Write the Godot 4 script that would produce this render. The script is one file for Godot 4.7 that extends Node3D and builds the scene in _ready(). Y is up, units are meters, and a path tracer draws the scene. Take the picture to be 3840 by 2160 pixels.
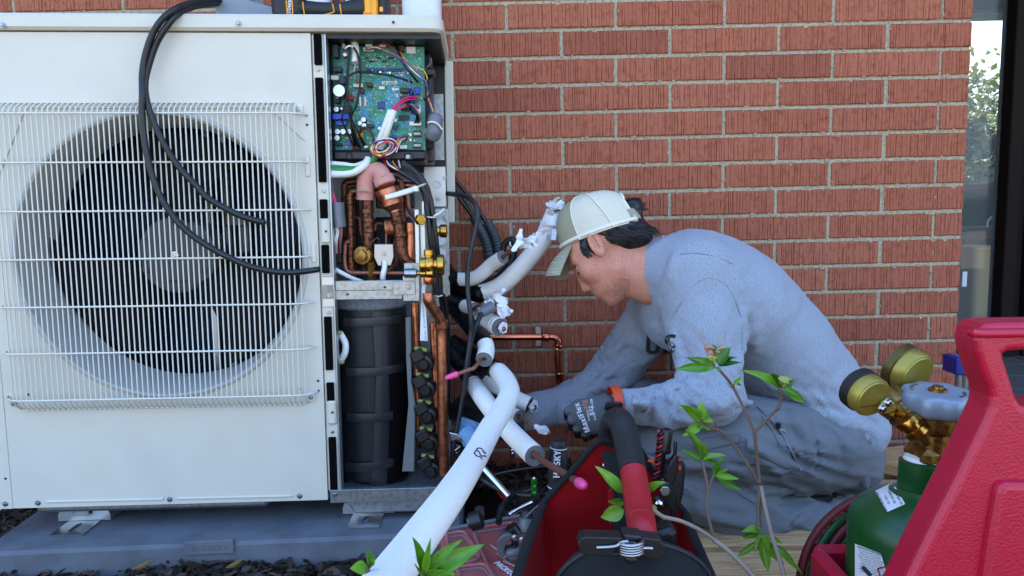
extends Node3D
# A technician kneels beside an opened outdoor heat pump unit in front of a brick wall.
# Survey points are read in photograph pixels (3840 x 2160) and intersected with real planes to get metres.

const FOCAL := 2700.0
var eye := Vector3(0, .765, 2.075)
var eye_basis := Basis(Vector3.RIGHT, deg_to_rad(-6.5)) * Basis(Vector3.BACK, -.0225)
var rng := RandomNumberGenerator.new()
var M := {}
var unit: Node3D
var person: Node3D

# ---------------------------------------------------------------- mesh builder
class MB:
	var v := PackedVector3Array()
	var n := PackedVector3Array()
	var uv := PackedVector2Array()
	var ix := PackedInt32Array()
	var x := Transform3D()

	func vert(p: Vector3, nn: Vector3, u := Vector2.ZERO) -> int:
		v.append(x * p)
		n.append((x.basis * nn).normalized())
		uv.append(u)
		return v.size() - 1

	func tri(a: int, b: int, c: int) -> void:
		ix.append(a); ix.append(b); ix.append(c)

	func quad(a: Vector3, b: Vector3, c: Vector3, d: Vector3) -> void:
		var nn := (b - a).cross(c - a)
		if nn.length_squared() < 1e-20: nn = (c - a).cross(d - a)
		nn = nn.normalized()
		var l := (b - a).length(); var h := (d - a).length()
		var i := vert(a, nn, Vector2(0, 0)); vert(b, nn, Vector2(l, 0)); vert(c, nn, Vector2(l, h)); vert(d, nn, Vector2(0, h))
		tri(i, i + 1, i + 2); tri(i, i + 2, i + 3)

	func face(a: Vector3, b: Vector3, c: Vector3) -> void:
		var nn := (b - a).cross(c - a).normalized()
		var i := vert(a, nn); vert(b, nn); vert(c, nn)
		tri(i, i + 1, i + 2)

	func box(c: Vector3, s: Vector3, bev := 0.0) -> void:
		var h := s / 2.0
		var b := minf(bev, minf(h.x, minf(h.y, h.z)) * .9)
		var ax := [Vector3(1, 0, 0), Vector3(0, 1, 0), Vector3(0, 0, 1)]
		for k in 3:
			for sg in [-1.0, 1.0]:
				var u: Vector3 = ax[(k + 1) % 3] * (h[(k + 1) % 3] - b)
				var w: Vector3 = ax[(k + 2) % 3] * (h[(k + 2) % 3] - b) * sg
				var o: Vector3 = c + ax[k] * h[k] * sg
				quad(o - u - w, o + u - w, o + u + w, o - u + w)
		if b <= 0.0: return
		for k in 3:
			var i := (k + 1) % 3; var j := (k + 2) % 3
			for si in [-1.0, 1.0]:
				for sj in [-1.0, 1.0]:
					var e: Vector3 = ax[k] * (h[k] - b)
					var p: Vector3 = c + ax[i] * h[i] * si + ax[j] * (h[j] - b) * sj
					var q: Vector3 = c + ax[i] * (h[i] - b) * si + ax[j] * h[j] * sj
					if si * sj > 0: quad(p - e, p + e, q + e, q - e)
					else: quad(p + e, p - e, q - e, q + e)
		for sx in [-1.0, 1.0]:
			for sy in [-1.0, 1.0]:
				for sz in [-1.0, 1.0]:
					var p := c + Vector3(h.x * sx, (h.y - b) * sy, (h.z - b) * sz)
					var q := c + Vector3((h.x - b) * sx, h.y * sy, (h.z - b) * sz)
					var r := c + Vector3((h.x - b) * sx, (h.y - b) * sy, h.z * sz)
					if sx * sy * sz > 0: face(p, q, r)
					else: face(p, r, q)

	# swept round section; rad: float or array
	func tube(pts: Array, rad, sides := 10, caps := true, squash := 1.0, twist := 0.0) -> void:
		var m := pts.size()
		var t0: Vector3 = (pts[1] - pts[0]).normalized()
		var up := Vector3.UP if absf(t0.y) < .9 else Vector3.RIGHT
		var a := t0.cross(up).normalized().rotated(t0, twist)
		var run := 0.0
		var first := v.size()
		for k in m:
			var t: Vector3
			if k == 0: t = t0
			elif k == m - 1: t = (pts[k] - pts[k - 1]).normalized()
			else: t = (pts[k + 1] - pts[k - 1]).normalized()
			a = (a - t * a.dot(t)).normalized()
			var b := t.cross(a)
			if k > 0: run += (pts[k] - pts[k - 1]).length()
			var r: float = rad[k] if rad is Array or rad is PackedFloat32Array else rad
			var slope := 0.0
			if not (rad is float or rad is int) and m > 1:
				var k0 := maxi(k - 1, 0); var k1 := mini(k + 1, m - 1)
				var dl: float = (pts[k1] - pts[k0]).length()
				if dl > 1e-6: slope = clampf((rad[k0] - rad[k1]) / dl, -2.0, 2.0)
			for s in sides + 1:
				var g := TAU * s / sides
				var d := a * cos(g) + b * sin(g) * squash
				vert(pts[k] + d * r, (a * cos(g) * squash + b * sin(g)).normalized() + t * slope, Vector2(float(s) / sides, run))
		for k in m - 1:
			for s in sides:
				var i := first + k * (sides + 1) + s
				tri(i, i + 1, i + sides + 2); tri(i, i + sides + 2, i + sides + 1)
		if caps:
			for k in [0, m - 1]:
				var t: Vector3 = (pts[0] - pts[1]).normalized() if k == 0 else (pts[m - 1] - pts[m - 2]).normalized()
				var c0 := vert(pts[k], t, Vector2(.5, .5))
				for s in sides + 1:
					var g := TAU * s / sides
					vert(x.affine_inverse() * v[first + k * (sides + 1) + s], t, Vector2(.5 + .5 * cos(g), .5 + .5 * sin(g)))
				for s in sides: tri(c0, c0 + 1 + s, c0 + 2 + s)

	# revolve a profile of (radius, height) about y
	func lathe(p: Array, segs := 20, sharp := .8) -> void:
		var m := p.size()
		var ns := []
		for k in m - 1:
			var d: Vector2 = p[k + 1] - p[k]
			ns.append(Vector2(d.y, -d.x).normalized())
		for k in m - 1:
			var d: Vector2 = p[k + 1] - p[k]
			if d.length() < 1e-7: continue
			var na: Vector2 = ns[k]; var nb: Vector2 = ns[k]
			if k > 0 and ns[k - 1].dot(ns[k]) > sharp: na = (ns[k - 1] + ns[k]).normalized()
			if k < m - 2 and ns[k + 1].dot(ns[k]) > sharp: nb = (ns[k + 1] + ns[k]).normalized()
			var first := v.size()
			for s in segs + 1:
				var g := TAU * s / segs
				var c := Vector3(cos(g), 0, sin(g))
				vert(c * p[k].x + Vector3(0, p[k].y, 0), c * na.x + Vector3(0, na.y, 0), Vector2(float(s) / segs, p[k].y))
				vert(c * p[k + 1].x + Vector3(0, p[k + 1].y, 0), c * nb.x + Vector3(0, nb.y, 0), Vector2(float(s) / segs, p[k + 1].y))
			for s in segs:
				var i := first + s * 2
				if p[k].x > 1e-7: tri(i, i + 1, i + 2)
				if p[k + 1].x > 1e-7: tri(i + 2, i + 1, i + 3)

	# extrude an outline in x,y from z0 to z1, edges rounded by bev in some steps
	func prism(poly: PackedVector2Array, z0: float, z1: float, bev := 0.0, steps := 1) -> void:
		var q := poly
		if Geometry2D.is_polygon_clockwise(q): q.reverse()
		var m := q.size()
		var mit := PackedVector2Array()
		for k in m:
			var e0 := (q[k] - q[(k + m - 1) % m]).normalized()
			var e1 := (q[(k + 1) % m] - q[k]).normalized()
			var mt := Vector2(-e0.y, e0.x) + Vector2(-e1.y, e1.x)
			mit.append(mt / maxf(mt.length_squared() / 2.0, .35))
		var inn := PackedVector2Array()
		for k in m: inn.append(q[k] + mit[k] * bev)
		var ts := Geometry2D.triangulate_polygon(inn)
		while ts.is_empty() and bev > 0.0:      # too round an edge for a tight corner
			bev = bev * .6 if bev > .0008 else 0.0
			for k in m: inn[k] = q[k] + mit[k] * bev
			ts = Geometry2D.triangulate_polygon(inn)
		for side in 2:
			var z := z1 if side else z0
			var nn := Vector3(0, 0, 1 if side else -1)
			var i := v.size()
			for p in inn: vert(Vector3(p.x, p.y, z), nn, p)
			for k in range(0, ts.size(), 3): tri(i + ts[k], i + ts[k + 1], i + ts[k + 2])
		var rings := []
		if bev > 0.0:
			for s in steps + 1:
				var g := PI / 2 * s / steps
				rings.append([bev * (1.0 - sin(g)), z0 + bev * (1.0 - cos(g))])
			for s in range(steps, -1, -1):
				var g := PI / 2 * s / steps
				rings.append([bev * (1.0 - sin(g)), z1 - bev * (1.0 - cos(g))])
		else: rings = [[0.0, z0], [0.0, z1]]
		for r in rings.size() - 1:
			for k in m:
				var j := (k + 1) % m
				var a: Vector2 = q[k] + mit[k] * rings[r][0]; var b: Vector2 = q[j] + mit[j] * rings[r][0]
				var c: Vector2 = q[j] + mit[j] * rings[r + 1][0]; var d: Vector2 = q[k] + mit[k] * rings[r + 1][0]
				quad(Vector3(a.x, a.y, rings[r][1]), Vector3(b.x, b.y, rings[r][1]), Vector3(c.x, c.y, rings[r + 1][1]), Vector3(d.x, d.y, rings[r + 1][1]))

	func ball(c: Vector3, r: Vector3, segs := 12, rings := 8) -> void:
		var first := v.size()
		for i in rings + 1:
			var th := PI * i / rings
			for s in segs + 1:
				var g := TAU * s / segs
				var d := Vector3(sin(th) * cos(g), cos(th), sin(th) * sin(g))
				vert(c + d * r, d / r, Vector2(float(s) / segs, float(i) / rings))
		for i in rings:
			for s in segs:
				var k := first + i * (segs + 1) + s
				tri(k, k + 1, k + segs + 2); tri(k, k + segs + 2, k + segs + 1)

	# grid of points, rows x cols, smooth
	func sheet(rows: Array, twosided := 0.0) -> void:
		var h := rows.size(); var w: int = rows[0].size()
		var first := v.size()
		for j in h:
			for i in w:
				var du: Vector3 = rows[j][mini(i + 1, w - 1)] - rows[j][maxi(i - 1, 0)]
				var dv: Vector3 = rows[mini(j + 1, h - 1)][i] - rows[maxi(j - 1, 0)][i]
				var nn := du.cross(dv)
				if nn.length_squared() < 1e-18: nn = Vector3.UP
				vert(rows[j][i], nn, Vector2(float(i) / maxi(w - 1, 1), float(j) / maxi(h - 1, 1)))
		for j in h - 1:
			for i in w - 1:
				var k := first + j * w + i
				tri(k, k + 1, k + w + 1); tri(k, k + w + 1, k + w)
		if twosided > 0.0:
			var back := v.size()
			var cnt := back - first
			for k in cnt:
				v.append(v[first + k] - n[first + k] * twosided); n.append(-n[first + k]); uv.append(uv[first + k])
			for j in h - 1:
				for i in w - 1:
					var k := back + j * w + i
					tri(k, k + 1, k + w + 1); tri(k, k + w + 1, k + w)
			var rim := []
			for i in w: rim.append(i)
			for j in range(1, h): rim.append(j * w + w - 1)
			for i in range(w - 2, -1, -1): rim.append((h - 1) * w + i)
			for j in range(h - 2, 0, -1): rim.append(j * w)
			for k in rim.size():
				var a: int = rim[k]; var b: int = rim[(k + 1) % rim.size()]
				var pa := v[first + a]; var pb := v[first + b]; var pc := v[back + b]; var pd := v[back + a]
				var nn := (pb - pa).cross(pd - pa).normalized()
				var s := v.size()
				for p in [pa, pb, pc, pd]:
					v.append(p); n.append(nn); uv.append(Vector2.ZERO)
				tri(s, s + 1, s + 2); tri(s, s + 2, s + 3)

	func add(m: Mesh, t := Transform3D()) -> void:
		for s in m.get_surface_count():
			var ar := m.surface_get_arrays(s)
			var first := v.size()
			var mv: PackedVector3Array = ar[Mesh.ARRAY_VERTEX]; var mn: PackedVector3Array = ar[Mesh.ARRAY_NORMAL]
			for k in mv.size():
				v.append(x * (t * mv[k])); n.append((x.basis * (t.basis * mn[k])).normalized()); uv.append(Vector2.ZERO)
			var mi: PackedInt32Array = ar[Mesh.ARRAY_INDEX]
			for k in mi: ix.append(first + k)

	func done() -> ArrayMesh:
		for k in range(0, ix.size(), 3):
			var a := ix[k]; var b := ix[k + 1]; var c := ix[k + 2]
			if (v[b] - v[a]).cross(v[c] - v[a]).dot(n[a] + n[b] + n[c]) > 0.0:
				ix[k + 1] = c; ix[k + 2] = b
		var ar := []
		ar.resize(Mesh.ARRAY_MAX)
		ar[Mesh.ARRAY_VERTEX] = v; ar[Mesh.ARRAY_NORMAL] = n; ar[Mesh.ARRAY_TEX_UV] = uv; ar[Mesh.ARRAY_INDEX] = ix
		var m := ArrayMesh.new()
		if ix.size() > 0: m.add_surface_from_arrays(Mesh.PRIMITIVE_TRIANGLES, ar)
		return m

# ---------------------------------------------------------------- signed distance figures
class SDF:
	var prims := []      # [a, b, ra, rb, k, sx]  capsule; k blend; sub<0
	var bump: Callable
	func cap(a: Vector3, b: Vector3, ra: float, rb: float, k := .03) -> void:
		prims.append([0, a, b, ra, rb, k, (a + b) / 2.0, (a - b).length() / 2.0 + maxf(ra, rb)])
	func ell(c: Vector3, r: Vector3, k := .02, bas := Basis()) -> void:
		prims.append([1, c, bas.inverse(), r, minf(r.x, minf(r.y, r.z)), k, c, maxf(r.x, maxf(r.y, r.z))])
	func cut(c: Vector3, r: Vector3, k := .005, bas := Basis()) -> void:
		prims.append([2, c, bas.inverse(), r, minf(r.x, minf(r.y, r.z)), k, c, maxf(r.x, maxf(r.y, r.z))])
	func cutcap(a: Vector3, b: Vector3, ra: float, rb: float, k := .006) -> void:
		prims.append([3, a, b, ra, rb, k, (a + b) / 2.0, (a - b).length() / 2.0 + maxf(ra, rb)])
	func at(p: Vector3, use: Array = prims) -> float:
		var d := 1e3
		for q in use:
			var e: float
			if q[0] == 0 or q[0] == 3:
				var pa: Vector3 = p - q[1]; var ba: Vector3 = q[2] - q[1]
				var h := clampf(pa.dot(ba) / maxf(ba.length_squared(), 1e-12), 0.0, 1.0)
				e = (pa - ba * h).length() - lerpf(q[3], q[4], h)
			else:
				var l: Vector3 = q[2] * (p - q[1])
				var k0: float = (l / q[3]).length()
				var k1: float = (l / (q[3] * q[3])).length()
				e = k0 * (k0 - 1.0) / maxf(k1, 1e-6) if k0 > 1e-5 else -q[4]
			var k: float = q[5]
			if q[0] >= 2:
				e = -e
				var h := maxf(k - absf(d - e), 0.0) / k
				d = maxf(d, e) + h * h * k * .25
			elif d > 500.0: d = e
			else:
				var h := maxf(k - absf(d - e), 0.0) / k
				d = minf(d, e) - h * h * k * .25
		if bump.is_valid() and absf(d) < .08: d -= bump.call(p)
		return d

	func mesh(cell: float, into: MB) -> void:
		var lo := Vector3.INF; var hi := -Vector3.INF
		for q in prims:
			if q[0] >= 2: continue
			var r: Vector3 = Vector3.ONE * (q[7] + .03)
			lo = lo.min(q[6] - r); hi = hi.max(q[6] + r)
		var S := 6
		var nb := Vector3i(((hi - lo) / (cell * S)).ceil())
		var vals := {}
		var half := cell * S * .5 * 1.733 + .03
		var cells := {}
		for bz in nb.z:
			for by in nb.y:
				for bx in nb.x:
					var c := lo + Vector3(bx + .5, by + .5, bz + .5) * cell * S
					var use := []
					for q in prims:
						if (c - q[6]).length() < q[7] + half + q[5] + .02: use.append(q)
					if use.is_empty(): continue
					var dc := at(c, use)
					if absf(dc) > half + .012: continue
					# corner values of the block
					var g := PackedFloat32Array(); g.resize((S + 1) * (S + 1) * (S + 1))
					var any_in := false; var any_out := false
					for k in S + 1:
						for j in S + 1:
							for i in S + 1:
								var key := Vector3i(bx * S + i, by * S + j, bz * S + k)
								var d: float
								if (i == 0 or j == 0 or k == 0 or i == S or j == S or k == S) and vals.has(key): d = vals[key]
								else:
									d = at(lo + Vector3(key) * cell, use)
									vals[key] = d
								g[(k * (S + 1) + j) * (S + 1) + i] = d
								if d < 0: any_in = true
								else: any_out = true
					if not (any_in and any_out): continue
					for k in S:
						for j in S:
							for i in S:
								var first := g[(k * (S + 1) + j) * (S + 1) + i] < 0
								var crossed := false
								for o in 8:
									if (g[((k + (o >> 2)) * (S + 1) + j + ((o >> 1) & 1)) * (S + 1) + i + (o & 1)] < 0) != first:
										crossed = true
										break
								if crossed: cells[Vector3i(bx * S + i, by * S + j, bz * S + k)] = -1
		var EDG := [[0, 1], [2, 3], [4, 5], [6, 7], [0, 2], [1, 3], [4, 6], [5, 7], [0, 4], [1, 5], [2, 6], [3, 7]]
		for key in cells:
			var c8 := []
			for o in 8: c8.append(vals[key + Vector3i(o & 1, (o >> 1) & 1, o >> 2)])
			var s := Vector3.ZERO; var cnt := 0
			for e in EDG:
				var d0: float = c8[e[0]]; var d1: float = c8[e[1]]
				if (d0 < 0) == (d1 < 0): continue
				var t := d0 / (d0 - d1)
				var p0 := Vector3(e[0] & 1, (e[0] >> 1) & 1, e[0] >> 2)
				var p1 := Vector3(e[1] & 1, (e[1] >> 1) & 1, e[1] >> 2)
				s += p0.lerp(p1, t); cnt += 1
			s /= cnt
			var gx: float = (c8[1] + c8[3] + c8[5] + c8[7]) - (c8[0] + c8[2] + c8[4] + c8[6])
			var gy: float = (c8[2] + c8[3] + c8[6] + c8[7]) - (c8[0] + c8[1] + c8[4] + c8[5])
			var gz: float = (c8[4] + c8[5] + c8[6] + c8[7]) - (c8[0] + c8[1] + c8[2] + c8[3])
			var w := lo + (Vector3(key) + s) * cell
			cells[key] = into.vert(w, Vector3(gx, gy, gz).normalized(), Vector2(w.x, w.y))
		for key in cells:
			var d0: float = vals[key]
			for ax in 3:
				var e := Vector3i.ZERO; e[ax] = 1
				var d1: float = vals[key + e]
				if (d0 < 0) == (d1 < 0): continue
				var u := Vector3i.ZERO; u[(ax + 1) % 3] = -1
				var w := Vector3i.ZERO; w[(ax + 2) % 3] = -1
				if not (cells.has(key + u) and cells.has(key + w) and cells.has(key + u + w)): continue
				into.tri(cells[key], cells[key + u], cells[key + u + w])
				into.tri(cells[key], cells[key + u + w], cells[key + w])

# ---------------------------------------------------------------- helpers
func ray(px: float, py: float) -> Vector3:
	return eye_basis * Vector3((px - 1920.0) / FOCAL, -(py - 1080.0) / FOCAL, -1)

# the point seen at a photograph pixel on the plane z = const
func W(px: float, py: float, z: float) -> Vector3:
	var d := ray(px, py)
	return eye + d * ((z - eye.z) / d.z)

# the same on a level plane y = const
func G(px: float, py: float, y: float) -> Vector3:
	var d := ray(px, py)
	return eye + d * ((y - eye.y) / d.y)

# the same in the unit's own frame, on its plane z = zl
func U(px: float, py: float, zl: float) -> Vector3:
	var inv := unit.transform.affine_inverse()
	var o := inv * eye
	var d := inv.basis * ray(px, py)
	return o + d * ((zl - o.z) / d.z)

const CROP := {"a": [0, 0, 2.0125], "b": [1100, 0, 2.415], "d": [1150, 550, 2.415], "e": [1200, 1050, 1.61], "f": [0, 720, 2.0125], "g": [0, 1440, 1.84],
	"h": [1600, 700, 2.415], "i": [1300, 1300, 1.685], "j": [1950, 680, 2.415], "k": [2000, 1150, 1.435], "l": [2900, 1100, 1.367], "n": [1950, 1500, 2.195], "o": [1600, 1600, 2.587], "q": [2480, 1260, 1.61], "r": [1300, 1980, 4.684], "m": [0, 0, .67083], "s": [0, 0, 1.0]}
func cx(c: String, x: float) -> float: return CROP[c][0] + x / CROP[c][2]
func cy(c: String, y: float) -> float: return CROP[c][1] + y / CROP[c][2]
# survey lists: flat [x, y, depth, x, y, depth ...] in the pixels of one crop of the photograph
func wl(c: String, a: Array) -> Array:
	var o := []
	for k in range(0, a.size(), 3): o.append(W(cx(c, a[k]), cy(c, a[k + 1]), a[k + 2]))
	return o
func ul(c: String, a: Array) -> Array:
	var o := []
	for k in range(0, a.size(), 3): o.append(U(cx(c, a[k]), cy(c, a[k + 1]), a[k + 2]))
	return o
func u1(c: String, x: float, y: float, z: float) -> Vector3: return U(cx(c, x), cy(c, y), z)
func w1(c: String, x: float, y: float, z: float) -> Vector3: return W(cx(c, x), cy(c, y), z)

func spline(p: Array, sub := 6) -> Array:
	var o := []
	var m := p.size()
	for k in m - 1:
		var a: Vector3 = p[maxi(k - 1, 0)]; var b: Vector3 = p[k]; var c: Vector3 = p[k + 1]; var d: Vector3 = p[mini(k + 2, m - 1)]
		for s in sub:
			var t := float(s) / sub
			o.append(.5 * (2.0 * b + (c - a) * t + (2.0 * a - 5.0 * b + 4.0 * c - d) * t * t + (3.0 * b - a - 3.0 * c + d) * t * t * t))
	o.append(p[m - 1])
	return o

# a run of straight pipe with rounded bends of radius r
func bent(p: Array, r: float, seg := 5) -> Array:
	var o := [p[0]]
	for k in range(1, p.size() - 1):
		var a: Vector3 = p[k - 1]; var b: Vector3 = p[k]; var c: Vector3 = p[k + 1]
		var d := minf(r, minf((a - b).length(), (c - b).length()) * .48)
		var s := b + (a - b).normalized() * d; var e := b + (c - b).normalized() * d
		for j in seg + 1:
			var t := float(j) / seg
			o.append(s.lerp(b, t).lerp(b.lerp(e, t), t))
	o.append(p[p.size() - 1])
	return o

func rrect(w: float, h: float, r: float, seg := 4) -> PackedVector2Array:
	var o := PackedVector2Array()
	for q in 4:
		var c := Vector2((w / 2 - r) * (1 if q in [0, 3] else -1), (h / 2 - r) * (1 if q < 2 else -1))
		for s in seg + 1:
			var g := PI / 2 * (q + float(s) / seg)
			o.append(c + Vector2(cos(g), sin(g)) * r)
	return o

func look_to(dir: Vector3, at := Vector3.ZERO, up := Vector3.UP) -> Transform3D:   # y axis along dir
	var y := dir.normalized()
	var s := up if absf(y.dot(up)) < .95 else Vector3.RIGHT
	var xx := s.cross(y).normalized()
	return Transform3D(Basis(xx, y, xx.cross(y)), at)

func numbered(nm: String, under: Node) -> String:
	if not under.has_node(NodePath(nm)): return nm
	var k := 1
	while under.has_node(NodePath("%s_%03d" % [nm, k])): k += 1
	return "%s_%03d" % [nm, k]

func tag(o: Node, label: String, category: String, group := "") -> void:
	o.set_meta("label", label); o.set_meta("category", category)
	if group: o.set_meta("group", group)

func thing(nm: String, at: Vector3, label: String, category: String, group := "", bas := Basis()) -> Node3D:
	var o := Node3D.new()
	o.name = numbered(nm, self)
	add_child(o)
	o.transform = Transform3D(bas, at)
	tag(o, label, category, group)
	return o

var serial := {}
# a mesh as a part; geometry is in world axes unless own is given
func part(under: Node3D, nm: String, what, m: Material, own = null) -> MeshInstance3D:
	var o := MeshInstance3D.new()
	o.mesh = what.done() if what is MB else what
	o.material_override = m
	var key := [under, nm]
	var k: int = serial.get(key, 0)
	serial[key] = k + 1
	o.name = nm if k == 0 else "%s_%03d" % [nm, k]
	under.add_child(o, true)
	o.global_transform = Transform3D() if own == null else own
	return o

# the same for geometry in the unit's own frame
func upart(under: Node3D, nm: String, what, m: Material, own := Transform3D()) -> MeshInstance3D:
	return part(under, nm, what, m, unit.transform * own)

func single(nm: String, mb, m: Material, label: String, category: String, group := "", base = null) -> MeshInstance3D:
	var o := MeshInstance3D.new()
	o.mesh = mb.done() if mb is MB else mb
	o.material_override = m
	o.name = numbered(nm, self)
	add_child(o)
	tag(o, label, category, group)
	return o

func setting(nm: String, mb, m: Material, kind := "structure") -> MeshInstance3D:
	var o := MeshInstance3D.new()
	o.mesh = mb.done() if mb is MB else mb
	o.material_override = m
	o.name = numbered(nm, self)
	add_child(o)
	o.set_meta("kind", kind)
	return o

func lettering(txt: String, size: float, bold := false, depth := .0006, font := "Droid Sans") -> Mesh:
	var t := TextMesh.new()
	var f := SystemFont.new()
	f.font_names = PackedStringArray([font])
	f.font_weight = 700 if bold else 400
	t.font = f
	t.text = txt
	t.font_size = 48
	t.pixel_size = size / 34.0    # size = capital height in metres
	t.depth = depth
	t.curve_step = 2.0
	var mb := MB.new()
	mb.add(t)
	return mb.done()

func _ready() -> void:
	var cam := Camera3D.new()
	cam.name = "camera"
	add_child(cam)
	cam.transform = Transform3D(eye_basis, eye)
	cam.fov = rad_to_deg(2.0 * atan(1080.0 / FOCAL))
	cam.near = .02; cam.far = 400.0
	cam.current = true
	var we := WorldEnvironment.new()
	we.name = "environment"
	var env := Environment.new()
	env.background_mode = Environment.BG_SKY
	var sky := Sky.new()
	var sm := ProceduralSkyMaterial.new()
	sm.sky_top_color = Color(.46, .62, .86); sm.sky_horizon_color = Color(.82, .88, .94); sm.sky_curve = .22
	sm.ground_bottom_color = Color(.30, .32, .22); sm.ground_horizon_color = Color(.55, .60, .58)
	sm.energy_multiplier = 1.0
	sm.sun_angle_max = 12.0
	sky.sky_material = sm
	env.sky = sky
	env.tonemap_mode = Environment.TONE_MAPPER_LINEAR
	env.tonemap_exposure = 4.05
	env.sdfgi_enabled = true; env.ssao_enabled = true; env.ssil_enabled = true
	we.environment = env
	add_child(we)
	var sun := DirectionalLight3D.new()
	sun.name = "sun"
	add_child(sun)
	sun.look_at_from_position(Vector3.ZERO, Vector3(.35, -1, .75))   # from behind the building: this side lies in open shade
	sun.light_energy = 1.6; sun.light_color = Color(1, .93, .82); sun.light_angular_distance = .5; sun.shadow_enabled = true
	rng.seed = 4
	make_materials()
	build_setting()
	build_unit_case()
	build_unit_guts()
	build_lines()
	build_person()
	build_tool_bag()
	build_ground_tools()
	build_carrier()
	build_pallet()
	build_shrubs()

# ---------------------------------------------------------------- materials
func noise(freq: float, seed_: int, oct := 4, kind := FastNoiseLite.TYPE_SIMPLEX_SMOOTH) -> FastNoiseLite:
	var f := FastNoiseLite.new()
	f.noise_type = kind; f.frequency = freq; f.seed = seed_; f.fractal_octaves = oct
	return f

func ntex(freq: float, seed_: int, cols: Array = [], oct := 4, size := 512, kind := FastNoiseLite.TYPE_SIMPLEX_SMOOTH) -> NoiseTexture2D:
	var t := NoiseTexture2D.new()
	t.width = size; t.height = size; t.seamless = true; t.noise = noise(freq, seed_, oct, kind)
	if cols.size():
		var g := Gradient.new()
		var offs := PackedFloat32Array(); var tint := PackedColorArray()
		for k in range(0, cols.size(), 2):
			offs.append(cols[k]); tint.append(cols[k + 1])
		g.offsets = offs; g.colors = tint
		t.color_ramp = g
	return t

func mat(nm: String, c: Color, rough := .6, metal := 0.0, spec := .5) -> StandardMaterial3D:
	var m := StandardMaterial3D.new()
	m.resource_name = nm
	m.albedo_color = c; m.roughness = rough; m.metallic = metal; m.metallic_specular = spec
	m.cull_mode = BaseMaterial3D.CULL_DISABLED
	M[nm] = m
	return m

func tri_map(m: StandardMaterial3D, sc: float, world := true) -> void:
	m.uv1_triplanar = true; m.uv1_world_triplanar = world; m.uv1_scale = Vector3.ONE * sc

func relief(m: StandardMaterial3D, t: Texture2D, cm: float) -> void:
	m.heightmap_enabled = true; m.heightmap_texture = t; m.heightmap_scale = cm

func grey(v: float) -> Color: return Color(v, v, v)

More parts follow.
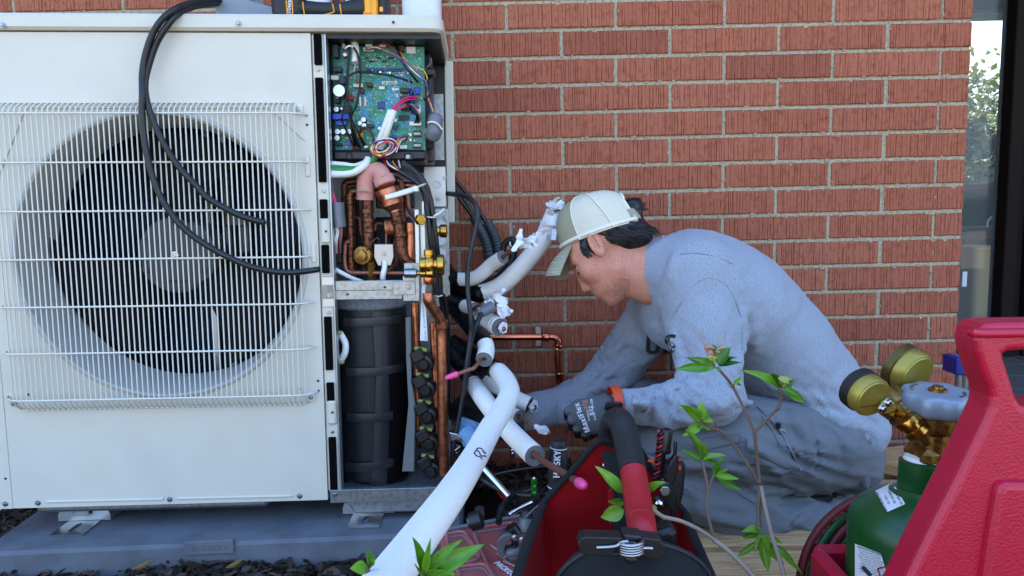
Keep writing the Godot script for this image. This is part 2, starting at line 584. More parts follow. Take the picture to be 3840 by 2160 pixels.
func make_materials() -> void:
	var speck := ntex(.02, 3, [0.0, grey(.72), .45, grey(.94), .6, grey(1), 1.0, grey(.86)], 5)
	var fine := ntex(.09, 5, [], 3)
	var coarse := ntex(.012, 9, [], 5)
	var brick_t := ntex(.018, 21, [0.0, Color(.80, .74, .70), .4, Color(.97, .95, .93), .62, Color(1, 1, 1), .8, Color(1, .93, .86), 1.0, Color(.83, .72, .66)], 5)
	var bt := [Color(.625, .375, .29), Color(.64, .39, .30), Color(.61, .365, .28), Color(.65, .40, .31), Color(.625, .375, .285), Color(.59, .35, .275)]
	for k in bt.size():
		var m := mat("brick%d" % k, bt[k], .88, 0, .3)
		m.albedo_texture = brick_t; tri_map(m, 3.2 + .4 * k); m.uv1_offset = Vector3(.13 * k, .29 * k, .4)
		relief(m, fine, .10)
	var mo := mat("mortar", Color(.72, .67, .56), .95, 0, .2)
	mo.albedo_texture = ntex(.03, 31, [0.0, grey(.70), .4, grey(.9), .6, grey(1), 1.0, Color(.88, .90, .86)], 5); tri_map(mo, 6.0); relief(mo, fine, .22)
	var en := mat("enamel", Color(.79, .775, .71), .42, 0, .45)
	en.albedo_texture = ntex(.006, 41, [0.0, grey(.965), .5, grey(1), 1.0, Color(.985, .98, .965)], 3); tri_map(en, 1.3); relief(en, ntex(.2, 43, [], 2), .012)
	var wr := mat("wire_enamel", Color(.81, .795, .73), .4)
	mat("shaft", Color(.70, .70, .67), .5)
	var gal := mat("galvanised", Color(.66, .68, .68), .38, .85)
	gal.albedo_texture = ntex(.03, 51, [0.0, grey(.78), .5, grey(.95), 1.0, grey(1)], 3, 512, FastNoiseLite.TYPE_CELLULAR); tri_map(gal, 5.0, false)
	mat("galv_plain", Color(.72, .74, .74), .34, .8)
	var st := mat("steel", Color(.62, .63, .64), .3, .95)
	mat("chrome", Color(.82, .83, .84), .12, 1.0)
	mat("dark_steel", Color(.20, .20, .21), .35, .8)
	var co := mat("copper", Color(.74, .49, .38), .34, 1.0)
	co.albedo_texture = ntex(.015, 61, [0.0, Color(.62, .54, .50), .35, Color(.84, .79, .75), .6, grey(1), 1.0, Color(.90, .82, .76)], 4); tri_map(co, 6.0, false)
	var cb := mat("burnt_copper", Color(.47, .335, .275), .45, .9)
	cb.albedo_texture = ntex(.02, 63, [0.0, Color(.34, .32, .36), .35, Color(.60, .50, .46), .55, grey(1), .8, Color(.95, .72, .55), 1.0, Color(.55, .52, .55)], 5); tri_map(cb, 7.0, false)
	mat("new_copper", Color(.86, .50, .37), .2, 1.0)
	var cs := mat("dull_copper", Color(.62, .40, .32), .5, .7)
	cs.albedo_texture = speck; tri_map(cs, 10.0, false)
	var br := mat("brass", Color(.80, .62, .28), .26, 1.0)
	br.albedo_texture = speck; tri_map(br, 9.0, false)
	var ba := mat("aged_brass", Color(.64, .50, .28), .4, .95)
	ba.albedo_texture = ntex(.02, 67, [0.0, Color(.5, .44, .4), .4, Color(.8, .78, .72), .65, grey(1), 1.0, Color(.7, .62, .5)], 5); tri_map(ba, 8.0, false)
	mat("gauge_gold", Color(.62, .55, .24), .38, .55)
	mat("gauge_brown", Color(.38, .32, .16), .35, .6)
	mat("black_plastic", Color(.065, .065, .072), .42)
	mat("black_soft", Color(.05, .052, .058), .7)
	var bl := mat("black_leather", Color(.058, .06, .068), .5)
	relief(bl, ntex(.15, 71, [], 3), .05); tri_map(bl, 6.0, false)
	mat("strap_black", Color(.125, .13, .145), .38)
	var fo := mat("black_foam", Color(.055, .055, .055), .95, 0, .15)
	fo.albedo_texture = ntex(.35, 73, [0.0, grey(.5), .5, grey(1), 1.0, grey(1)], 2); tri_map(fo, 6.0); relief(fo, ntex(.35, 73, [], 2), .2)
	var gf := mat("grey_foam", Color(.48, .49, .48), .95, 0, .15)
	gf.albedo_texture = ntex(.35, 75, [0.0, grey(.6), .5, grey(1), 1.0, grey(1)], 2); tri_map(gf, 6.0, false); relief(gf, ntex(.35, 73, [], 2), .15)
	var fe := mat("grey_felt", Color(.56, .57, .59), .95, 0, .15)
	fe.albedo_texture = ntex(.05, 77, [0.0, grey(.45), .5, grey(.85), 1.0, grey(1)], 5); tri_map(fe, 4.0, false); fe.uv1_scale = Vector3(3, 14, 3)
	mat("cable_black", Color(.055, .058, .068), .42)
	mat("cable_grey", Color(.11, .125, .14), .5)
	mat("cable_brown", Color(.10, .085, .085), .6)
	mat("conduit_grey", Color(.17, .20, .215), .45)
	var tp := mat("black_tape", Color(.03, .031, .035), .28)
	relief(tp, ntex(.04, 79, [], 4), .25); tri_map(tp, 8.0, false)
	mat("pink_foam", Color(.78, .54, .50), .85)
	mat("white_wire", Color(.86, .86, .84), .45)
	mat("nylon", Color(.84, .85, .80), .35)
	mat("grey_sleeve", Color(.40, .41, .43), .5)
	for w in [["wire_red", Color(.60, .06, .08)], ["wire_magenta", Color(.78, .05, .36)], ["wire_blue", Color(.07, .20, .52)], ["wire_yellow", Color(.85, .62, .16)], ["wire_green", Color(.04, .50, .17)], ["wire_orange", Color(.82, .30, .14)], ["wire_grey", Color(.42, .40, .40)], ["wire_black", Color(.035, .035, .04)], ["wire_brown", Color(.26, .12, .09)]]:
		mat(w[0], w[1], .4)
	# paint print of the circuit board: traces and silk screen on green lacquer
	var pc := mat("board_green", Color(1, 1, 1), .38)
	pc.albedo_texture = board_print()
	mat("chip_black", Color(.06, .07, .10), .4); mat("chip_blue", Color(.12, .22, .45), .4); mat("box_blue", Color(.16, .32, .75), .35); mat("relay_grey", Color(.16, .20, .28), .5)
	mat("cap_sleeve", Color(.045, .04, .045), .3); mat("cap_top", Color(.80, .81, .84), .3, .6); mat("plug_white", Color(.86, .85, .80), .5); mat("plug_red", Color(.72, .05, .12), .45)
	mat("plug_maroon", Color(.30, .05, .07), .45); mat("plug_blue", Color(.05, .22, .62), .4); mat("solder", Color(.72, .72, .70), .35, .8); mat("yellow_plastic", Color(.88, .62, .10), .45)
	mat("disc_blue", Color(.02, .16, .55), .25)
	# insulation sleeve: ribbed white jacket
	var ins := mat("insulation", Color(.92, .91, .87), .7, 0, .3)
	ins.uv1_scale = Vector3(1, 60, 1)
	var rib := Image.create(256, 32, false, Image.FORMAT_L8)
	for y in 32:
		for x in 256:
			var a := .5 + .5 * cos(TAU * x / 256.0 * 44.0)
			var b := .5 + .5 * cos(TAU * y / 32.0 * 4.0)
			rib.set_pixel(x, y, grey(clampf(pow(a, .7) * (.75 + .25 * b), 0, 1)))
	relief(ins, ImageTexture.create_from_image(rib), .06)
	mat("insulation_core", Color(.50, .50, .50), .95, 0, .15)
	M.insulation_core.albedo_texture = ntex(.25, 81, [0.0, grey(.62), .5, grey(.9), 1.0, grey(1)], 3); tri_map(M.insulation_core, 8.0, false)
	mat("tape_white", Color(.86, .87, .88), .4)
	mat("pink_cap", Color(.93, .30, .55), .4)
	mat("ink", Color(.10, .07, .22), .6)
	# pad
	var pd := mat("pad_grey", Color(.39, .41, .435), .75, 0, .35)
	pd.albedo_texture = ntex(.010, 91, [0.0, grey(.84), .4, grey(.93), .55, grey(.97), 1.0, Color(1, .99, .97)], 6); tri_map(pd, 1.6); relief(pd, ntex(.25, 93, [], 2), .05)
	# ground
	var soil := mat("soil", Color(.17, .135, .115), .95, 0, .2)
	soil.albedo_texture = ntex(.05, 95, [0.0, grey(.35), .5, grey(.8), 1.0, grey(1)], 5); tri_map(soil, 3.0); relief(soil, coarse, 1.2)
	var ch := [Color(.245, .20, .175), Color(.305, .25, .215), Color(.19, .16, .145), Color(.40, .335, .29), Color(.27, .225, .195)]
	var cht := ntex(.05, 97, [0.0, grey(.5), .5, grey(.9), 1.0, grey(1)], 5)
	for k in ch.size():
		var m := mat("mulch%d" % k, ch[k], .9, 0, .25)
		m.albedo_texture = cht; tri_map(m, 6.0, false); m.uv1_scale = Vector3(4, 20, 20); relief(m, cht, .15)
	var lw := mat("lawn", Color(.26, .36, .13), .95, 0, .2)
	lw.albedo_texture = ntex(.05, 99, [0.0, grey(.5), .5, grey(.9), 1.0, grey(1)], 5); tri_map(lw, .8)
	var pv := mat("concrete", Color(.76, .72, .65), .9, 0, .3)
	pv.albedo_texture = ntex(.02, 101, [0.0, grey(.8), .5, grey(.95), 1.0, grey(1)], 5); tri_map(pv, 1.0)
	mat("paver", Color(.30, .295, .285), .85)
	mat("dry_leaf", Color(.52, .42, .23), .8)
	# building
	mat("downspout", Color(.84, .84, .84), .4)
	mat("frame_brown", Color(.13, .105, .09), .7, 0, .2)
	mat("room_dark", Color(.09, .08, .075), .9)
	mat("bin_beige", Color(.66, .58, .38), .8)
	mat("plaster", Color(.8, .79, .75), .8)
	mat("roof_grey", Color(.3, .29, .28), .85)
	mat("soffit", Color(.80, .79, .76), .7)
	var gl := mat("clear_glass", Color(.9, .94, .95, .05), .01, 0, .28)
	gl.transparency = BaseMaterial3D.TRANSPARENCY_ALPHA
	# wood
	var wd := mat("pallet_wood", Color(.74, .60, .44), .8, 0, .3)
	wd.albedo_texture = ntex(.02, 103, [0.0, Color(.62, .54, .46), .4, Color(.9, .86, .8), .6, grey(1), 1.0, Color(.85, .78, .68)], 5); tri_map(wd, 2.0, false); wd.uv1_scale = Vector3(.7, 9, 9)
	# plastics of the carrier and the bag
	var rp := mat("red_plastic", Color(.68, .05, .185), .42, 0, .5)
	relief(rp, ntex(.05, 105, [], 3), .035); tri_map(rp, 9.0)
	rp.albedo_texture = ntex(.01, 107, [0.0, grey(.93), .5, grey(1), 1.0, Color(1, .96, .96)], 4)
	var rc := mat("red_canvas", Color(.56, .05, .07), .85, 0, .25)
	rc.rim_enabled = true; rc.rim = .4; rc.rim_tint = .7
	relief(rc, ntex(.35, 109, [], 1), .06); tri_map(rc, 7.0)
	mat("red_rubber", Color(.62, .06, .10), .5)
	mat("black_canvas", Color(.06, .06, .065), .9); relief(M.black_canvas, ntex(.3, 111, [], 1), .08); tri_map(M.black_canvas, 7.0)
	mat("black_rubber", Color(.085, .085, .09), .55)
	mat("green_paint", Color(.065, .29, .11), .34, 0, .5)
	M.green_paint.albedo_texture = ntex(.012, 113, [0.0, grey(.86), .5, grey(1), 1.0, grey(.95)], 5); tri_map(M.green_paint, 5.0)
	mat("handwheel_grey", Color(.52, .57, .62), .42, .2)
	mat("hose_red", Color(.36, .035, .05), .55); mat("hose_green", Color(.02, .27, .10), .5)
	mat("paper", Color(.86, .87, .87), .6); mat("print_black", Color(.08, .08, .09), .7); mat("print_red", Color(.62, .05, .08), .6)
	mat("white_print", Color(.85, .85, .85), .6); mat("pale_print", Color(.62, .42, .38), .6)
	mat("orange_plastic", Color(.80, .27, .09), .5); mat("tool_yellow", Color(.90, .60, .04), .4); mat("tool_black", Color(.075, .075, .08), .55)
	mat("box_grey_paint", Color(.48, .52, .54), .5)
	mat("green_plastic", Color(.02, .36, .10), .3); mat("blue_plastic", Color(.02, .08, .42), .4); mat("blue_cloth", Color(.42, .58, .72), .8); mat("dark_cloth", Color(.07, .075, .09), .9)
	var tray := mat("clear_red", Color(.80, .46, .44, .35), .2)
	tray.transparency = BaseMaterial3D.TRANSPARENCY_ALPHA
	mat("case_red", Color(.66, .26, .255), .5)
	# figure
	var sk := mat("skin", Color(.77, .53, .43), .5, 0, .4)
	sk.albedo_texture = ntex(.03, 121, [0.0, Color(.90, .80, .77), .45, Color(.98, .96, .95), .6, grey(1), 1.0, Color(1, .93, .92)], 4); tri_map(sk, 9.0)
	sk.subsurf_scatter_enabled = true; sk.subsurf_scatter_strength = .12; relief(sk, fine, .03)
	mat("lip", Color(.62, .33, .29), .5); mat("eye_white", Color(.80, .78, .76), .2); mat("iris", Color(.10, .07, .05), .15)
	mat("stubble", Color(.36, .26, .22), .7)
	mat("hair", Color(.055, .042, .038), .45)
	var sh := mat("heather_knit", Color(.615, .64, .675), .95, 0, .15)
	sh.albedo_texture = ntex(.12, 123, [0.0, grey(.66), .4, grey(.86), .55, grey(.97), 1.0, grey(1)], 3); tri_map(sh, 9.0); sh.uv1_scale = Vector3(3.6, 8, 3.6)
	sh.rim_enabled = true; sh.rim = .35; relief(sh, ntex(.3, 125, [], 1), .04)
	var sh2 := mat("worn_sleeve", Color(.50, .48, .45), .95, 0, .15)
	sh2.albedo_texture = speck; tri_map(sh2, 5.0)
	var tr := mat("ripstop", Color(.46, .475, .485), .85, 0, .25)
	var rs := Image.create(64, 64, false, Image.FORMAT_RGB8)
	for y in 64:
		for x in 64:
			var a := .94 + .06 * sin(x * 1.57) * sin(y * 1.57)
			if x % 16 == 0 or y % 16 == 0: a = 1.06
			rs.set_pixel(x, y, grey(minf(a * .94, 1.0)))
	tr.albedo_texture = ImageTexture.create_from_image(rs); tri_map(tr, 45.0); relief(tr, coarse, .05)
	mat("glove_grey", Color(.31, .315, .33), .85); relief(M.glove_grey, ntex(.3, 127, [], 1), .08); tri_map(M.glove_grey, 6.0)
	mat("glove_black", Color(.05, .05, .055), .6)
	mat("cap_mesh", Color(.80, .77, .68), .85); mat("cap_cloth", Color(.60, .58, .48), .9); mat("cap_white", Color(.86, .84, .77), .85)
	relief(M.cap_cloth, ntex(.35, 129, [], 1), .05); tri_map(M.cap_cloth, 7.0)
	var cm: StandardMaterial3D = M.cap_mesh
	var cmi := Image.create(64, 64, false, Image.FORMAT_L8)
	for y in 64:
		for x in 64: cmi.set_pixel(x, y, grey(.5 + .25 * sin(x * TAU / 8.0) + .25 * sin(y * TAU / 8.0)))
	relief(cm, ImageTexture.create_from_image(cmi), .10); tri_map(cm, 30.0)
	# leaves
	for k in 3:
		var lf := mat("leaf%d" % k, [Color(.31, .52, .12), Color(.44, .62, .16), Color(.22, .42, .11)][k], .42, 0, .5)
		lf.backlight_enabled = true; lf.backlight = Color(.30, .42, .12)
		lf.albedo_texture = ntex(.02, 131 + k, [0.0, Color(.8, .85, .7), .5, grey(.97), 1.0, grey(1)], 4); tri_map(lf, 9.0)
	mat("twig", Color(.40, .31, .25), .8); mat("twig_pale", Color(.58, .52, .46), .8); mat("dry_flower", Color(.68, .50, .42), .8); mat("bud", Color(.58, .62, .30), .7)
	mat("fin_blue", Color(.05, .25, .42), .35, .3); mat("fan_black", Color(.075, .077, .086), .7, 0, .25); mat("hub_grey", Color(.27, .27, .275), .6)
	mat("motor_grey", Color(.40, .41, .42), .45, .5)
	mat("bark", Color(.25, .20, .16), .9)
	for k in 3:
		var lf := mat("tree_leaf%d" % k, [Color(.24, .33, .07), Color(.38, .37, .08), Color(.13, .22, .06)][k], .6)
		lf.backlight_enabled = true; lf.backlight = Color(.28, .32, .06)

# lacquer and silk-screen of the control board: thin copper tracks, pads and printed outlines (flat print)
func board_print() -> ImageTexture:
	var r := RandomNumberGenerator.new(); r.seed = 77
	var S := 768
	var im := Image.create(S, S, false, Image.FORMAT_RGB8)
	im.fill(Color(.08, .47, .36))
	for k in 46:
		var w := r.randi_range(30, 130); var h := r.randi_range(24, 120)
		im.fill_rect(Rect2i(r.randi_range(0, S - w), r.randi_range(0, S - h), w, h), [Color(.10, .58, .47), Color(.14, .57, .60), Color(.08, .52, .38), Color(.16, .52, .62)][r.randi() % 4])
	for k in 420:
		var x := r.randi_range(4, S - 90); var y := r.randi_range(4, S - 90)
		var c: Color = [Color(.20, .66, .55), Color(.04, .36, .28), Color(.22, .60, .68)][r.randi() % 3]
		var l := r.randi_range(14, 84)
		if r.randf() < .5: im.fill_rect(Rect2i(x, y, l, 2), c)
		else: im.fill_rect(Rect2i(x, y, 2, l), c)
	for k in 1500:
		var s := r.randi_range(2, 5)
		im.fill_rect(Rect2i(r.randi_range(2, S - 8), r.randi_range(2, S - 8), s, s), [Color(.66, .68, .60), Color(.72, .74, .70), Color(.55, .48, .28), Color(.03, .03, .05), Color(.80, .82, .80)][r.randi() % 5])
	for k in 150:
		var x := r.randi_range(6, S - 44); var y := r.randi_range(6, S - 40); var w := r.randi_range(8, 36); var h := r.randi_range(6, 28)
		var c := Color(.68, .74, .70)
		im.fill_rect(Rect2i(x, y, w, 1), c); im.fill_rect(Rect2i(x, y + h, w, 1), c); im.fill_rect(Rect2i(x, y, 1, h), c); im.fill_rect(Rect2i(x + w, y, 1, h), c)
	for k in 90:   # printed part numbers
		var x := r.randi_range(6, S - 40); var y := r.randi_range(6, S - 10)
		for j in r.randi_range(2, 5): im.fill_rect(Rect2i(x + j * 5, y, 3, 5), Color(.70, .76, .72))
	return ImageTexture.create_from_image(im)

# ---------------------------------------------------------------- setting
const COURSE := .0754
const BRICK_L := .304

func brick_mesh(len_: float, seed_: int, depth := .05) -> ArrayMesh:
	var r := RandomNumberGenerator.new(); r.seed = seed_
	var mb := MB.new()
	var h := COURSE - .0105
	var xs := [-len_ / 2]; var ds := [.0022]        # raked face: upright wire-cut grooves
	var p := -len_ / 2 + .0025
	xs.append(p); ds.append(0.0)
	while p < len_ / 2 - .012:
		p += r.randf_range(.0025, .0105)
		if p > len_ / 2 - .008: break
		var w := r.randf_range(.0014, .0030); var dp := r.randf_range(.0008, .0034)
		if r.randf() < .22: dp *= 1.4
		xs.append(p); ds.append(r.randf_range(-.0002, .0003))
		xs.append(p + w * .5); ds.append(dp)
		xs.append(p + w); ds.append(r.randf_range(-.0002, .0003))
		p += w
	xs.append(len_ / 2 - .0025); ds.append(0.0)
	xs.append(len_ / 2); ds.append(.0022)
	var ys := [-h / 2, -h / 2 + .003, -h * .16, h * .17, h / 2 - .003, h / 2]
	var rows := []
	for j in ys.size():
		var row := []
		for i in xs.size():
			var d: float = ds[i]
			if j in [0, 5]: d = maxf(d, .0022) + r.randf() * .001
			elif d > .0006 and r.randf() < .28: d *= r.randf_range(.1, .6)
			row.append(Vector3(xs[i] + r.randf_range(-.0003, .0003), ys[j] + (r.randf_range(-.0017, .0012) * (1 if j == 0 else -1) if j in [0, 5] else 0.0), -d))
		rows.append(row)
	for j in rows.size() - 1:
		for i in xs.size() - 1:
			mb.quad(rows[j][i], rows[j][i + 1], rows[j + 1][i + 1], rows[j + 1][i])
	var c := [Vector3(-len_ / 2, -h / 2, -.0015), Vector3(len_ / 2, -h / 2, -.0015), Vector3(len_ / 2, h / 2, -.0015), Vector3(-len_ / 2, h / 2, -.0015)]
	var back := Vector3(0, 0, -depth)
	for k in 4:
		var a: Vector3 = c[k]; var b: Vector3 = c[(k + 1) % 4]
		mb.quad(a, a + back, b + back, b)
	return mb.done()

func chip_mesh(seed_: int) -> ArrayMesh:
	var r := RandomNumberGenerator.new(); r.seed = seed_
	var mb := MB.new()
	var l := r.randf_range(.016, .040); var w := r.randf_range(.0035, .0095); var t := r.randf_range(.0012, .0028)
	var secs := []
	for k in 4:
		var f := float(k) / 3.0
		var ww := w * (.35 + .65 * sin(PI * (f * .8 + .1))) * r.randf_range(.7, 1.2)
		var c := Vector3((f - .5) * 2 * l, r.randf_range(-.003, .003), r.randf_range(-.003, .003))
		secs.append([c + Vector3(0, t * r.randf_range(.5, 1.3), -ww), c + Vector3(0, t * r.randf_range(.5, 1.3), ww), c + Vector3(r.randf_range(-.003, .003), -t, ww), c + Vector3(0, -t, -ww)])
	for k in 3:
		for j in 4:
			mb.quad(secs[k][j], secs[k][(j + 1) % 4], secs[k + 1][(j + 1) % 4], secs[k + 1][j])
	mb.quad(secs[0][0], secs[0][1], secs[0][2], secs[0][3])
	mb.quad(secs[3][3], secs[3][2], secs[3][1], secs[3][0])
	return mb.done()

func build_setting() -> void:
	# ground: one sheet, soil near the wall and lawn beyond
	var mb := MB.new()
	mb.quad(Vector3(-150, -.03, 150), Vector3(150, -.03, 150), Vector3(150, -.03, -150), Vector3(-150, -.03, -150))
	setting("ground", mb, M.lawn)
	mb = MB.new()
	var f := noise(1.6, 11, 3)
	var rows := []
	for j in 60:
		var row := []
		for i in 90:
			var xx := -3.0 + i * .05; var zz := -.02 + j * .05
			var edge := minf(1.0, minf(minf(i, 89 - i) / 3.0, (59 - j) / 3.0))
			row.append(Vector3(xx, lerpf(-.035, -.008 + .012 * f.get_noise_2d(xx * 2, zz * 2), edge), zz))
		rows.append(row)
	mb.sheet(rows)
	setting("planting_bed", mb, M.soil)
	mb = MB.new()
	mb.box(Vector3(-1, -.05, 7.2), Vector3(40, .06, 8.0), .01)  # unseen sunlit slab added behind the camera to bounce warm fill
	setting("added_bounce_slab", mb, M.concrete)

	# brick building
	var bld := thing("brick_building", Vector3(0, -.05, 0), "red brick building wall with ribbed bricks, grey mortar and a dark framed window", "building")
	mb = MB.new()
	mb.box(Vector3(-3.352, 1.45, -.131), Vector3(9.3, 3.1, .254))
	part(bld, "mortar", mb, M.mortar)
	var full := []; var lone := []
	for k in 9: full.append(brick_mesh(BRICK_L - .0105, 100 + k))
	var quarter := [brick_mesh(.0785, 140, .1), brick_mesh(.0785, 141, .1)]
	var three := [brick_mesh(.2265, 150, .1), brick_mesh(.2265, 151, .1)]
	var far := []
	for row in range(-27, 17):
		var y := 1.250 - COURSE * (row + .5)
		var odd := absi(row) % 2 == 1
		var x0 := .0015 if odd else -.1505
		for j in range(-13, 5):
			var a := x0 + BRICK_L * j
			var mid := a + BRICK_L / 2
			var m: Mesh; var tone: int = [0, 0, 1, 1, 2, 3, 4, 4, 5][rng.randi() % 9]
			var at := Vector3(mid, y, rng.randf_range(-.0012, .0012))
			if j == 4:
				if odd:
					m = quarter[rng.randi() % 2]; at.x = 1.2605
				else:
					m = three[rng.randi() % 2]; at.x = 1.1865
					if mid < 1.1: continue
			elif mid > 1.2: continue
			else: m = full[rng.randi() % 9]
			var turn := Basis(Vector3.BACK, PI) if rng.randf() < .5 and j < 4 else Basis()
			turn = turn * Basis(Vector3.BACK, rng.randf_range(-.002, .002))
			if (row >= -4 and mid > -.55) or (row >= -5 and row <= 1 and mid > -1.9):
				part(bld, "brick", m, M["brick%d" % tone], Transform3D(turn, at))
			else: far.append([Transform3D(turn, at), tone])
	var mm := MultiMesh.new()
	mm.transform_format = MultiMesh.TRANSFORM_3D
	mm.mesh = full[0]
	mm.instance_count = far.size()
	for k in far.size(): mm.set_instance_transform(k, Transform3D(Basis(), -bld.position) * far[k][0])
	var mi := MultiMeshInstance3D.new()
	mi.name = "brickwork"; mi.multimesh = mm; mi.material_override = M.brick0
	bld.add_child(mi)
	mi.set_meta("kind", "stuff")
	# ragged mortar squeezed over the brick edges
	var sm := MultiMesh.new(); sm.transform_format = MultiMesh.TRANSFORM_3D; sm.mesh = chip_mesh(290); sm.instance_count = 1500
	for k in 1500:
		var row := rng.randi_range(-5, 16); var yj := 1.250 - COURSE * row; var xs := rng.randf_range(-1.6, 1.29)
		var b := Basis(Vector3.BACK, rng.randfn(0, .12)); var off := rng.randf_range(.0042, .0066) * (1 if rng.randf() < .5 else -1)
		if k % 4 == 0:      # upright joints
			xs = snappedf(xs - (.0015 if absi(row) % 2 == 1 else -.1505), BRICK_L) + (.0015 if absi(row) % 2 == 1 else -.1505) + off
			if xs > 1.1: xs = 1.2165
			yj -= COURSE * rng.randf_range(.15, .85); b = Basis(Vector3.BACK, PI / 2 + rng.randfn(0, .12)); off = 0.0
		sm.set_instance_transform(k, Transform3D(b * Basis.from_scale(Vector3(rng.randf_range(.06, .30), rng.randf_range(.5, 1.2), .14)), Vector3(xs, yj + off, rng.randf_range(-.002, .0004)) - bld.position))
	var sme := MultiMeshInstance3D.new(); sme.name = "mortar_smears"; sme.multimesh = sm; sme.material_override = M.mortar; bld.add_child(sme); sme.set_meta("kind", "stuff")
	# roof, eave, return wall, and the room behind the recessed window
	mb = MB.new(); mb.box(Vector3(-.5, 3.16, -3.6), Vector3(15.2, .18, 8.5), .01)  # unseen; overhangs drawn out to shade the wall side and the room
	part(bld, "roof", mb, M.roof_grey)
	mb = MB.new(); mb.box(Vector3(-.5, 3.045, .31), Vector3(15, .04, .6))
	part(bld, "soffit", mb, M.soffit)
	mb = MB.new(); mb.box(Vector3(1.17, 1.45, -.82), Vector3(.24, 3.1, 1.12))
	part(bld, "return_wall", mb, M.brick1)
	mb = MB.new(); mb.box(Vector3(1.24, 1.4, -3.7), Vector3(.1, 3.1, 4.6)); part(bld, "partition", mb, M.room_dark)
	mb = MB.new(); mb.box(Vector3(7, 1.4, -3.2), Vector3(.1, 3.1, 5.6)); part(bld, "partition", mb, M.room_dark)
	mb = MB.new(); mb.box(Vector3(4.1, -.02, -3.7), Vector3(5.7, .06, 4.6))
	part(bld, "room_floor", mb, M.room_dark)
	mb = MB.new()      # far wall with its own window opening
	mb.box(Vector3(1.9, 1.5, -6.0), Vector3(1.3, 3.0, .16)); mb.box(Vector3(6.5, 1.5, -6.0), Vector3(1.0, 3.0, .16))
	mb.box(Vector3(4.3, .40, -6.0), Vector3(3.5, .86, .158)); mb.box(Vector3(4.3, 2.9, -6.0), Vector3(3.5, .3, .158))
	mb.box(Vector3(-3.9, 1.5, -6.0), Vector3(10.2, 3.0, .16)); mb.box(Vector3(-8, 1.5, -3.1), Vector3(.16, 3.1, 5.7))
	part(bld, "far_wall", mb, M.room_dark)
	mb = MB.new(); mb.box(Vector3(4.3, .85, -5.9), Vector3(3.6, .07, .3), .008)
	part(bld, "far_sill", mb, M.red_canvas)
	# near window in the recess: bronze frame, panes, kerb
	var zg := -1.30
	var xa := W(3762, 300, zg).x
	mb = MB.new(); mb.box(Vector3(xa + .03, 1.5, zg + .02), Vector3(.06, 3.0, .10), .004)
	var wf := part(bld, "window_frame", mb, M.frame_brown)
	for q in [[.085, .04, .0], [.13, .035, .03], [.17, .03, .0]]:
		mb = MB.new(); mb.box(Vector3(xa + q[0], 1.5, zg + q[2]), Vector3(q[1], 3.0, .08), .003); part(wf, "mullion", mb, M.frame_brown)
	mb = MB.new(); mb.box(Vector3(3.2, .06, zg + .01), Vector3(4.0, .18, .09), .004); part(wf, "kerb_rail", mb, M.frame_brown)
	mb = MB.new(); mb.box(Vector3((1.3 + xa) / 2, 1.56, zg), Vector3(xa - 1.3 + .02, 2.82, .006)); part(wf, "pane", mb, M.clear_glass)
	mb = MB.new(); mb.box(Vector3(xa + .9, 1.56, zg), Vector3(1.42, 2.82, .006)); part(wf, "pane", mb, M.clear_glass)
	mb = MB.new(); mb.box(Vector3(xa + 3.2, 1.5, zg - .1), Vector3(3.2, 3.1, .2)); part(bld, "side_wall", mb, M.brick1)
	# things seen inside the room
	var bn := thing("waste_bin", W(3690, 1200, -1.75), "tall beige bin standing inside behind the window glass", "bin")
	mb = MB.new(); var b0 := W(3620, 925, -1.75); var b1 := W(3715, 925, -1.75)
	mb.x = Transform3D(Basis(Vector3.RIGHT, -PI / 2), Vector3((b0.x + b1.x) / 2, 0, -1.75)); mb.prism(rrect(b1.x - b0.x, .16, .03), .02, b0.y, .006, 2); part(bn, "body", mb, M.bin_beige)
	mb = MB.new(); mb.x = Transform3D(Basis(Vector3.RIGHT, -PI / 2), Vector3((b0.x + b1.x) / 2, 0, -1.75)); mb.prism(rrect(b1.x - b0.x + .012, .17, .03), b0.y - .02, b0.y + .004, .004, 2); part(bn, "rim", mb, M.bin_beige)
	mb = MB.new(); mb.box(W(3617, 1047, -1.31), Vector3(.022, .072, .004), .001); single("window_sticker", mb, M.paper, "small pale card stuck low on the window glass by the wall", "card")
	var ch := thing("office_chair", W(3720, 880, -3.2), "dim chair with curved metal arm seen inside the room", "chair")
	mb = MB.new(); mb.box(W(3680, 850, -3.2) + Vector3(0, -.05, 0), Vector3(.5, .10, .4), .02); part(ch, "seat", mb, M.bark)
	mb = MB.new(); mb.tube(spline([W(3700, 880, -3.1), W(3705, 830, -3.1), W(3730, 808, -3.1), W(3760, 802, -3.1)], 5), .008, 8); part(ch, "arm", mb, M.steel)
	for k in 2:
		mb = MB.new(); var lp := W(3650 + k * 70, 900, -3.2); mb.box(Vector3(lp.x, lp.y / 2, -3.2), Vector3(.04, lp.y, .04), .004); part(ch, "leg", mb, M.bark)
	# pavers in the recess
	var r0 := RandomNumberGenerator.new(); r0.seed = 2
	var pv := thing("paved_step", Vector3(1.9, -.03, -.5), "dark grey brick pavers at the recessed entrance beyond the wall corner", "paving")
	mb = MB.new(); mb.box(Vector3(2.2, -.02, -.45), Vector3(1.75, .03, 1.62)); part(pv, "bed", mb, M.soil)
	for j in 8:
		for i in 9:
			mb = MB.new(); mb.box(Vector3(1.42 + i * .205 + (.1 if j % 2 else 0.0), .002 + r0.randf_range(-.002, .002), -1.18 + j * .205), Vector3(.197, .02, .197), .004); part(pv, "paver", mb, M.paver)
	# trees and a stony bank beyond the far window
	var lm := MB.new(); lm.quad(Vector3(-.05, 0, 0), Vector3(0, -.028, .01), Vector3(.05, 0, 0), Vector3(0, .028, .01))
	var leaf_m := lm.done()
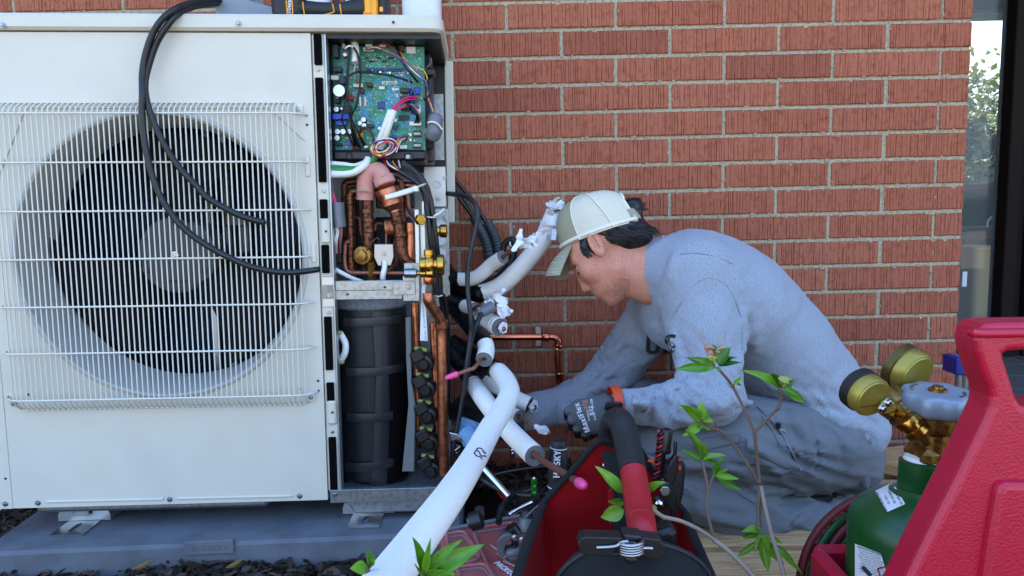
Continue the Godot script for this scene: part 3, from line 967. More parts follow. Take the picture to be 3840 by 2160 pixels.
	for q in [[Vector3(8.0, 0, -12.2), 3.5, 1.5, 1, "yellow green tree in sunlight beyond the far window"], [Vector3(6.9, 0, -10.2), 2.5, .9, 2, "dark evergreen shrub beyond the far window"], [Vector3(8.0, 0, -10.0), 2.2, 1.2, 0, "bright green bush beyond the far window"], [Vector3(9.6, 0, -13), 3.0, 1.6, 0, "second green tree further along the bank"]]:
		var tr := thing("garden_tree", q[0], q[4], "tree", "trees beyond the far window")
		mb = MB.new(); mb.tube(spline([q[0], q[0] + Vector3(.1, q[1] * .4, 0), q[0] + Vector3(-.05, q[1] * .8, .1)], 4), [.12, .11, .1, .09, .08, .07, .06, .05, .04], 8); part(tr, "trunk", mb, M.bark)
		for k in 5:
			mb = MB.new(); var g0 := k * 1.3; mb.tube(spline([q[0] + Vector3(0, q[1] * (.3 + .08 * k), 0), q[0] + Vector3(cos(g0) * q[2] * .4, q[1] * (.45 + .08 * k), sin(g0) * q[2] * .4), q[0] + Vector3(cos(g0) * q[2] * .8, q[1] * (.55 + .08 * k), sin(g0) * q[2] * .8)], 3), [.05, .045, .04, .03, .022, .016, .01], 6); part(tr, "limb", mb, M.bark)
		var mm2 := MultiMesh.new(); mm2.transform_format = MultiMesh.TRANSFORM_3D; mm2.mesh = leaf_m; var cnt := 2600; mm2.instance_count = cnt
		var cl := []
		for k in 22: cl.append(Vector3(r0.randfn(0, .5) * q[2], q[1] * r0.randf_range(.35, .95), r0.randfn(0, .5) * q[2]))
		for k in cnt:
			var c: Vector3 = cl[k % 22] + Vector3(r0.randfn(0, .17), r0.randfn(0, .15), r0.randfn(0, .17)) * q[2]
			mm2.set_instance_transform(k, Transform3D(Basis.from_euler(Vector3(r0.randf() * TAU, r0.randf() * TAU, r0.randf() * TAU)).scaled(Vector3.ONE * r0.randf_range(1.0, 2.0)), c))
		var ci2 := MultiMeshInstance3D.new(); ci2.name = "crown"; ci2.multimesh = mm2; ci2.material_override = M["tree_leaf%d" % q[3]]; tr.add_child(ci2); ci2.set_meta("kind", "stuff")
	for k in 1:
		mb = MB.new(); var bp := Vector3(6.3 + k * .95, .45 + r0.randf() * .5, -9.0 - r0.randf() * .8); crumple(mb, [bp + Vector3(-.3, -.5, 0), bp + Vector3(-.2, .1, 0), bp + Vector3(.1, .35, 0), bp + Vector3(.3, .42, 0)], [.35, .5, .36, .08], 80 + k, 9, .25)
		single("boulder", mb, M.concrete, "pale boulder under the trees beyond the far window", "boulder")

	# mulch
	var per := 5200
	for k in 5:
		var cm := MultiMesh.new()
		cm.transform_format = MultiMesh.TRANSFORM_3D
		cm.mesh = chip_mesh(300 + k)
		var ts := []
		while ts.size() < per:
			var x := rng.randf_range(-1.75, 1.3); var z := rng.randf_range(.0, 1.75)
			if x > -1.22 and x < -.02 and z > .17 and z < .585: continue
			var lift := 0.0
			if z > .55 and z < .75 and x < 0: lift = .012 * rng.randf()
			var y := -.008 + .012 * f.get_noise_2d(x * 2, z * 2) + rng.randf_range(.0, .016) + lift
			var b := Basis(Vector3.UP, rng.randf() * TAU) * Basis(Vector3.BACK, rng.randfn(0, .30)) * Basis(Vector3.RIGHT, rng.randfn(0, .6))
			ts.append(Transform3D(b.scaled(Vector3.ONE * rng.randf_range(.5, 1.15)), Vector3(x, y, z)))
		cm.instance_count = ts.size()
		for i in ts.size(): cm.set_instance_transform(i, ts[i])
		var ci := MultiMeshInstance3D.new()
		ci.name = numbered("mulch", self)
		ci.multimesh = cm; ci.material_override = M["mulch%d" % k]
		add_child(ci)
		ci.set_meta("kind", "stuff"); ci.set_meta("label", "dark brown shredded bark mulch over the planting bed"); ci.set_meta("category", "mulch")

	# fallen leaves
	for q in [[850, 2135, .035, "narrow yellow fallen leaf standing against the pad front"], [500, 2140, .04, "long tan fallen leaf on mulch before the pad"], [3000, 2130, .03, "small tan fallen leaf on mulch by the shrub stems"]]:
		mb = MB.new(); var a0 := G(q[0], q[1], .02); var rr := []
		for j in 6:
			var g0 := j / 5.0; var wd: float = .0062 * sin(PI * clampf(g0 * .9 + .06, 0, 1))
			var c0: Vector3 = a0 + Vector3(q[2] * g0, .004 + .016 * g0, .006 * sin(g0 * 4)); rr.append([c0 + Vector3(-.3, .8, .4) * wd, c0 + Vector3(0, 0, .002), c0 - Vector3(-.3, .8, .4) * wd])
		mb.sheet(rr, .0005); single("fallen_leaf", mb, M.dry_leaf, q[3], "leaf", "fallen leaves")
	# plastic equipment pad
	var pad := thing("equipment_pad", unit_base() + Vector3(.5, -.15, -.15), "grey plastic equipment pad under the outdoor unit, size moulded on front", "pad", "", Basis(Vector3.UP, .048))
	mb = MB.new()
	var xf := pad.transform
	mb.x = Transform3D(xf.basis, Vector3(-.646, 0, .385))
	mb.box(Vector3(0, .0175, 0), Vector3(1.03, .085, .43), .007)
	part(pad, "slab", mb, M.pad_grey)
	mb = MB.new(); mb.x = Transform3D(xf.basis, W(783, 2040, .605))
	mb.x.origin += xf.basis * Vector3(0, -.008, -.004)
	mb.box(Vector3(0, 0, 0), Vector3(.104, .03, .012), .0015)
	var plate := part(pad, "size_plate", mb, M.pad_grey)
	var pp: Vector3 = W(783, 2040, .605) + xf.basis * Vector3(0, -.008, .0065 - .004)
	var lt := MB.new(); lt.add(lettering("16 X 36 X 3", .011, true, .0012), Transform3D(xf.basis, pp))
	part(plate, "lettering", lt, M.pad_grey)

func unit_base() -> Vector3: return W(-8, 1908, .545)

# ---------------------------------------------------------------- outdoor unit: casing, fan, guard, feet
func holder(under: Node3D, nm: String) -> Node3D:
	var o := Node3D.new()
	var key := [under, nm]
	var k: int = serial.get(key, 0)
	serial[key] = k + 1
	o.name = nm if k == 0 else "%s_%03d" % [nm, k]
	under.add_child(o, true)
	return o

func screw_mesh(r := .0062) -> ArrayMesh:
	var mb := MB.new()
	mb.x = Transform3D(Basis(Vector3.RIGHT, PI / 2), Vector3.ZERO)
	mb.lathe([Vector2(r, 0), Vector2(r, .0009), Vector2(r * .93, .0014), Vector2(r * .64, .0015)], 16)
	mb.lathe([Vector2(r * .62, .0014), Vector2(r * .62, .0042), Vector2(r * .5, .0048), Vector2(r * .12, .0048), Vector2(0, .0032)], 6, .95)
	mb.box(Vector3(0, .0046, 0), Vector3(r * .75, .0008, r * .16)); mb.box(Vector3(0, .0046, 0), Vector3(r * .16, .0008, r * .75))
	return mb.done()

func at_unit(c: String, x: float, y: float, z: float) -> Transform3D: return Transform3D(Basis(), u1(c, x, y, z))

# a thin box between two survey corners at depth z (its front), thickness t
func ubox(mb: MB, c: String, x0: float, y0: float, x1: float, y1: float, z: float, t: float, bev := 0.0) -> void:
	var a := u1(c, x0, y0, z); var b := u1(c, x1, y1, z)
	var m := (a + b) / 2.0
	mb.box(Vector3(m.x, m.y, z - t / 2), Vector3(absf(b.x - a.x), absf(a.y - b.y), t), bev)

func build_unit_case() -> void:
	unit = thing("heat_pump_unit", unit_base(), "off-white outdoor heat pump unit with fan guard and opened service compartment", "heat pump", "", Basis(Vector3.UP, .048) * Basis(Vector3.BACK, -.015))
	var mb := MB.new()
	# top cover
	mb.x = Transform3D(Basis(Vector3.RIGHT, -PI / 2), Vector3(.4985, 1.024, -.165))
	mb.prism(rrect(1.003, .352, .028, 5), 0, .034, .006)
	var cover := upart(unit, "top_cover", mb, M.enamel)
	mb = MB.new(); mb.box(Vector3(.44, 1.0245, .0115), Vector3(.872, .003, .002))
	# front panel with the round fan opening
	mb = MB.new()
	var c := Vector2(.387, .554); var R := .308
	var x0 := .0335; var x1 := .7215; var y0 := 0.0; var y1 := 1.021
	var N := 96
	var angs := []
	for k in N: angs.append(TAU * k / N - PI)
	for q in [Vector2(x0, y0), Vector2(x1, y0), Vector2(x1, y1), Vector2(x0, y1)]: angs.append((q - c).angle())
	angs.sort()
	var inn := []; var outp := []
	for a in angs:
		var d := Vector2(cos(a), sin(a))
		inn.append(c + d * R)
		var t := 1e9
		if d.x > 1e-6: t = minf(t, (x1 - c.x) / d.x)
		if d.x < -1e-6: t = minf(t, (x0 - c.x) / d.x)
		if d.y > 1e-6: t = minf(t, (y1 - c.y) / d.y)
		if d.y < -1e-6: t = minf(t, (y0 - c.y) / d.y)
		outp.append(c + d * t)
	for k in angs.size():
		var j := (k + 1) % angs.size()
		var p: Vector2 = inn[k]; var q: Vector2 = inn[j]; var r: Vector2 = outp[j]; var s: Vector2 = outp[k]
		var i0 := mb.vert(Vector3(p.x, p.y, 0), Vector3.BACK); mb.vert(Vector3(q.x, q.y, 0), Vector3.BACK); mb.vert(Vector3(r.x, r.y, 0), Vector3.BACK); mb.vert(Vector3(s.x, s.y, 0), Vector3.BACK)
		mb.tri(i0, i0 + 1, i0 + 2); mb.tri(i0, i0 + 2, i0 + 3)
		mb.quad(Vector3(s.x, s.y, 0), Vector3(r.x, r.y, 0), Vector3(r.x, r.y, -.018), Vector3(s.x, s.y, -.018))
	var panel := upart(unit, "front_panel", mb, M.enamel)
	# pressed beads along the foot of the panel
	for b in [[320, 812, 1125, 794], [1225, 790, 2018, 772]]:
		mb = MB.new()
		mb.tube([u1("g", b[0], b[1], .0005), u1("g", b[2], b[3], .0005)], .0028, 8, true)
		upart(panel, "pressed_bead", mb, M.enamel)
	# raised octagonal pressing round the opening
	mb = MB.new()
	var oct := [Vector3(.05, .70, .001), Vector3(.13, .868, .001), Vector3(.63, .868, .001), Vector3(.702, .80, .001)]
	for k in 3: mb.tube([oct[k], oct[k + 1]], .0022, 6)
	upart(panel, "pressed_ridge", mb, M.enamel)
	mb = MB.new(); mb.x = Transform3D(Basis(Vector3.RIGHT, PI / 2), Vector3(c.x, c.y, 0))
	mb.lathe([Vector2(.313, -.001), Vector2(.311, .004), Vector2(.306, .006), Vector2(.301, .003), Vector2(.2975, -.008), Vector2(.292, -.03), Vector2(.288, -.06), Vector2(.2865, -.10), Vector2(.2865, -.13)], 96)
	upart(unit, "bell_mouth", mb, M.shaft)
	# casing walls
	mb = MB.new(); mb.box(Vector3(.003, .51, -.165), Vector3(.006, 1.026, .33)); mb.box(Vector3(.0185, .51, -.001), Vector3(.0285, 1.022, .004), .001)
	upart(unit, "end_panel", mb, M.enamel)
	mb = MB.new(); mb.box(Vector3(.7395, .52, -.17), Vector3(.004, 1.0, .30))
	upart(unit, "partition_plate", mb, M.galvanised)
	mb = MB.new(); mb.box(Vector3(.37, .52, -.312), Vector3(.72, 1.0, .02))
	var coil := upart(unit, "heat_exchanger", mb, M.fin_blue)
	mb = MB.new()
	for k in 170: mb.box(Vector3(.02 + k * .00415, .52, -.298), Vector3(.0008, .99, .012))
	var fins := upart(coil, "fins", mb, M.fin_blue)
	fins.set_meta("kind", "stuff")
	mb = MB.new()
	for k in 14: mb.tube([Vector3(.02, .06 + k * .07, -.303), Vector3(.72, .06 + k * .07, -.303)], .0045, 6)
	upart(coil, "copper_rows", mb, M.dull_copper).set_meta("kind", "stuff")
	mb = MB.new(); mb.box(Vector3(.37, .003, -.16), Vector3(.70, .006, .30))
	upart(unit, "floor_pan", mb, M.galvanised)
	# fan motor on its two uprights
	mb = MB.new()
	for xx in [.40, .445]: mb.box(Vector3(xx, .52, -.262), Vector3(.016, .98, .018), .002)
	var mt := upart(unit, "motor_mount", mb, M.galv_plain)
	mb = MB.new(); mb.x = Transform3D(Basis(Vector3.RIGHT, PI / 2), Vector3(.39, .552, 0))
	mb.lathe([Vector2(0, -.26), Vector2(.055, -.26), Vector2(.06, -.25), Vector2(.06, -.18), Vector2(.05, -.165), Vector2(0, -.165)], 24)
	upart(mt, "motor", mb, M.motor_grey)
	mb = MB.new(); mb.box(Vector3(.475, .63, -.235), Vector3(.05, .035, .04), .004); mb.box(Vector3(.49, .59, -.24), Vector3(.03, .09, .02), .004)
	upart(mt, "motor_bracket", mb, M.motor_grey)
	# fan
	var fan := holder(unit, "fan")
	var fc := Vector3(.385, .552, 0)
	mb = MB.new(); mb.x = Transform3D(Basis(Vector3.RIGHT, PI / 2), fc)
	mb.lathe([Vector2(0, -.082), Vector2(.03, -.082), Vector2(.078, -.083), Vector2(.086, -.087), Vector2(.088, -.15), Vector2(.06, -.16)], 40)
	var hub := upart(fan, "hub", mb, M.hub_grey)
	for k in 6:
		var a := .5 + k * TAU / 6
		mb = MB.new(); mb.x = Transform3D(Basis(Vector3.RIGHT, PI / 2), fc + Vector3(cos(a) * .073, sin(a) * .073, -.0825))
		mb.lathe([Vector2(.0052, 0), Vector2(.0052, .002), Vector2(.0036, .0024), Vector2(.003, .0008), Vector2(0, .0008)], 10)
		upart(hub, "rivet", mb, M.black_plastic if k % 2 else M.hub_grey)
	upart(hub, "shaft_screw", screw_mesh(.009), M.chrome, Transform3D(Basis(), fc + Vector3(-.003, 0, -.082)))
	mb = MB.new(); mb.x = Transform3D(Basis(), fc + Vector3(0, -.060, -.0818)); mb.add(lettering(">PP/PE-GF<", .007, false, .0006))
	upart(hub, "lettering", mb, M.fan_black)
	for b in 3:
		var mid := deg_to_rad([213.0, 333.0, 93.0][b])
		var rows := []
		for j in 9:
			var f := j / 8.0
			var r := lerpf(.082, .276, f)
			var lead := mid - deg_to_rad(lerpf(38, 52, f)); var trail := mid + deg_to_rad(lerpf(22, 33, pow(f, 1.4)))
			lead = mid - deg_to_rad(lerpf(28, 42, pow(f, 1.6)))
			var row := []
			for i in 13:
				var g := i / 12.0
				var a := lerpf(trail, lead, g)
				row.append(fc + Vector3(cos(a) * r, sin(a) * r, -.155 + .085 * g + .012 * sin(PI * g) - .008 * f))
			rows.append(row)
		mb = MB.new(); mb.sheet(rows, .003)
		upart(fan, "blade", mb, M.fan_black)
	# wire guard
	var guard := holder(unit, "fan_guard")
	for y in [.853, .753, .6525, .5525, .452, .3525, .251]:
		mb = MB.new()
		mb.tube(bent([Vector3(.047, y, .0), Vector3(.058, y, .024), Vector3(.085, y, .0335), Vector3(.675, y, .0335), Vector3(.700, y, .022), Vector3(.7085, y, .001)], .014, 4), .0021, 8)
		upart(guard, "cross_wire", mb, M.wire_enamel)
	for s in [[.878, .005], [.2235, .005]]:
		mb = MB.new()
		mb.tube([Vector3(.075, s[0], s[1]), Vector3(.682, s[0], s[1])], .0021, 8)
		upart(guard, "edge_wire", mb, M.wire_enamel)
	var wm := MB.new()
	wm.tube(bent([Vector3(0, .878, .005), Vector3(0, .863, .0305), Vector3(0, .242, .0305), Vector3(0, .2235, .006)], .012, 4), .00165, 6)
	var wmesh := wm.done()
	for k in 57:
		var xx := .068 + k * .01105
		var zz := 0.0
		if xx < .085: zz = -.009 * (.085 - xx) / .02
		if xx > .675: zz = -.014 * (xx - .675) / .02
		upart(guard, "upright_wire", wmesh, M.wire_enamel, Transform3D(Basis(), Vector3(xx, 0, zz)))
	for q in [["a", 2250, 822, 20], ["g", 2143, 88, -20]]:
		mb = MB.new()
		var p := u1(q[0], q[1], q[2], .003)
		mb.x = Transform3D(Basis(), p); mb.prism(rrect(.020, .020, .006), -.003, .0015, .0007)
		upart(guard, "tab", mb, M.wire_enamel)
	for p in [Vector3(.706, .745, .0), Vector3(.712, .56, 0)]:
		mb = MB.new(); mb.x = Transform3D(Basis(), p); mb.prism(rrect(.010, .045, .005), -.001, .004, .0015)
		upart(panel, "guard_hook", mb, M.enamel)
	# service frame post between the front panel and the open compartment
	mb = MB.new(); mb.box(Vector3(.7362, .52, -.010), Vector3(.0265, 1.0, .014), .002)
	var post := upart(unit, "frame_post", mb, M.enamel)
	mb = MB.new(); mb.box(Vector3(.7512, .52, -.016), Vector3(.0032, 1.0, .03), .0008)
	upart(post, "folded_edge", mb, M.galv_plain)
	for fm in [["a", 2389, 256, "a", 2391, 489], ["a", 2391, 584, "a", 2436, 1375], ["d", 152, 476, "d", 155, 650], ["d", 168, 890, "d", 172, 1146], ["e", 50, 222, "e", 57, 545], ["e", 70, 620, "e", 70, 732], ["e", 74, 950, "e", 77, 1268]]:
		var a := u1(fm[0], fm[1], fm[2], .003); var b := u1(fm[3], fm[4], fm[5], .003)
		mb = MB.new(); mb.box(Vector3(.7365, (a.y + b.y) / 2, .0005), Vector3(.0165, absf(a.y - b.y), .006), .0015)
		upart(post, "foam_strip", mb, M.black_foam)
	for k in [["d", 175, 765, .036], ["e", 72, 800, .036]]:
		var p := u1(k[0], k[1], k[2], .002)
		mb = MB.new(); mb.box(Vector3(.738, p.y, .002), Vector3(.020, k[3] * 1.5, .010), .004)
		upart(post, "latch", mb, M.enamel)
	for k in [["d", 205, 1280, .028, .03], ["d", 212, 1350, .03, .02]]:
		var p := u1(k[0], k[1], k[2], -.001)
		mb = MB.new(); mb.box(Vector3(.7385, p.y, -.0025), Vector3(.026, .05, .004), .001)
		upart(post, "joint_plate", mb, M.galv_plain)
	# fixing screws
	var sm := screw_mesh()
	for s in [["a", 22, 192, .014], ["a", 1800, 178, .014], ["a", 2250, 828, .006], ["g", 92, 133, .006], ["g", 2145, 90, .006], ["g", 38, 827, .003], ["g", 263, 820, .002], ["g", 1172, 795, .002], ["g", 2068, 773, .002],
			["a", 2405, 527, -.002], ["d", 158, 403, -.002], ["d", 208, 1350, .002], ["e", 58, 195, -.002], ["e", 78, 915, -.002], ["e", 92, 1293, .004]]:
		upart(unit, "screw", sm, M.steel, at_unit(s[0], s[1], s[2], s[3] - .0025))
	var pin := MB.new(); pin.x = Transform3D(Basis(Vector3.RIGHT, PI / 2), Vector3.ZERO); pin.lathe([Vector2(.0028, -.002), Vector2(.0028, .0004), Vector2(0, .0004)], 10)
	var pinm := pin.done()
	for s in [["a", 2312, 870], ["a", 2317, 942], ["f", 2365, 484], ["f", 2400, 1425], ["g", 192, 73], ["g", 60, 92], ["g", 2065, 34], ["g", 2197, 47], ["g", 38, 653], ["b", 905, 200], ["d", 175, 767], ["e", 75, 800]]:
		upart(unit, "pilot_hole", pinm, M.black_plastic, at_unit(s[0], s[1], s[2], .0135 if s[0] == "b" else (.0072 if s[0] in ["d", "e"] else .001)))
	# base pan with flange and feet
	mb = MB.new()
	mb.box(Vector3(.865, .006, -.163), Vector3(.275, .004, .33)); mb.box(Vector3(.865, .008, .001), Vector3(.275, .030, .003), .001); mb.box(Vector3(.867, .0225, -.003), Vector3(.276, .002, .014), .0008)
	mb.box(Vector3(1.001, .008, -.163), Vector3(.003, .03, .326))
	var pan := upart(unit, "base_pan", mb, M.galvanised)
	mb = MB.new(); mb.x = Transform3D(Basis(), Vector3(.865, -.013, -.16))
	mb.prism(PackedVector2Array([Vector2(-.13, .012), Vector2(-.095, -.004), Vector2(-.085, -.022), Vector2(.075, -.022), Vector2(.09, -.004), Vector2(.135, .012)]), -.15, .158, .003)
	upart(pan, "pressed_belly", mb, M.galvanised)
	mb = MB.new(); mb.box(Vector3(.32, -.014, -.165), Vector3(.52, .026, .27), .008)
	upart(pan, "pressed_belly", mb, M.galvanised)
	for ft in [["g", [340, 1052, 575, 1047, 692, 950, 474, 956], 888], ["i", [0, 1153, 205, 1147, 236, 1062, 42, 1064], 992]]:
		var q := []
		for k in 4: q.append(G(cx(ft[0], ft[1][k * 2]), cy(ft[0], ft[1][k * 2 + 1]), .0605))
		var hx: Vector3 = (q[1] - q[0]).normalized(); var mid: Vector3 = (q[0] + q[1] + q[2] + q[3]) / 4
		var out := PackedVector2Array(); var y := .0605
		for k in 4: out.append(Vector2(q[k].x, -q[k].z))
		var ctr := Vector2(mid.x, -mid.z); var ax := Vector2(q[3].x - q[0].x, -(q[3].z - q[0].z)).normalized() * .022; var ay := Vector2(hx.x, -hx.z) * .007
		var slot := PackedVector2Array()
		for k in 12:
			var g := TAU * k / 12
			slot.append(ctr + ax * (clampf(1.6 * cos(g), -1, 1) * .6 + .4 * cos(g)) + ay * sin(g))
		mb = MB.new(); mb.x = Transform3D(Basis(Vector3.RIGHT, -PI / 2), Vector3(0, y, 0))
		# slotted plate: ring of quads between outline and slot
		var op := []
		for k in 12:
			var d := (slot[k] - ctr).normalized()
			var best := 1e9
			for e in 4:
				var hit = Geometry2D.segment_intersects_segment(ctr, ctr + d * .3, out[e], out[(e + 1) % 4])
				if hit != null: best = minf(best, (hit - ctr).length())
			op.append(ctr + d * best)
		for e in 4:
			var near := 0
			for k in 12:
				if (op[k] - out[e]).length() < (op[near] - out[e]).length(): near = k
			op[near] = out[e]
		for k in 12:
			var j := (k + 1) % 12
			var A := Vector3(slot[k].x, slot[k].y, .004); var Bq := Vector3(slot[j].x, slot[j].y, .004); var Cq := Vector3(op[j].x, op[j].y, .003); var D := Vector3(op[k].x, op[k].y, .003)
			mb.quad(A, Bq, Cq, D); mb.quad(A, Bq, Vector3(Bq.x, Bq.y, 0), Vector3(A.x, A.y, 0)); mb.quad(D, Cq, Vector3(Cq.x, Cq.y, 0), Vector3(D.x, D.y, 0))
		var foot := part(unit, "foot", mb, M.steel)
		mb = MB.new()
		var m2: Vector3 = (q[2] + q[3]) / 2
		mb.x = Transform3D(unit.transform.basis, Vector3(m2.x, .0605, m2.z))
		mb.prism(PackedVector2Array([Vector2(-.060, .002), Vector2(-.060, .016), Vector2(-.052, .036), Vector2(-.024, .036), Vector2(-.024, .02), Vector2(.018, .02), Vector2(.018, .036), Vector2(.05, .036), Vector2(.058, .016), Vector2(.058, .002)]), -.3, -.002, .001)
		part(foot, "channel", mb, M.galv_plain)
		mb = MB.new(); mb.x = Transform3D(unit.transform.basis, Vector3(m2.x, .0605, m2.z)); mb.box(Vector3(-.003, .042, .003), Vector3(.034, .05, .004), .001)
		part(foot, "strap", mb, M.galvanised)

# ---------------------------------------------------------------- outdoor unit: what the open service compartment shows
func board_box(under: Node3D, nm: String, c: String, r: Array, h: float, m: Material, z: float, bev := .0008) -> void:
	var mb := MB.new()
	var a := u1(c, r[0], r[1], z); var b := u1(c, r[2], r[3], z)
	var mid := (a + b) / 2.0
	mb.box(Vector3(mid.x, mid.y, z + h / 2), Vector3(absf(b.x - a.x), absf(a.y - b.y), h), bev)
	upart(under, nm, mb, m)

func cylinder_up(under: Node3D, nm: String, c: String, x: float, y: float, r: float, h: float, m: Material, top: Material, z: float) -> void:
	var mb := MB.new(); mb.x = Transform3D(Basis(Vector3.RIGHT, PI / 2), u1(c, x, y, z))
	mb.lathe([Vector2(r, 0), Vector2(r, h * .97), Vector2(r * .9, h)], 14)
	var o := upart(under, nm, mb, m)
	mb = MB.new(); mb.x = Transform3D(Basis(Vector3.RIGHT, PI / 2), u1(c, x, y, z))
	mb.lathe([Vector2(r * .9, h), Vector2(r * .86, h * 1.01), Vector2(0, h * 1.012)], 14)
	upart(o, "cap_plate", mb, top)

func lead(under: Node3D, nm: String, c: String, pts: Array, r: float, m: Material, sub := 5, sides := 6) -> MeshInstance3D:
	var mb := MB.new()
	mb.tube(spline(ul(c, pts), sub), r, sides)
	return upart(under, nm, mb, m)

func pipe(under: Node3D, nm: String, c: String, pts: Array, r: float, m: Material, bend := .02) -> MeshInstance3D:
	var mb := MB.new()
	mb.tube(bent(ul(c, pts), bend, 5), r, 14)
	return upart(under, nm, mb, m)

func jitter(pts: Array, amt: float, za: float) -> Array:
	var o := []
	for k in range(0, pts.size(), 3): o.append_array([pts[k] + rng.randf_range(-amt, amt), pts[k + 1] + rng.randf_range(-amt, amt) * .5, pts[k + 2] + rng.randf_range(-za, za)])
	return o

func hexnut(under: Node3D, nm: String, a: Vector3, b: Vector3, r: float, m: Material) -> MeshInstance3D:
	var mb := MB.new(); mb.x = look_to(b - a, a)
	var l := (b - a).length()
	mb.lathe([Vector2(0, 0), Vector2(r * .88, 0), Vector2(r, l * .12), Vector2(r, l * .88), Vector2(r * .88, l), Vector2(0, l)], 6, .99)
	return upart(under, nm, mb, m)

func round_bar(under: Node3D, nm: String, a: Vector3, b: Vector3, prof: Array, m: Material, segs := 18) -> MeshInstance3D:   # prof: (radius, share of length)
	var mb := MB.new(); mb.x = look_to(b - a, a)
	var l := (b - a).length(); var p := []
	for q in prof: p.append(Vector2(q[0], q[1] * l))
	mb.lathe(p, segs)
	return upart(under, nm, mb, m)

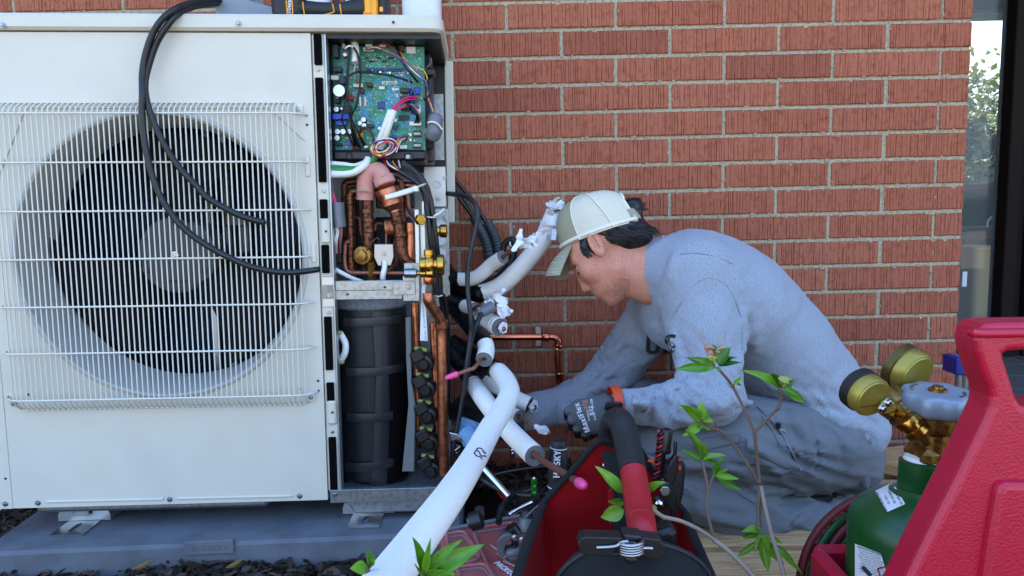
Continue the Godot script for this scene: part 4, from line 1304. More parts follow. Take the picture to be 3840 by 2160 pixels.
func build_unit_guts() -> void:
	var mb: MB
	# enclosure of the compartment
	mb = MB.new(); mb.box(Vector3(.865, 1.018, -.165), Vector3(.255, .010, .31))  # black sheet standing in for the shadow under the top cover
	upart(unit, "cover_shade_sheet", mb, M.black_plastic)
	mb = MB.new(); mb.box(Vector3(.862, .88, -.318), Vector3(.255, .27, .008)); mb.box(Vector3(.862, .885, -.20), Vector3(.205, .25, .12), .004)
	upart(unit, "control_housing", mb, M.black_plastic)
	mb = MB.new(); mb.box(Vector3(.862, .38, -.322), Vector3(.255, .74, .004))
	upart(unit, "rear_panel", mb, M.galvanised)
	mb = MB.new(); mb.box(Vector3(1.0, .86, -.318), Vector3(.022, .33, .022), .002)
	var rp := upart(unit, "rear_post", mb, M.enamel)
	mb = MB.new(); mb.box(Vector3(1.0, .655, -.318), Vector3(.018, .08, .018), .002)
	upart(rp, "lower_post", mb, M.enamel)
	mb = MB.new(); ubox(mb, "b", 1212, 852, 1368, 1449, -.30, .003)
	upart(unit, "side_plate", mb, M.galvanised)
	mb = MB.new(); ubox(mb, "d", 1060, 180, 1262, 545, -.275, .003, .001)
	upart(unit, "side_plate", mb, M.galv_plain)
	mb = MB.new(); ubox(mb, "d", 1150, 560, 1302, 1449, -.25, .003, .001); ubox(mb, "e", 735, 120, 800, 1130, -.25, .003, .001)
	var vp := upart(unit, "valve_plate", mb, M.galvanised)
	for q in [[1185, 345, -.27, 26], [1210, 710, -.2485, 40], [1212, 850, -.2485, 36], [1220, 965, -.2485, 36]]:
		mb = MB.new(); mb.x = Transform3D(Basis(Vector3.RIGHT, PI / 2), u1("d", q[0], q[1], q[2])); var rr: float = q[3] / 2.415 / 1440.0
		mb.lathe([Vector2(rr * 1.2, 0), Vector2(rr * 1.15, .0015), Vector2(rr, .001), Vector2(0, .001)], 18)
		upart(vp, "knockout", mb, M.paper)
	for q in [[1255, 652], [1268, 1045], [1250, 280], [1185, 470]]:
		upart(vp, "screw", screw_mesh(.005), M.steel, at_unit("d", q[0], q[1], -.247))
	# ------------ control board
	var bz := -.075
	mb = MB.new(); ubox(mb, "b", 318, 395, 1205, 1405, bz - .008, .02, .002)
	var tray := upart(unit, "board_tray", mb, M.black_plastic)
	var rim := MB.new()
	ubox(rim, "b", 318, 392, 1180, 412, bz + .006, .02, .001); ubox(rim, "b", 320, 415, 352, 1390, bz + .006, .02, .001); ubox(rim, "b", 370, 1380, 1210, 1440, bz + .006, .02, .001)
	upart(tray, "rim", rim, M.black_plastic)
	mb = MB.new()
	var p0 := u1("b", 352, 420, bz); var p1 := u1("b", 1185, 425, bz); var p2 := u1("b", 1196, 1362, bz); var p3 := u1("b", 382, 1378, bz)
	var i0 := mb.vert(p0, Vector3.BACK, Vector2(0, 0)); mb.vert(p1, Vector3.BACK, Vector2(1, 0)); mb.vert(p2, Vector3.BACK, Vector2(1, 1)); mb.vert(p3, Vector3.BACK, Vector2(0, 1))
	mb.tri(i0, i0 + 1, i0 + 2); mb.tri(i0, i0 + 2, i0 + 3)
	var dz := Vector3(0, 0, -.002)
	for e in [[p0, p1], [p1, p2], [p2, p3], [p3, p0]]: mb.quad(e[0], e[1], e[1] + dz, e[0] + dz)
	var pcb := upart(unit, "circuit_board", mb, M.board_green)
	var boxes := [["relay", [372, 422, 425, 535], .022, "relay_grey"], ["relay", [368, 618, 452, 662], .018, "relay_grey"], ["relay", [428, 700, 482, 772], .02, "relay_grey"], ["connector", [357, 700, 428, 740], .024, "plug_white"],
		["connector", [450, 405, 482, 447], .014, "plug_white"], ["filter_coil", [372, 1042, 515, 1092], .024, "box_blue"], ["filter_coil", [395, 1098, 490, 1142], .016, "box_blue"], ["rectifier", [468, 962, 538, 1035], .014, "chip_black"],
		["transformer", [585, 1200, 636, 1252], .014, "yellow_plastic"], ["processor", [765, 920, 832, 987], .003, "chip_blue"], ["relay", [968, 805, 1055, 848], .016, "chip_black"], ["relay", [972, 882, 1060, 928], .016, "chip_black"], ["relay", [975, 958, 1062, 1006], .016, "chip_black"],
		["connector", [1102, 797, 1150, 862], .016, "plug_blue"], ["connector", [500, 868, 552, 918], .022, "plug_red"], ["connector", [668, 755, 720, 792], .012, "plug_maroon"], ["connector", [535, 1322, 618, 1352], .012, "plug_maroon"], ["connector", [990, 1230, 1036, 1268], .012, "plug_maroon"],
		["connector", [962, 420, 1006, 476], .012, "plug_maroon"], ["connector", [548, 765, 636, 797], .012, "plug_white"], ["connector", [638, 440, 736, 472], .012, "plug_white"], ["connector", [660, 411, 722, 433], .012, "plug_white"], ["connector", [783, 411, 842, 433], .012, "plug_white"],
		["connector", [1055, 1105, 1162, 1142], .012, "plug_white"], ["connector", [968, 1318, 1032, 1352], .012, "plug_white"], ["connector", [780, 788, 832, 816], .010, "plug_white"], ["connector", [648, 1322, 682, 1344], .012, "plug_white"], ["connector", [1105, 958, 1156, 1030], .014, "plug_white"],
		["connector", [890, 1238, 956, 1270], .012, "plug_blue"], ["film_capacitor", [605, 812, 648, 850], .012, "plug_maroon"], ["chip", [902, 1140, 948, 1182], .005, "chip_blue"], ["chip", [482, 1280, 522, 1318], .005, "box_blue"], ["switch_bank", [1088, 1186, 1160, 1242], .007, "chip_black"], ["switch_bank", [1088, 1292, 1160, 1342], .007, "chip_black"],
		["button", [1050, 1206, 1076, 1238], .006, "solder"], ["button", [1050, 1254, 1076, 1284], .006, "solder"], ["relay", [395, 905, 432, 945], .02, "chip_black"], ["relay", [655, 1128, 735, 1160], .008, "chip_black"], ["relay", [390, 1300, 448, 1325], .012, "chip_black"], ["fuse", [600, 880, 619, 966], .008, "plug_white"], ["fuse", [645, 880, 663, 966], .008, "plug_white"], ["relay", [955, 1045, 1050, 1092], .003, "chip_black"]]
	for b in boxes: board_box(pcb, b[0], "b", b[1], b[2], M[b[3]], bz)
	for k in 12:
		var x := 665 + k * 27.5 + (4 if k > 2 else 0) + (6 if k > 5 else 0)
		board_box(pcb, "chip", "b", [x, 618, x + 21, 650], .005, M.chip_blue, bz)
	for k in 9:
		var x := 660 + (k % 5) * 56 + (30 if k > 4 else 0)
		board_box(pcb, "diode", "b", [x, 520 + 30 * (k % 2), x + 22, 534 + 30 * (k % 2)], .004, M.plug_maroon if k % 3 == 0 else M.chip_black, bz)
	for b in [[1025, 425, 1106, 482], [803, 737, 942, 763]]: board_box(pcb, "sticker", "b", b, .0006, M.paper, bz, 0)
	for s in 2:
		for k in 6:
			board_box(pcb, "switch_key", "b", [1094 + k * 10.6, 1203 + s * 104, 1101 + k * 10.6, 1226 + s * 104], .009, M.plug_white, bz, .0003)
	for q in [[480, 505, .006, .018], [410, 890, .006, .016], [404, 1000, .0065, .02], [414, 1200, .0065, .02], [464, 1200, .0065, .02], [516, 1200, .0065, .02], [411, 1256, .0065, .02], [610, 1124, .006, .018], [644, 1092, .0065, .018], [648, 1144, .006, .016], [786, 1167, .0045, .01], [445, 990, .003, .012], [920, 1090, .006, .008], [793, 662, .003, .01], [878, 667, .003, .01], [1042, 670, .003, .01]]:
		cylinder_up(pcb, "capacitor", "b", q[0], q[1], q[2], q[3], M.cap_sleeve, M.cap_top, bz)
	cylinder_up(pcb, "capacitor", "b", 448, 850, .0145, .045, M.cap_sleeve, M.cap_top, bz)
	for q in [[1070, 840], [1075, 925], [1080, 990]]:
		mb = MB.new(); mb.ball(u1("b", q[0], q[1], bz + .012), Vector3(.0045, .011, .010), 10, 8)
		upart(pcb, "varistor", mb, M.disc_blue)
	for mt in [["chip_black", 90], ["solder", 160], ["plug_white", 60]]:
		mb = MB.new()
		for k in mt[1]:
			var q := u1("b", rng.randf_range(400, 1170), rng.randf_range(450, 1345), bz)
			mb.box(q + Vector3(0, 0, .001), Vector3(rng.randf_range(.001, .0035), rng.randf_range(.001, .003), .0022))
		upart(pcb, "surface_components", mb, M[mt[0]]).set_meta("kind", "stuff")
	mb = MB.new(); mb.x = Transform3D(Basis(), u1("b", 872, 752, bz + .0007)); mb.add(lettering("SW M4DR1", .0042, true, .0002))
	upart(pcb, "lettering", mb, M.print_black)
	mb = MB.new(); mb.x = Transform3D(Basis(), u1("b", 925, 808, bz + .0003)); mb.prism(PackedVector2Array([Vector2(-.009, 0), Vector2(-.004, .005), Vector2(-.004, .002), Vector2(.008, .002), Vector2(.008, -.002), Vector2(-.004, -.002), Vector2(-.004, -.005)]), 0, .0004)
	upart(pcb, "printed_arrow", mb, M.white_print)
	# ------------ wiring on the board
	for k in 7: lead(unit, "wire", "b", jitter([470, 380, bz + .03, 500, 450, bz + .05, 492, 700, bz + .05, 490, 860, bz + .045, 515, 1000, bz + .04, 545, 1180, bz + .03, 575 + k * 5, 1335, bz + .012], 9, .006), .0014, M.wire_black)
	for k in 6: lead(unit, "wire", "b", jitter([515, 395, bz + .03, 570, 470, bz + .05, 606, 600, bz + .05, 605, 760, bz + .045, 570, 950, bz + .04, 525, 1060, bz + .035, 530, 1200, bz + .03, 560 + k * 8, 1335, bz + .012], 8, .006), .0014, M.wire_black)
	for k in 3: lead(unit, "wire", "b", jitter([520, 1060, bz + .03, 560, 1150, bz + .03, 640 + k * 10, 1330, bz + .012], 6, .004), .0014, M.wire_black)
	for k in 3: lead(unit, "wire", "b", jitter([495, 850, bz + .045, 440, 1060, bz + .045, 470, 1160, bz + .035, 545, 1330, bz + .012], 8, .004), .0012, M.wire_black)
	lead(unit, "sleeve", "b", [548, 372, bz + .02, 562, 450, bz + .035, 560, 570, bz + .045], .0085, M.nylon, 5, 10)
	for k in 2: lead(unit, "wire", "b", jitter([556, 565, bz + .04, 555, 680, bz + .03, 580, 765, bz + .01], 8, .003), .0014, [M.wire_red, M.white_wire][k])
	lead(unit, "wire_tie", "b", [470, 440, bz + .055, 505, 415, bz + .06, 540, 425, bz + .055], .002, M.white_wire)
	var rb := [M.wire_blue, M.white_wire, M.wire_orange, M.wire_red, M.wire_yellow, M.wire_black, M.wire_grey, M.wire_blue]
	for k in 8:
		var o := k * 5.0
		lead(unit, "wire", "b", jitter([648 + o, 448, bz + .012, 760 + o, 430 + o * .3, bz + .03, 950 + o * .4, 530 - o * .4, bz + .04, 1090 + o * .3, 650 - o * .6, bz + .04, 1195 + o * .2, 760 - o * .5, bz + .04, 1215 + o * .3, 880, bz + .03, 1250 + o * .5, 1000, bz + .03, 1262 + o * .4, 1070, bz + .03], 2, .003), .0014, rb[k])
	lead(unit, "wire", "b", [725, 430, bz + .01, 790, 400, bz + .02, 880, 420, bz + .03, 960, 530, bz + .035], .0014, M.wire_red)
	lead(unit, "wire", "b", [940, 435, bz + .02, 970, 480, bz + .03, 1060, 590, bz + .035, 1170, 630, bz + .03, 1210, 700, bz + .03, 1205, 740, bz + .03], .0015, M.wire_yellow)
	for k in 3: lead(unit, "wire", "b", jitter([895 + k * 14, 380, bz + .02, 960, 490, bz + .035, 1010, 600, bz + .04, 1060, 660, bz + .04, 1128, 745, bz + .015], 5, .003), .0021, M.wire_black)
	lead(unit, "wire", "b", [500, 690, bz + .05, 575, 655, bz + .05, 700, 660, bz + .035, 900, 690, bz + .03, 1080, 748, bz + .015], .0024, M.wire_black)
	lead(unit, "wire", "b", [1000, 620, bz + .03, 1060, 770, bz + .03, 1125, 905, bz + .01], .0014, M.wire_grey)
	for k in 2:
		lead(unit, "wire", "b", [1125, 880 + k * 22, bz + .014, 1040, 880 + k * 24, bz + .03, 950, 930 + k * 20, bz + .04, 885 + k * 18, 1005, bz + .045], .0022, M.wire_magenta)
		lead(unit, "wire", "b", [1140, 965 + k * 12, bz + .014, 1040, 945 + k * 16, bz + .03, 940, 985 + k * 12, bz + .04, 900, 1030, bz + .045], .0022, [M.wire_grey, M.wire_magenta][k])
		lead(unit, "sleeve", "b", [882 + k * 28, 1000, bz + .05, 850 + k * 30, 1090, bz + .05, 805 + k * 36, 1210, bz + .045, 745 + k * 42, 1345, bz + .03], .0072, M.nylon, 5, 10)
	for k in 3: lead(unit, "wire", "b", jitter([1140 - k * 20, 1112, bz + .012, 1146 - k * 14, 1050, bz + .03, 1090 - k * 10, 960, bz + .035, 1030, 945, bz + .04], 3, .002), .0022, M.wire_black if k else M.wire_grey)
	lead(unit, "wire", "b", [605, 1205, bz + .02, 625, 1160, bz + .03, 680, 1170, bz + .03, 722, 1250, bz + .03, 715, 1340, bz + .03, 700, 1410, bz + .01], .003, M.wire_brown)
	var loom := [M.wire_red, M.white_wire, M.wire_blue, M.wire_yellow, M.wire_red, M.white_wire, M.wire_blue, M.wire_yellow, M.wire_magenta, M.wire_orange, M.white_wire]
	for k in 11:
		var pts := []
		var cxx := 815 + rng.randf_range(-12, 12); var cyy := 1335 + rng.randf_range(-8, 8); var rx := 118 - k * 5.5; var ry := 78 - k * 4.0
		for s in 15:
			var g := -.4 + s * TAU * 1.0 / 14
			pts.append_array([cxx + rx * cos(g) + 14 * sin(g), cyy + ry * sin(g) - 28 * cos(g), bz + .055 + rng.randf_range(-.004, .004)])
		lead(unit, "wire", "b", pts, .0013, loom[k], 4)
		lead(unit, "wire", "b", jitter([900 + k * 3, 1300 + k * 8, bz + .05, 940 + k * 3, 1260 + k * 2, bz + .04, 900 + k * 12, 1245 + (k % 3) * 8, bz + .012], 3, .002), .0013, loom[k], 4)
	# right-hand loom in its grey wrap
	mb = MB.new(); mb.tube(spline(ul("b", [1290, 1045, -.06, 1285, 1110, -.055, 1275, 1190, -.055, 1255, 1255, -.06]), 4), [.013, .019, .021, .022, .021, .022, .021, .022, .023, .022, .021, .02, .018], 12, true, .8)
	upart(unit, "loom_wrap", mb, M.grey_sleeve)
	mb = MB.new(); mb.tube(spline(ul("b", [1218, 1112, -.036, 1250, 1103, -.030, 1300, 1118, -.031, 1350, 1175, -.040]), 4), .0022, 6)
	upart(unit, "wire_tie", mb, M.nylon)
	for k in 5: lead(unit, "wire", "b", jitter([1280, 1250, -.05, 1230, 1235, -.045, 1205, 1200, -.05, 1200, 1170, -.06], 6, .004), .0015, [M.wire_red, M.wire_yellow, M.white_wire, M.wire_black, M.wire_orange][k])
	for k in 4: lead(unit, "wire", "b", jitter([1180, 420, -.10, 1230, 500, -.09, 1240, 560, -.10, 1190, 620, -.09, 1200, 680, -.09], 8, .01), .0016, [M.wire_blue, M.wire_black, M.wire_black, M.wire_grey][k])
	mb = MB.new(); ubox(mb, "b", 1180, 610, 1280, 690, -.10, .04, .004)
	upart(unit, "edge_clip", mb, M.black_plastic)
	mb = MB.new(); mb.tube(spline(ul("b", [1180, 740, -.05, 1235, 735, -.045, 1228, 860, -.045, 1180, 900, -.05]), 5), .004, 6)
	upart(unit, "edge_clip", mb, M.black_plastic)
	for k in 6:
		mb = MB.new(); ubox(mb, "b", 1212, 1262 + k * 14, 1272 - k * 2, 1269 + k * 14, -.10, .05)
		upart(unit, "cooling_fin", mb, M.black_plastic)
	lead(unit, "wire", "b", [275, 315, -.02, 380, 320, -.03, 480, 340, -.08, 560, 360, -.14], .008, M.nylon, 5, 10)
	mb = MB.new(); mb.ball(u1("b", 1100, 350, -.1), Vector3(.035, .012, .02), 12, 8)
	upart(unit, "loom_wrap", mb, M.grey_sleeve)
	mb = MB.new(); ubox(mb, "b", 410, 352, 612, 392, -.08, .03, .003); ubox(mb, "b", 800, 350, 960, 392, -.08, .03, .003)
	upart(tray, "top_guide", mb, M.black_plastic)
	# shelf under the board
	mb = MB.new(); ubox(mb, "d", 230, 28, 1085, 128, -.05, .10, .006)
	var shelf := upart(unit, "shelf", mb, M.black_plastic)
	for q in [[355, 55, 410, 115], [700, 55, 760, 118], [880, 60, 965, 120]]:
		mb = MB.new(); ubox(mb, "d", q[0], q[1], q[2], q[3], -.044, .01, .002)
		upart(shelf, "clip", mb, M.black_plastic)
	upart(shelf, "screw", screw_mesh(.005), M.steel, at_unit("d", 918, 92, -.0435))
	# ------------ cables under the shelf
	lead(unit, "cable", "d", [190, 248, -.02, 330, 246, -.03, 430, 228, -.035, 520, 170, -.04, 560, 110, -.05], .0085, M.white_wire, 5, 10)
	lead(unit, "cable", "d", [190, 205, -.025, 400, 208, -.035, 500, 190, -.045, 590, 130, -.05, 620, 90, -.05], .0078, M.wire_green, 5, 10)
	for k in 2: lead(unit, "cable", "d", [190, 150 + k * 22, -.03, 330, 160 + k * 20, -.04, 440, 172 + k * 8, -.045, 560, 125, -.055], .0055, [M.white_wire, M.wire_grey][k], 5, 8)
	for k in 6: lead(unit, "wire", "d", jitter([690 + k * 28, 110, -.06, 720 + k * 24, 160, -.045, 790 + k * 14, 200, -.04, 835 + k * 10, 222 - k * 8, -.04], 4, .003), .0016, [M.wire_red, M.white_wire, M.wire_blue, M.wire_yellow, M.wire_brown, M.white_wire][k])
	for k in 5: lead(unit, "hose", "d", jitter([838 + k * 8, 225 - k * 22, -.04, 930 + k * 12, 275 - k * 14, -.035, 1020 + k * 12, 345 - k * 4, -.03, 1075 + k * 10, 460, -.03, 1095 + k * 12, 620, -.035, 1120 + k * 14, 850, -.04, 1150 + k * 13, 1080, -.05, 1165 + k * 13, 1340, -.06], 3, .005), .0058, M.cable_black, 5, 8)
	for k in 4: lead(unit, "hose", "e", jitter([725 + k * 6, 90, -.07, 740 + k * 8, 200, -.09, 760 + k * 5, 500, -.12, 745 + k * 8, 800, -.13], 4, .006), .0058, M.cable_black, 5, 8)
	for q in [[1098, 636, 1155, 640, -.028], [1172, 1352, 1222, 1348, -.050]]:
		mb = MB.new(); mb.tube(spline(ul("d", [q[0], q[1], q[4], (q[0] + q[2]) / 2, q[1] + 4, q[4] + .008, q[2], q[3], q[4]]), 4), .0042, 6, true, .4)
		upart(unit, "cable_tie", mb, M.nylon)
	lead(unit, "cable_tie", "d", [1150, 630, -.03, 1200, 605, -.025, 1245, 565, -.02], .003, M.nylon)
	mb = MB.new(); mb.tube(ul("d", [712, 462, -.012, 800, 440, -.012, 900, 408, -.012, 985, 382, -.012]), .0062, 6, true, .25, PI / 2)
	var tie := upart(unit, "cable_tie", mb, M.nylon)
	mb = MB.new(); ubox(mb, "d", 960, 355, 1012, 408, -.006, .014, .002)
	upart(tie, "tie_head", mb, M.nylon)
	mb = MB.new(); mb.tube(spline(ul("d", [1010, 366, -.012, 1040, 352, -.010, 1066, 345, -.022]), 4), .0062, 6, true, .3)
	upart(tie, "tie_tail", mb, M.nylon)
	# ------------ refrigerant circuit
	pipe(unit, "suction_pipe", "d", [552, 470, -.06, 552, 700, -.06, 560, 900, -.06, 590, 1230, -.08], .0135, M.burnt_copper)
	pipe(unit, "pink_sleeve", "d", [532, 484, -.06, 532, 300, -.06, 575, 215, -.058, 665, 215, -.052, 715, 330, -.046], .0195, M.pink_foam, .05)
	round_bar(unit, "pink_sleeve", u1("d", 690, 272, -.048), u1("d", 718, 345, -.046), [[0, 0], [.022, 0], [.024, .08], [.024, .9], [.022, 1], [.0, 1]], M.pink_foam)
	for q in [[462, 402, 585, 405, -.038], [660, 285, 725, 258, -.03]]:
		mb = MB.new(); mb.tube(spline(ul("d", [q[0], q[1], q[4], (q[0] + q[2]) / 2, (q[1] + q[3]) / 2, q[4] + .004, q[2], q[3], q[4]]), 4), .0045, 6, true, .35)
		upart(unit, "cable_tie", mb, M.bud)
	round_bar(unit, "muffler", u1("d", 708, 330, -.045), u1("d", 800, 590, -.045), [[.011, 0], [.012, .08], [.025, .2], [.026, .3], [.025, .42], [.026, .75], [.018, .88], [.013, .95], [.013, 1]], M.copper, 24)
	pipe(unit, "discharge_pipe", "d", [798, 575, -.045, 845, 760, -.045, 855, 950, -.045, 900, 1040, -.048, 985, 1085, -.05], .0125, M.burnt_copper, .03)
	for q in [[818, 665, 826, 700], [848, 780, 850, 820]]:
		round_bar(unit, "brazed_joint", u1("d", q[0], q[1], -.045), u1("d", q[2], q[3], -.045), [[.0125, 0], [.0145, .15], [.0145, .85], [.0125, 1]], M.burnt_copper)
	for q in [[545, 560, .0155], [553, 640, .0152], [558, 735, .015]]:
		round_bar(unit, "brazed_joint", u1("d", q[0], q[1], -.06), u1("d", q[0] + 3, q[1] + 45, -.06), [[.0135, 0], [q[2], .1], [q[2], .9], [.0135, 1]], M.burnt_copper)
	pipe(unit, "copper_pipe", "d", [560, 305, -.10, 365, 322, -.10, 345, 345, -.10, 345, 860, -.10], .0085, M.burnt_copper, .03)
	pipe(unit, "copper_pipe", "d", [480, 402, -.08, 398, 408, -.08, 388, 470, -.08, 396, 830, -.08, 405, 1140, -.08], .0115, M.burnt_copper, .03)
	pipe(unit, "copper_pipe", "d", [395, 858, -.06, 350, 868, -.06, 343, 1050, -.06, 365, 1140, -.055, 880, 1146, -.05], .0048, M.dull_copper, .03)
	pipe(unit, "copper_pipe", "d", [735, 290, -.10, 835, 300, -.10, 858, 380, -.10, 870, 760, -.10], .0085, M.burnt_copper, .03)
	pipe(unit, "copper_pipe", "d", [600, 440, -.13, 640, 400, -.13, 900, 345, -.13, 980, 360, -.13], .0085, M.copper, .03)
	pipe(unit, "copper_pipe", "d", [885, 415, -.09, 912, 440, -.09, 920, 570, -.09, 985, 640, -.07], .006, M.dull_copper, .02)
	pipe(unit, "copper_pipe", "d", [940, 690, -.06, 940, 1060, -.06], .0145, M.copper)
	pipe(unit, "copper_pipe", "d", [800, 690, -.12, 806, 960, -.12, 790, 1060, -.10, 700, 1170, -.09, 640, 1210, -.09], .011, M.burnt_copper, .03)
	pipe(unit, "copper_pipe", "d", [430, 640, -.12, 480, 645, -.12, 485, 780, -.12, 520, 830, -.12, 640, 905, -.11], .0042, M.dull_copper, .02)
	pipe(unit, "copper_pipe", "d", [620, 760, -.11, 625, 690, -.11, 700, 700, -.11, 740, 720, -.10], .0042, M.dull_copper, .02)
	pipe(unit, "copper_pipe", "d", [640, 880, -.05, 660, 850, -.045, 640, 820, -.045, 560, 890, -.04, 540, 940, -.035], .0016, M.wire_brown, .01)
	pipe(unit, "copper_pipe", "d", [585, 1040, -.05, 585, 1210, -.06], .009, M.aged_brass)
	pipe(unit, "copper_pipe", "d", [720, 760, -.08, 720, 900, -.06], .0035, M.copper)
	for k in 9:
		mb = MB.new()
		var pts := []
		for s in 21:
			var g := TAU * s / 20
			pts.append(u1("d", 706 + k * 9.5, 735, -.085) + Vector3(.004 * sin(g * .5), .021 * cos(g), .012 * sin(g)))
		mb.tube(pts, .0021, 6)
		upart(unit, "capillary_turn", mb, M.copper)
	# four-way valve end and expansion valve plate
	var vb := u1("d", 530, 980, -.06)
	mb = MB.new(); mb.x = Transform3D(Basis(Vector3.UP, -.25) * Basis(Vector3.RIGHT, PI / 2), vb)
	mb.lathe([Vector2(.0, -.02), Vector2(.019, -.02), Vector2(.0225, -.01), Vector2(.0225, .012), Vector2(.020, .018), Vector2(.013, .019), Vector2(.0125, .027), Vector2(.009, .028), Vector2(0, .028)], 24)
	upart(unit, "valve_body", mb, M.aged_brass)
	round_bar(unit, "valve_neck", u1("d", 578, 1035, -.06), u1("d", 590, 1110, -.06), [[.010, 0], [.011, .1], [.011, .5], [.009, .6], [.009, 1]], M.brass)
	mb = MB.new(); mb.x = Transform3D(Basis(), u1("d", 700, 975, -.045))
	mb.prism(PackedVector2Array([Vector2(-.021, .023), Vector2(.021, .023), Vector2(.022, -.006), Vector2(.015, -.025), Vector2(.006, -.026), Vector2(.006, -.017), Vector2(-.006, -.017), Vector2(-.006, -.026), Vector2(-.014, -.025), Vector2(-.022, -.006)]), -.012, .002, .001)
	var lv := upart(unit, "valve_shield", mb, M.steel)
	upart(lv, "screw", screw_mesh(.0055), M.steel, at_unit("d", 702, 972, -.0435))
	lead(unit, "cable", "d", [705, 1040, -.045, 705, 1100, -.035, 692, 1160, -.03, 690, 1215, -.04], .0062, M.white_wire, 5, 10)
	lead(unit, "cable", "d", [250, 1105, -.04, 330, 1150, -.04, 420, 1195, -.05, 500, 1220, -.06], .005, M.white_wire, 5, 8)
	lead(unit, "cable", "d", [200, 310, -.03, 225, 390, -.03, 262, 510, -.03], .004, M.wire_magenta, 5, 8)
	lead(unit, "cable", "d", [190, 350, -.035, 215, 430, -.035, 245, 515, -.035], .004, M.wire_grey, 5, 8)
	mb = MB.new(); mb.tube(ul("d", [285, 505, -.03, 292, 620, -.03, 305, 728, -.03]), .021, 14, true, .6)
	upart(unit, "wrap_sleeve", mb, M.grey_sleeve)
	for k in 4: lead(unit, "cable", "d", [270 + k * 14, 725, -.03, 275 + k * 13, 790, -.03, 255 + k * 16, 870, -.035, 262 + k * 14, 960, -.06], .0032, [M.white_wire, M.white_wire, M.wire_red, M.wire_grey][k], 4, 6)
	mb = MB.new(); ubox(mb, "d", 235, 870, 325, 1060, -.06, .03, .003)
	upart(unit, "terminal_cover", mb, M.black_plastic)
	# dark boxes added in place of the shade behind the pipes
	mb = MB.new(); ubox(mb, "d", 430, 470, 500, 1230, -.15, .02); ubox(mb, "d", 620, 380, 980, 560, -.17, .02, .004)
	upart(unit, "depth_shade_boxes", mb, M.dark_steel)
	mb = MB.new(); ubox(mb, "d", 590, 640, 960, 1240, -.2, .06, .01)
	upart(unit, "depth_shade_block", mb, M.black_soft)
	# brackets
	mb = MB.new(); ubox(mb, "d", 975, 568, 1024, 1062, -.012, .003, .001)
	var br := upart(unit, "valve_bracket", mb, M.galv_plain)
	mb = MB.new(); ubox(mb, "d", 1024, 640, 1084, 1290, -.030, .003, .001); ubox(mb, "d", 1040, 492, 1066, 650, -.030, .003, .001)
	upart(br, "rear_flange", mb, M.galv_plain)
	mb = MB.new(); ubox(mb, "d", 880, 1055, 1026, 1180, -.010, .003, .001); ubox(mb, "d", 868, 1172, 1024, 1398, -.0085, .003, .001)
	upart(br, "corner_plate", mb, M.galvanised)
	mb = MB.new(); ubox(mb, "d", 255, 1216, 870, 1300, -.0105, .004, .0015); ubox(mb, "d", 255, 1300, 870, 1382, -.0135, .004, .0015); ubox(mb, "d", 780, 1218, 985, 1342, -.0045, .003, .001)
	upart(br, "cross_bar", mb, M.galvanised)
	for q in [[945, 1090, -.008], [920, 1268, -.003]]: upart(br, "screw", screw_mesh(.0062), M.steel, at_unit("d", q[0], q[1], q[2]))
	for q in [[708, 1273, -.009], [370, 1337, -.012]]:
		mb = MB.new(); mb.x = Transform3D(Basis(Vector3.RIGHT, PI / 2), u1("d", q[0], q[1], q[2])); mb.lathe([Vector2(.0028, -.002), Vector2(.0028, .0004), Vector2(0, .0004)], 10)
		upart(br, "pilot_hole", mb, M.black_plastic)
	# service valves
	var v1 := holder(unit, "service_valve")
	hexnut(v1, "cap_nut", u1("d", 1012, 660, -.012), u1("d", 1042, 662, -.002), .0125, M.brass)
	round_bar(v1, "stem", u1("d", 1175, 765, -.12), u1("d", 1215, 765, -.12), [[0, 0], [.012, 0], [.012, .6], [.010, 1], [0, 1]], M.brass)
	hexnut(v1, "cap_nut", u1("d", 1208, 763, -.12), u1("d", 1272, 763, -.12), .0175, M.brass)
	var v2 := holder(unit, "service_valve")
	var vz := .004
	round_bar(v2, "body", u1("d", 1030, 1075, vz), u1("d", 1192, 1070, vz), [[0, 0], [.0165, 0], [.0175, .08], [.0175, .3], [.013, .42], [.013, .8], [.015, 1], [0, 1]], M.brass)
	hexnut(v2, "cap_nut", u1("d", 1180, 1070, vz), u1("d", 1245, 1068, vz), .0255, M.brass)
	round_bar(v2, "neck", u1("d", 1105, 1060, vz), u1("d", 1105, 980, vz), [[.012, 0], [.011, .4], [.008, .6], [.008, 1]], M.brass)
	hexnut(v2, "cap_nut", u1("d", 1104, 990, vz), u1("d", 1103, 932, vz), .0115, M.brass)
	mb = MB.new(); mb.ball(u1("d", 1110, 1072, vz), Vector3(.017, .02, .017), 16, 10)
	upart(v2, "core", mb, M.brass)
	round_bar(v2, "strainer", u1("d", 882, 1147, vz), u1("d", 998, 1148, vz), [[.006, 0], [.010, .05], [.010, .95], [.006, 1]], M.steel)
	round_bar(v2, "flare_stem", u1("d", 995, 1148, vz), u1("d", 1085, 1146, vz), [[.004, 0], [.0045, .3], [.007, .34], [.0095, .4], [.0095, .9], [.006, 1]], M.brass)
	hexnut(v2, "flare_nut", u1("d", 1082, 1146, vz), u1("d", 1148, 1143, vz), .0145, M.brass)
	# liquid line running down from the valve
	mb = MB.new(); mb.tube(spline(ul("e", [652, 78, .0, 658, 130, .0, 690, 185, -.01, 722, 235, -.02, 733, 300, -.03, 736, 450, -.03, 741, 700, -.03, 745, 1000, -.03, 748, 1175, -.03]), 5), .0122, 16)
	upart(unit, "liquid_line", mb, M.copper)
	round_bar(unit, "swaged_joint", u1("e", 731, 240, -.026), u1("e", 735, 290, -.028), [[.0125, 0], [.0152, .1], [.0152, .9], [.0125, 1]], M.copper)
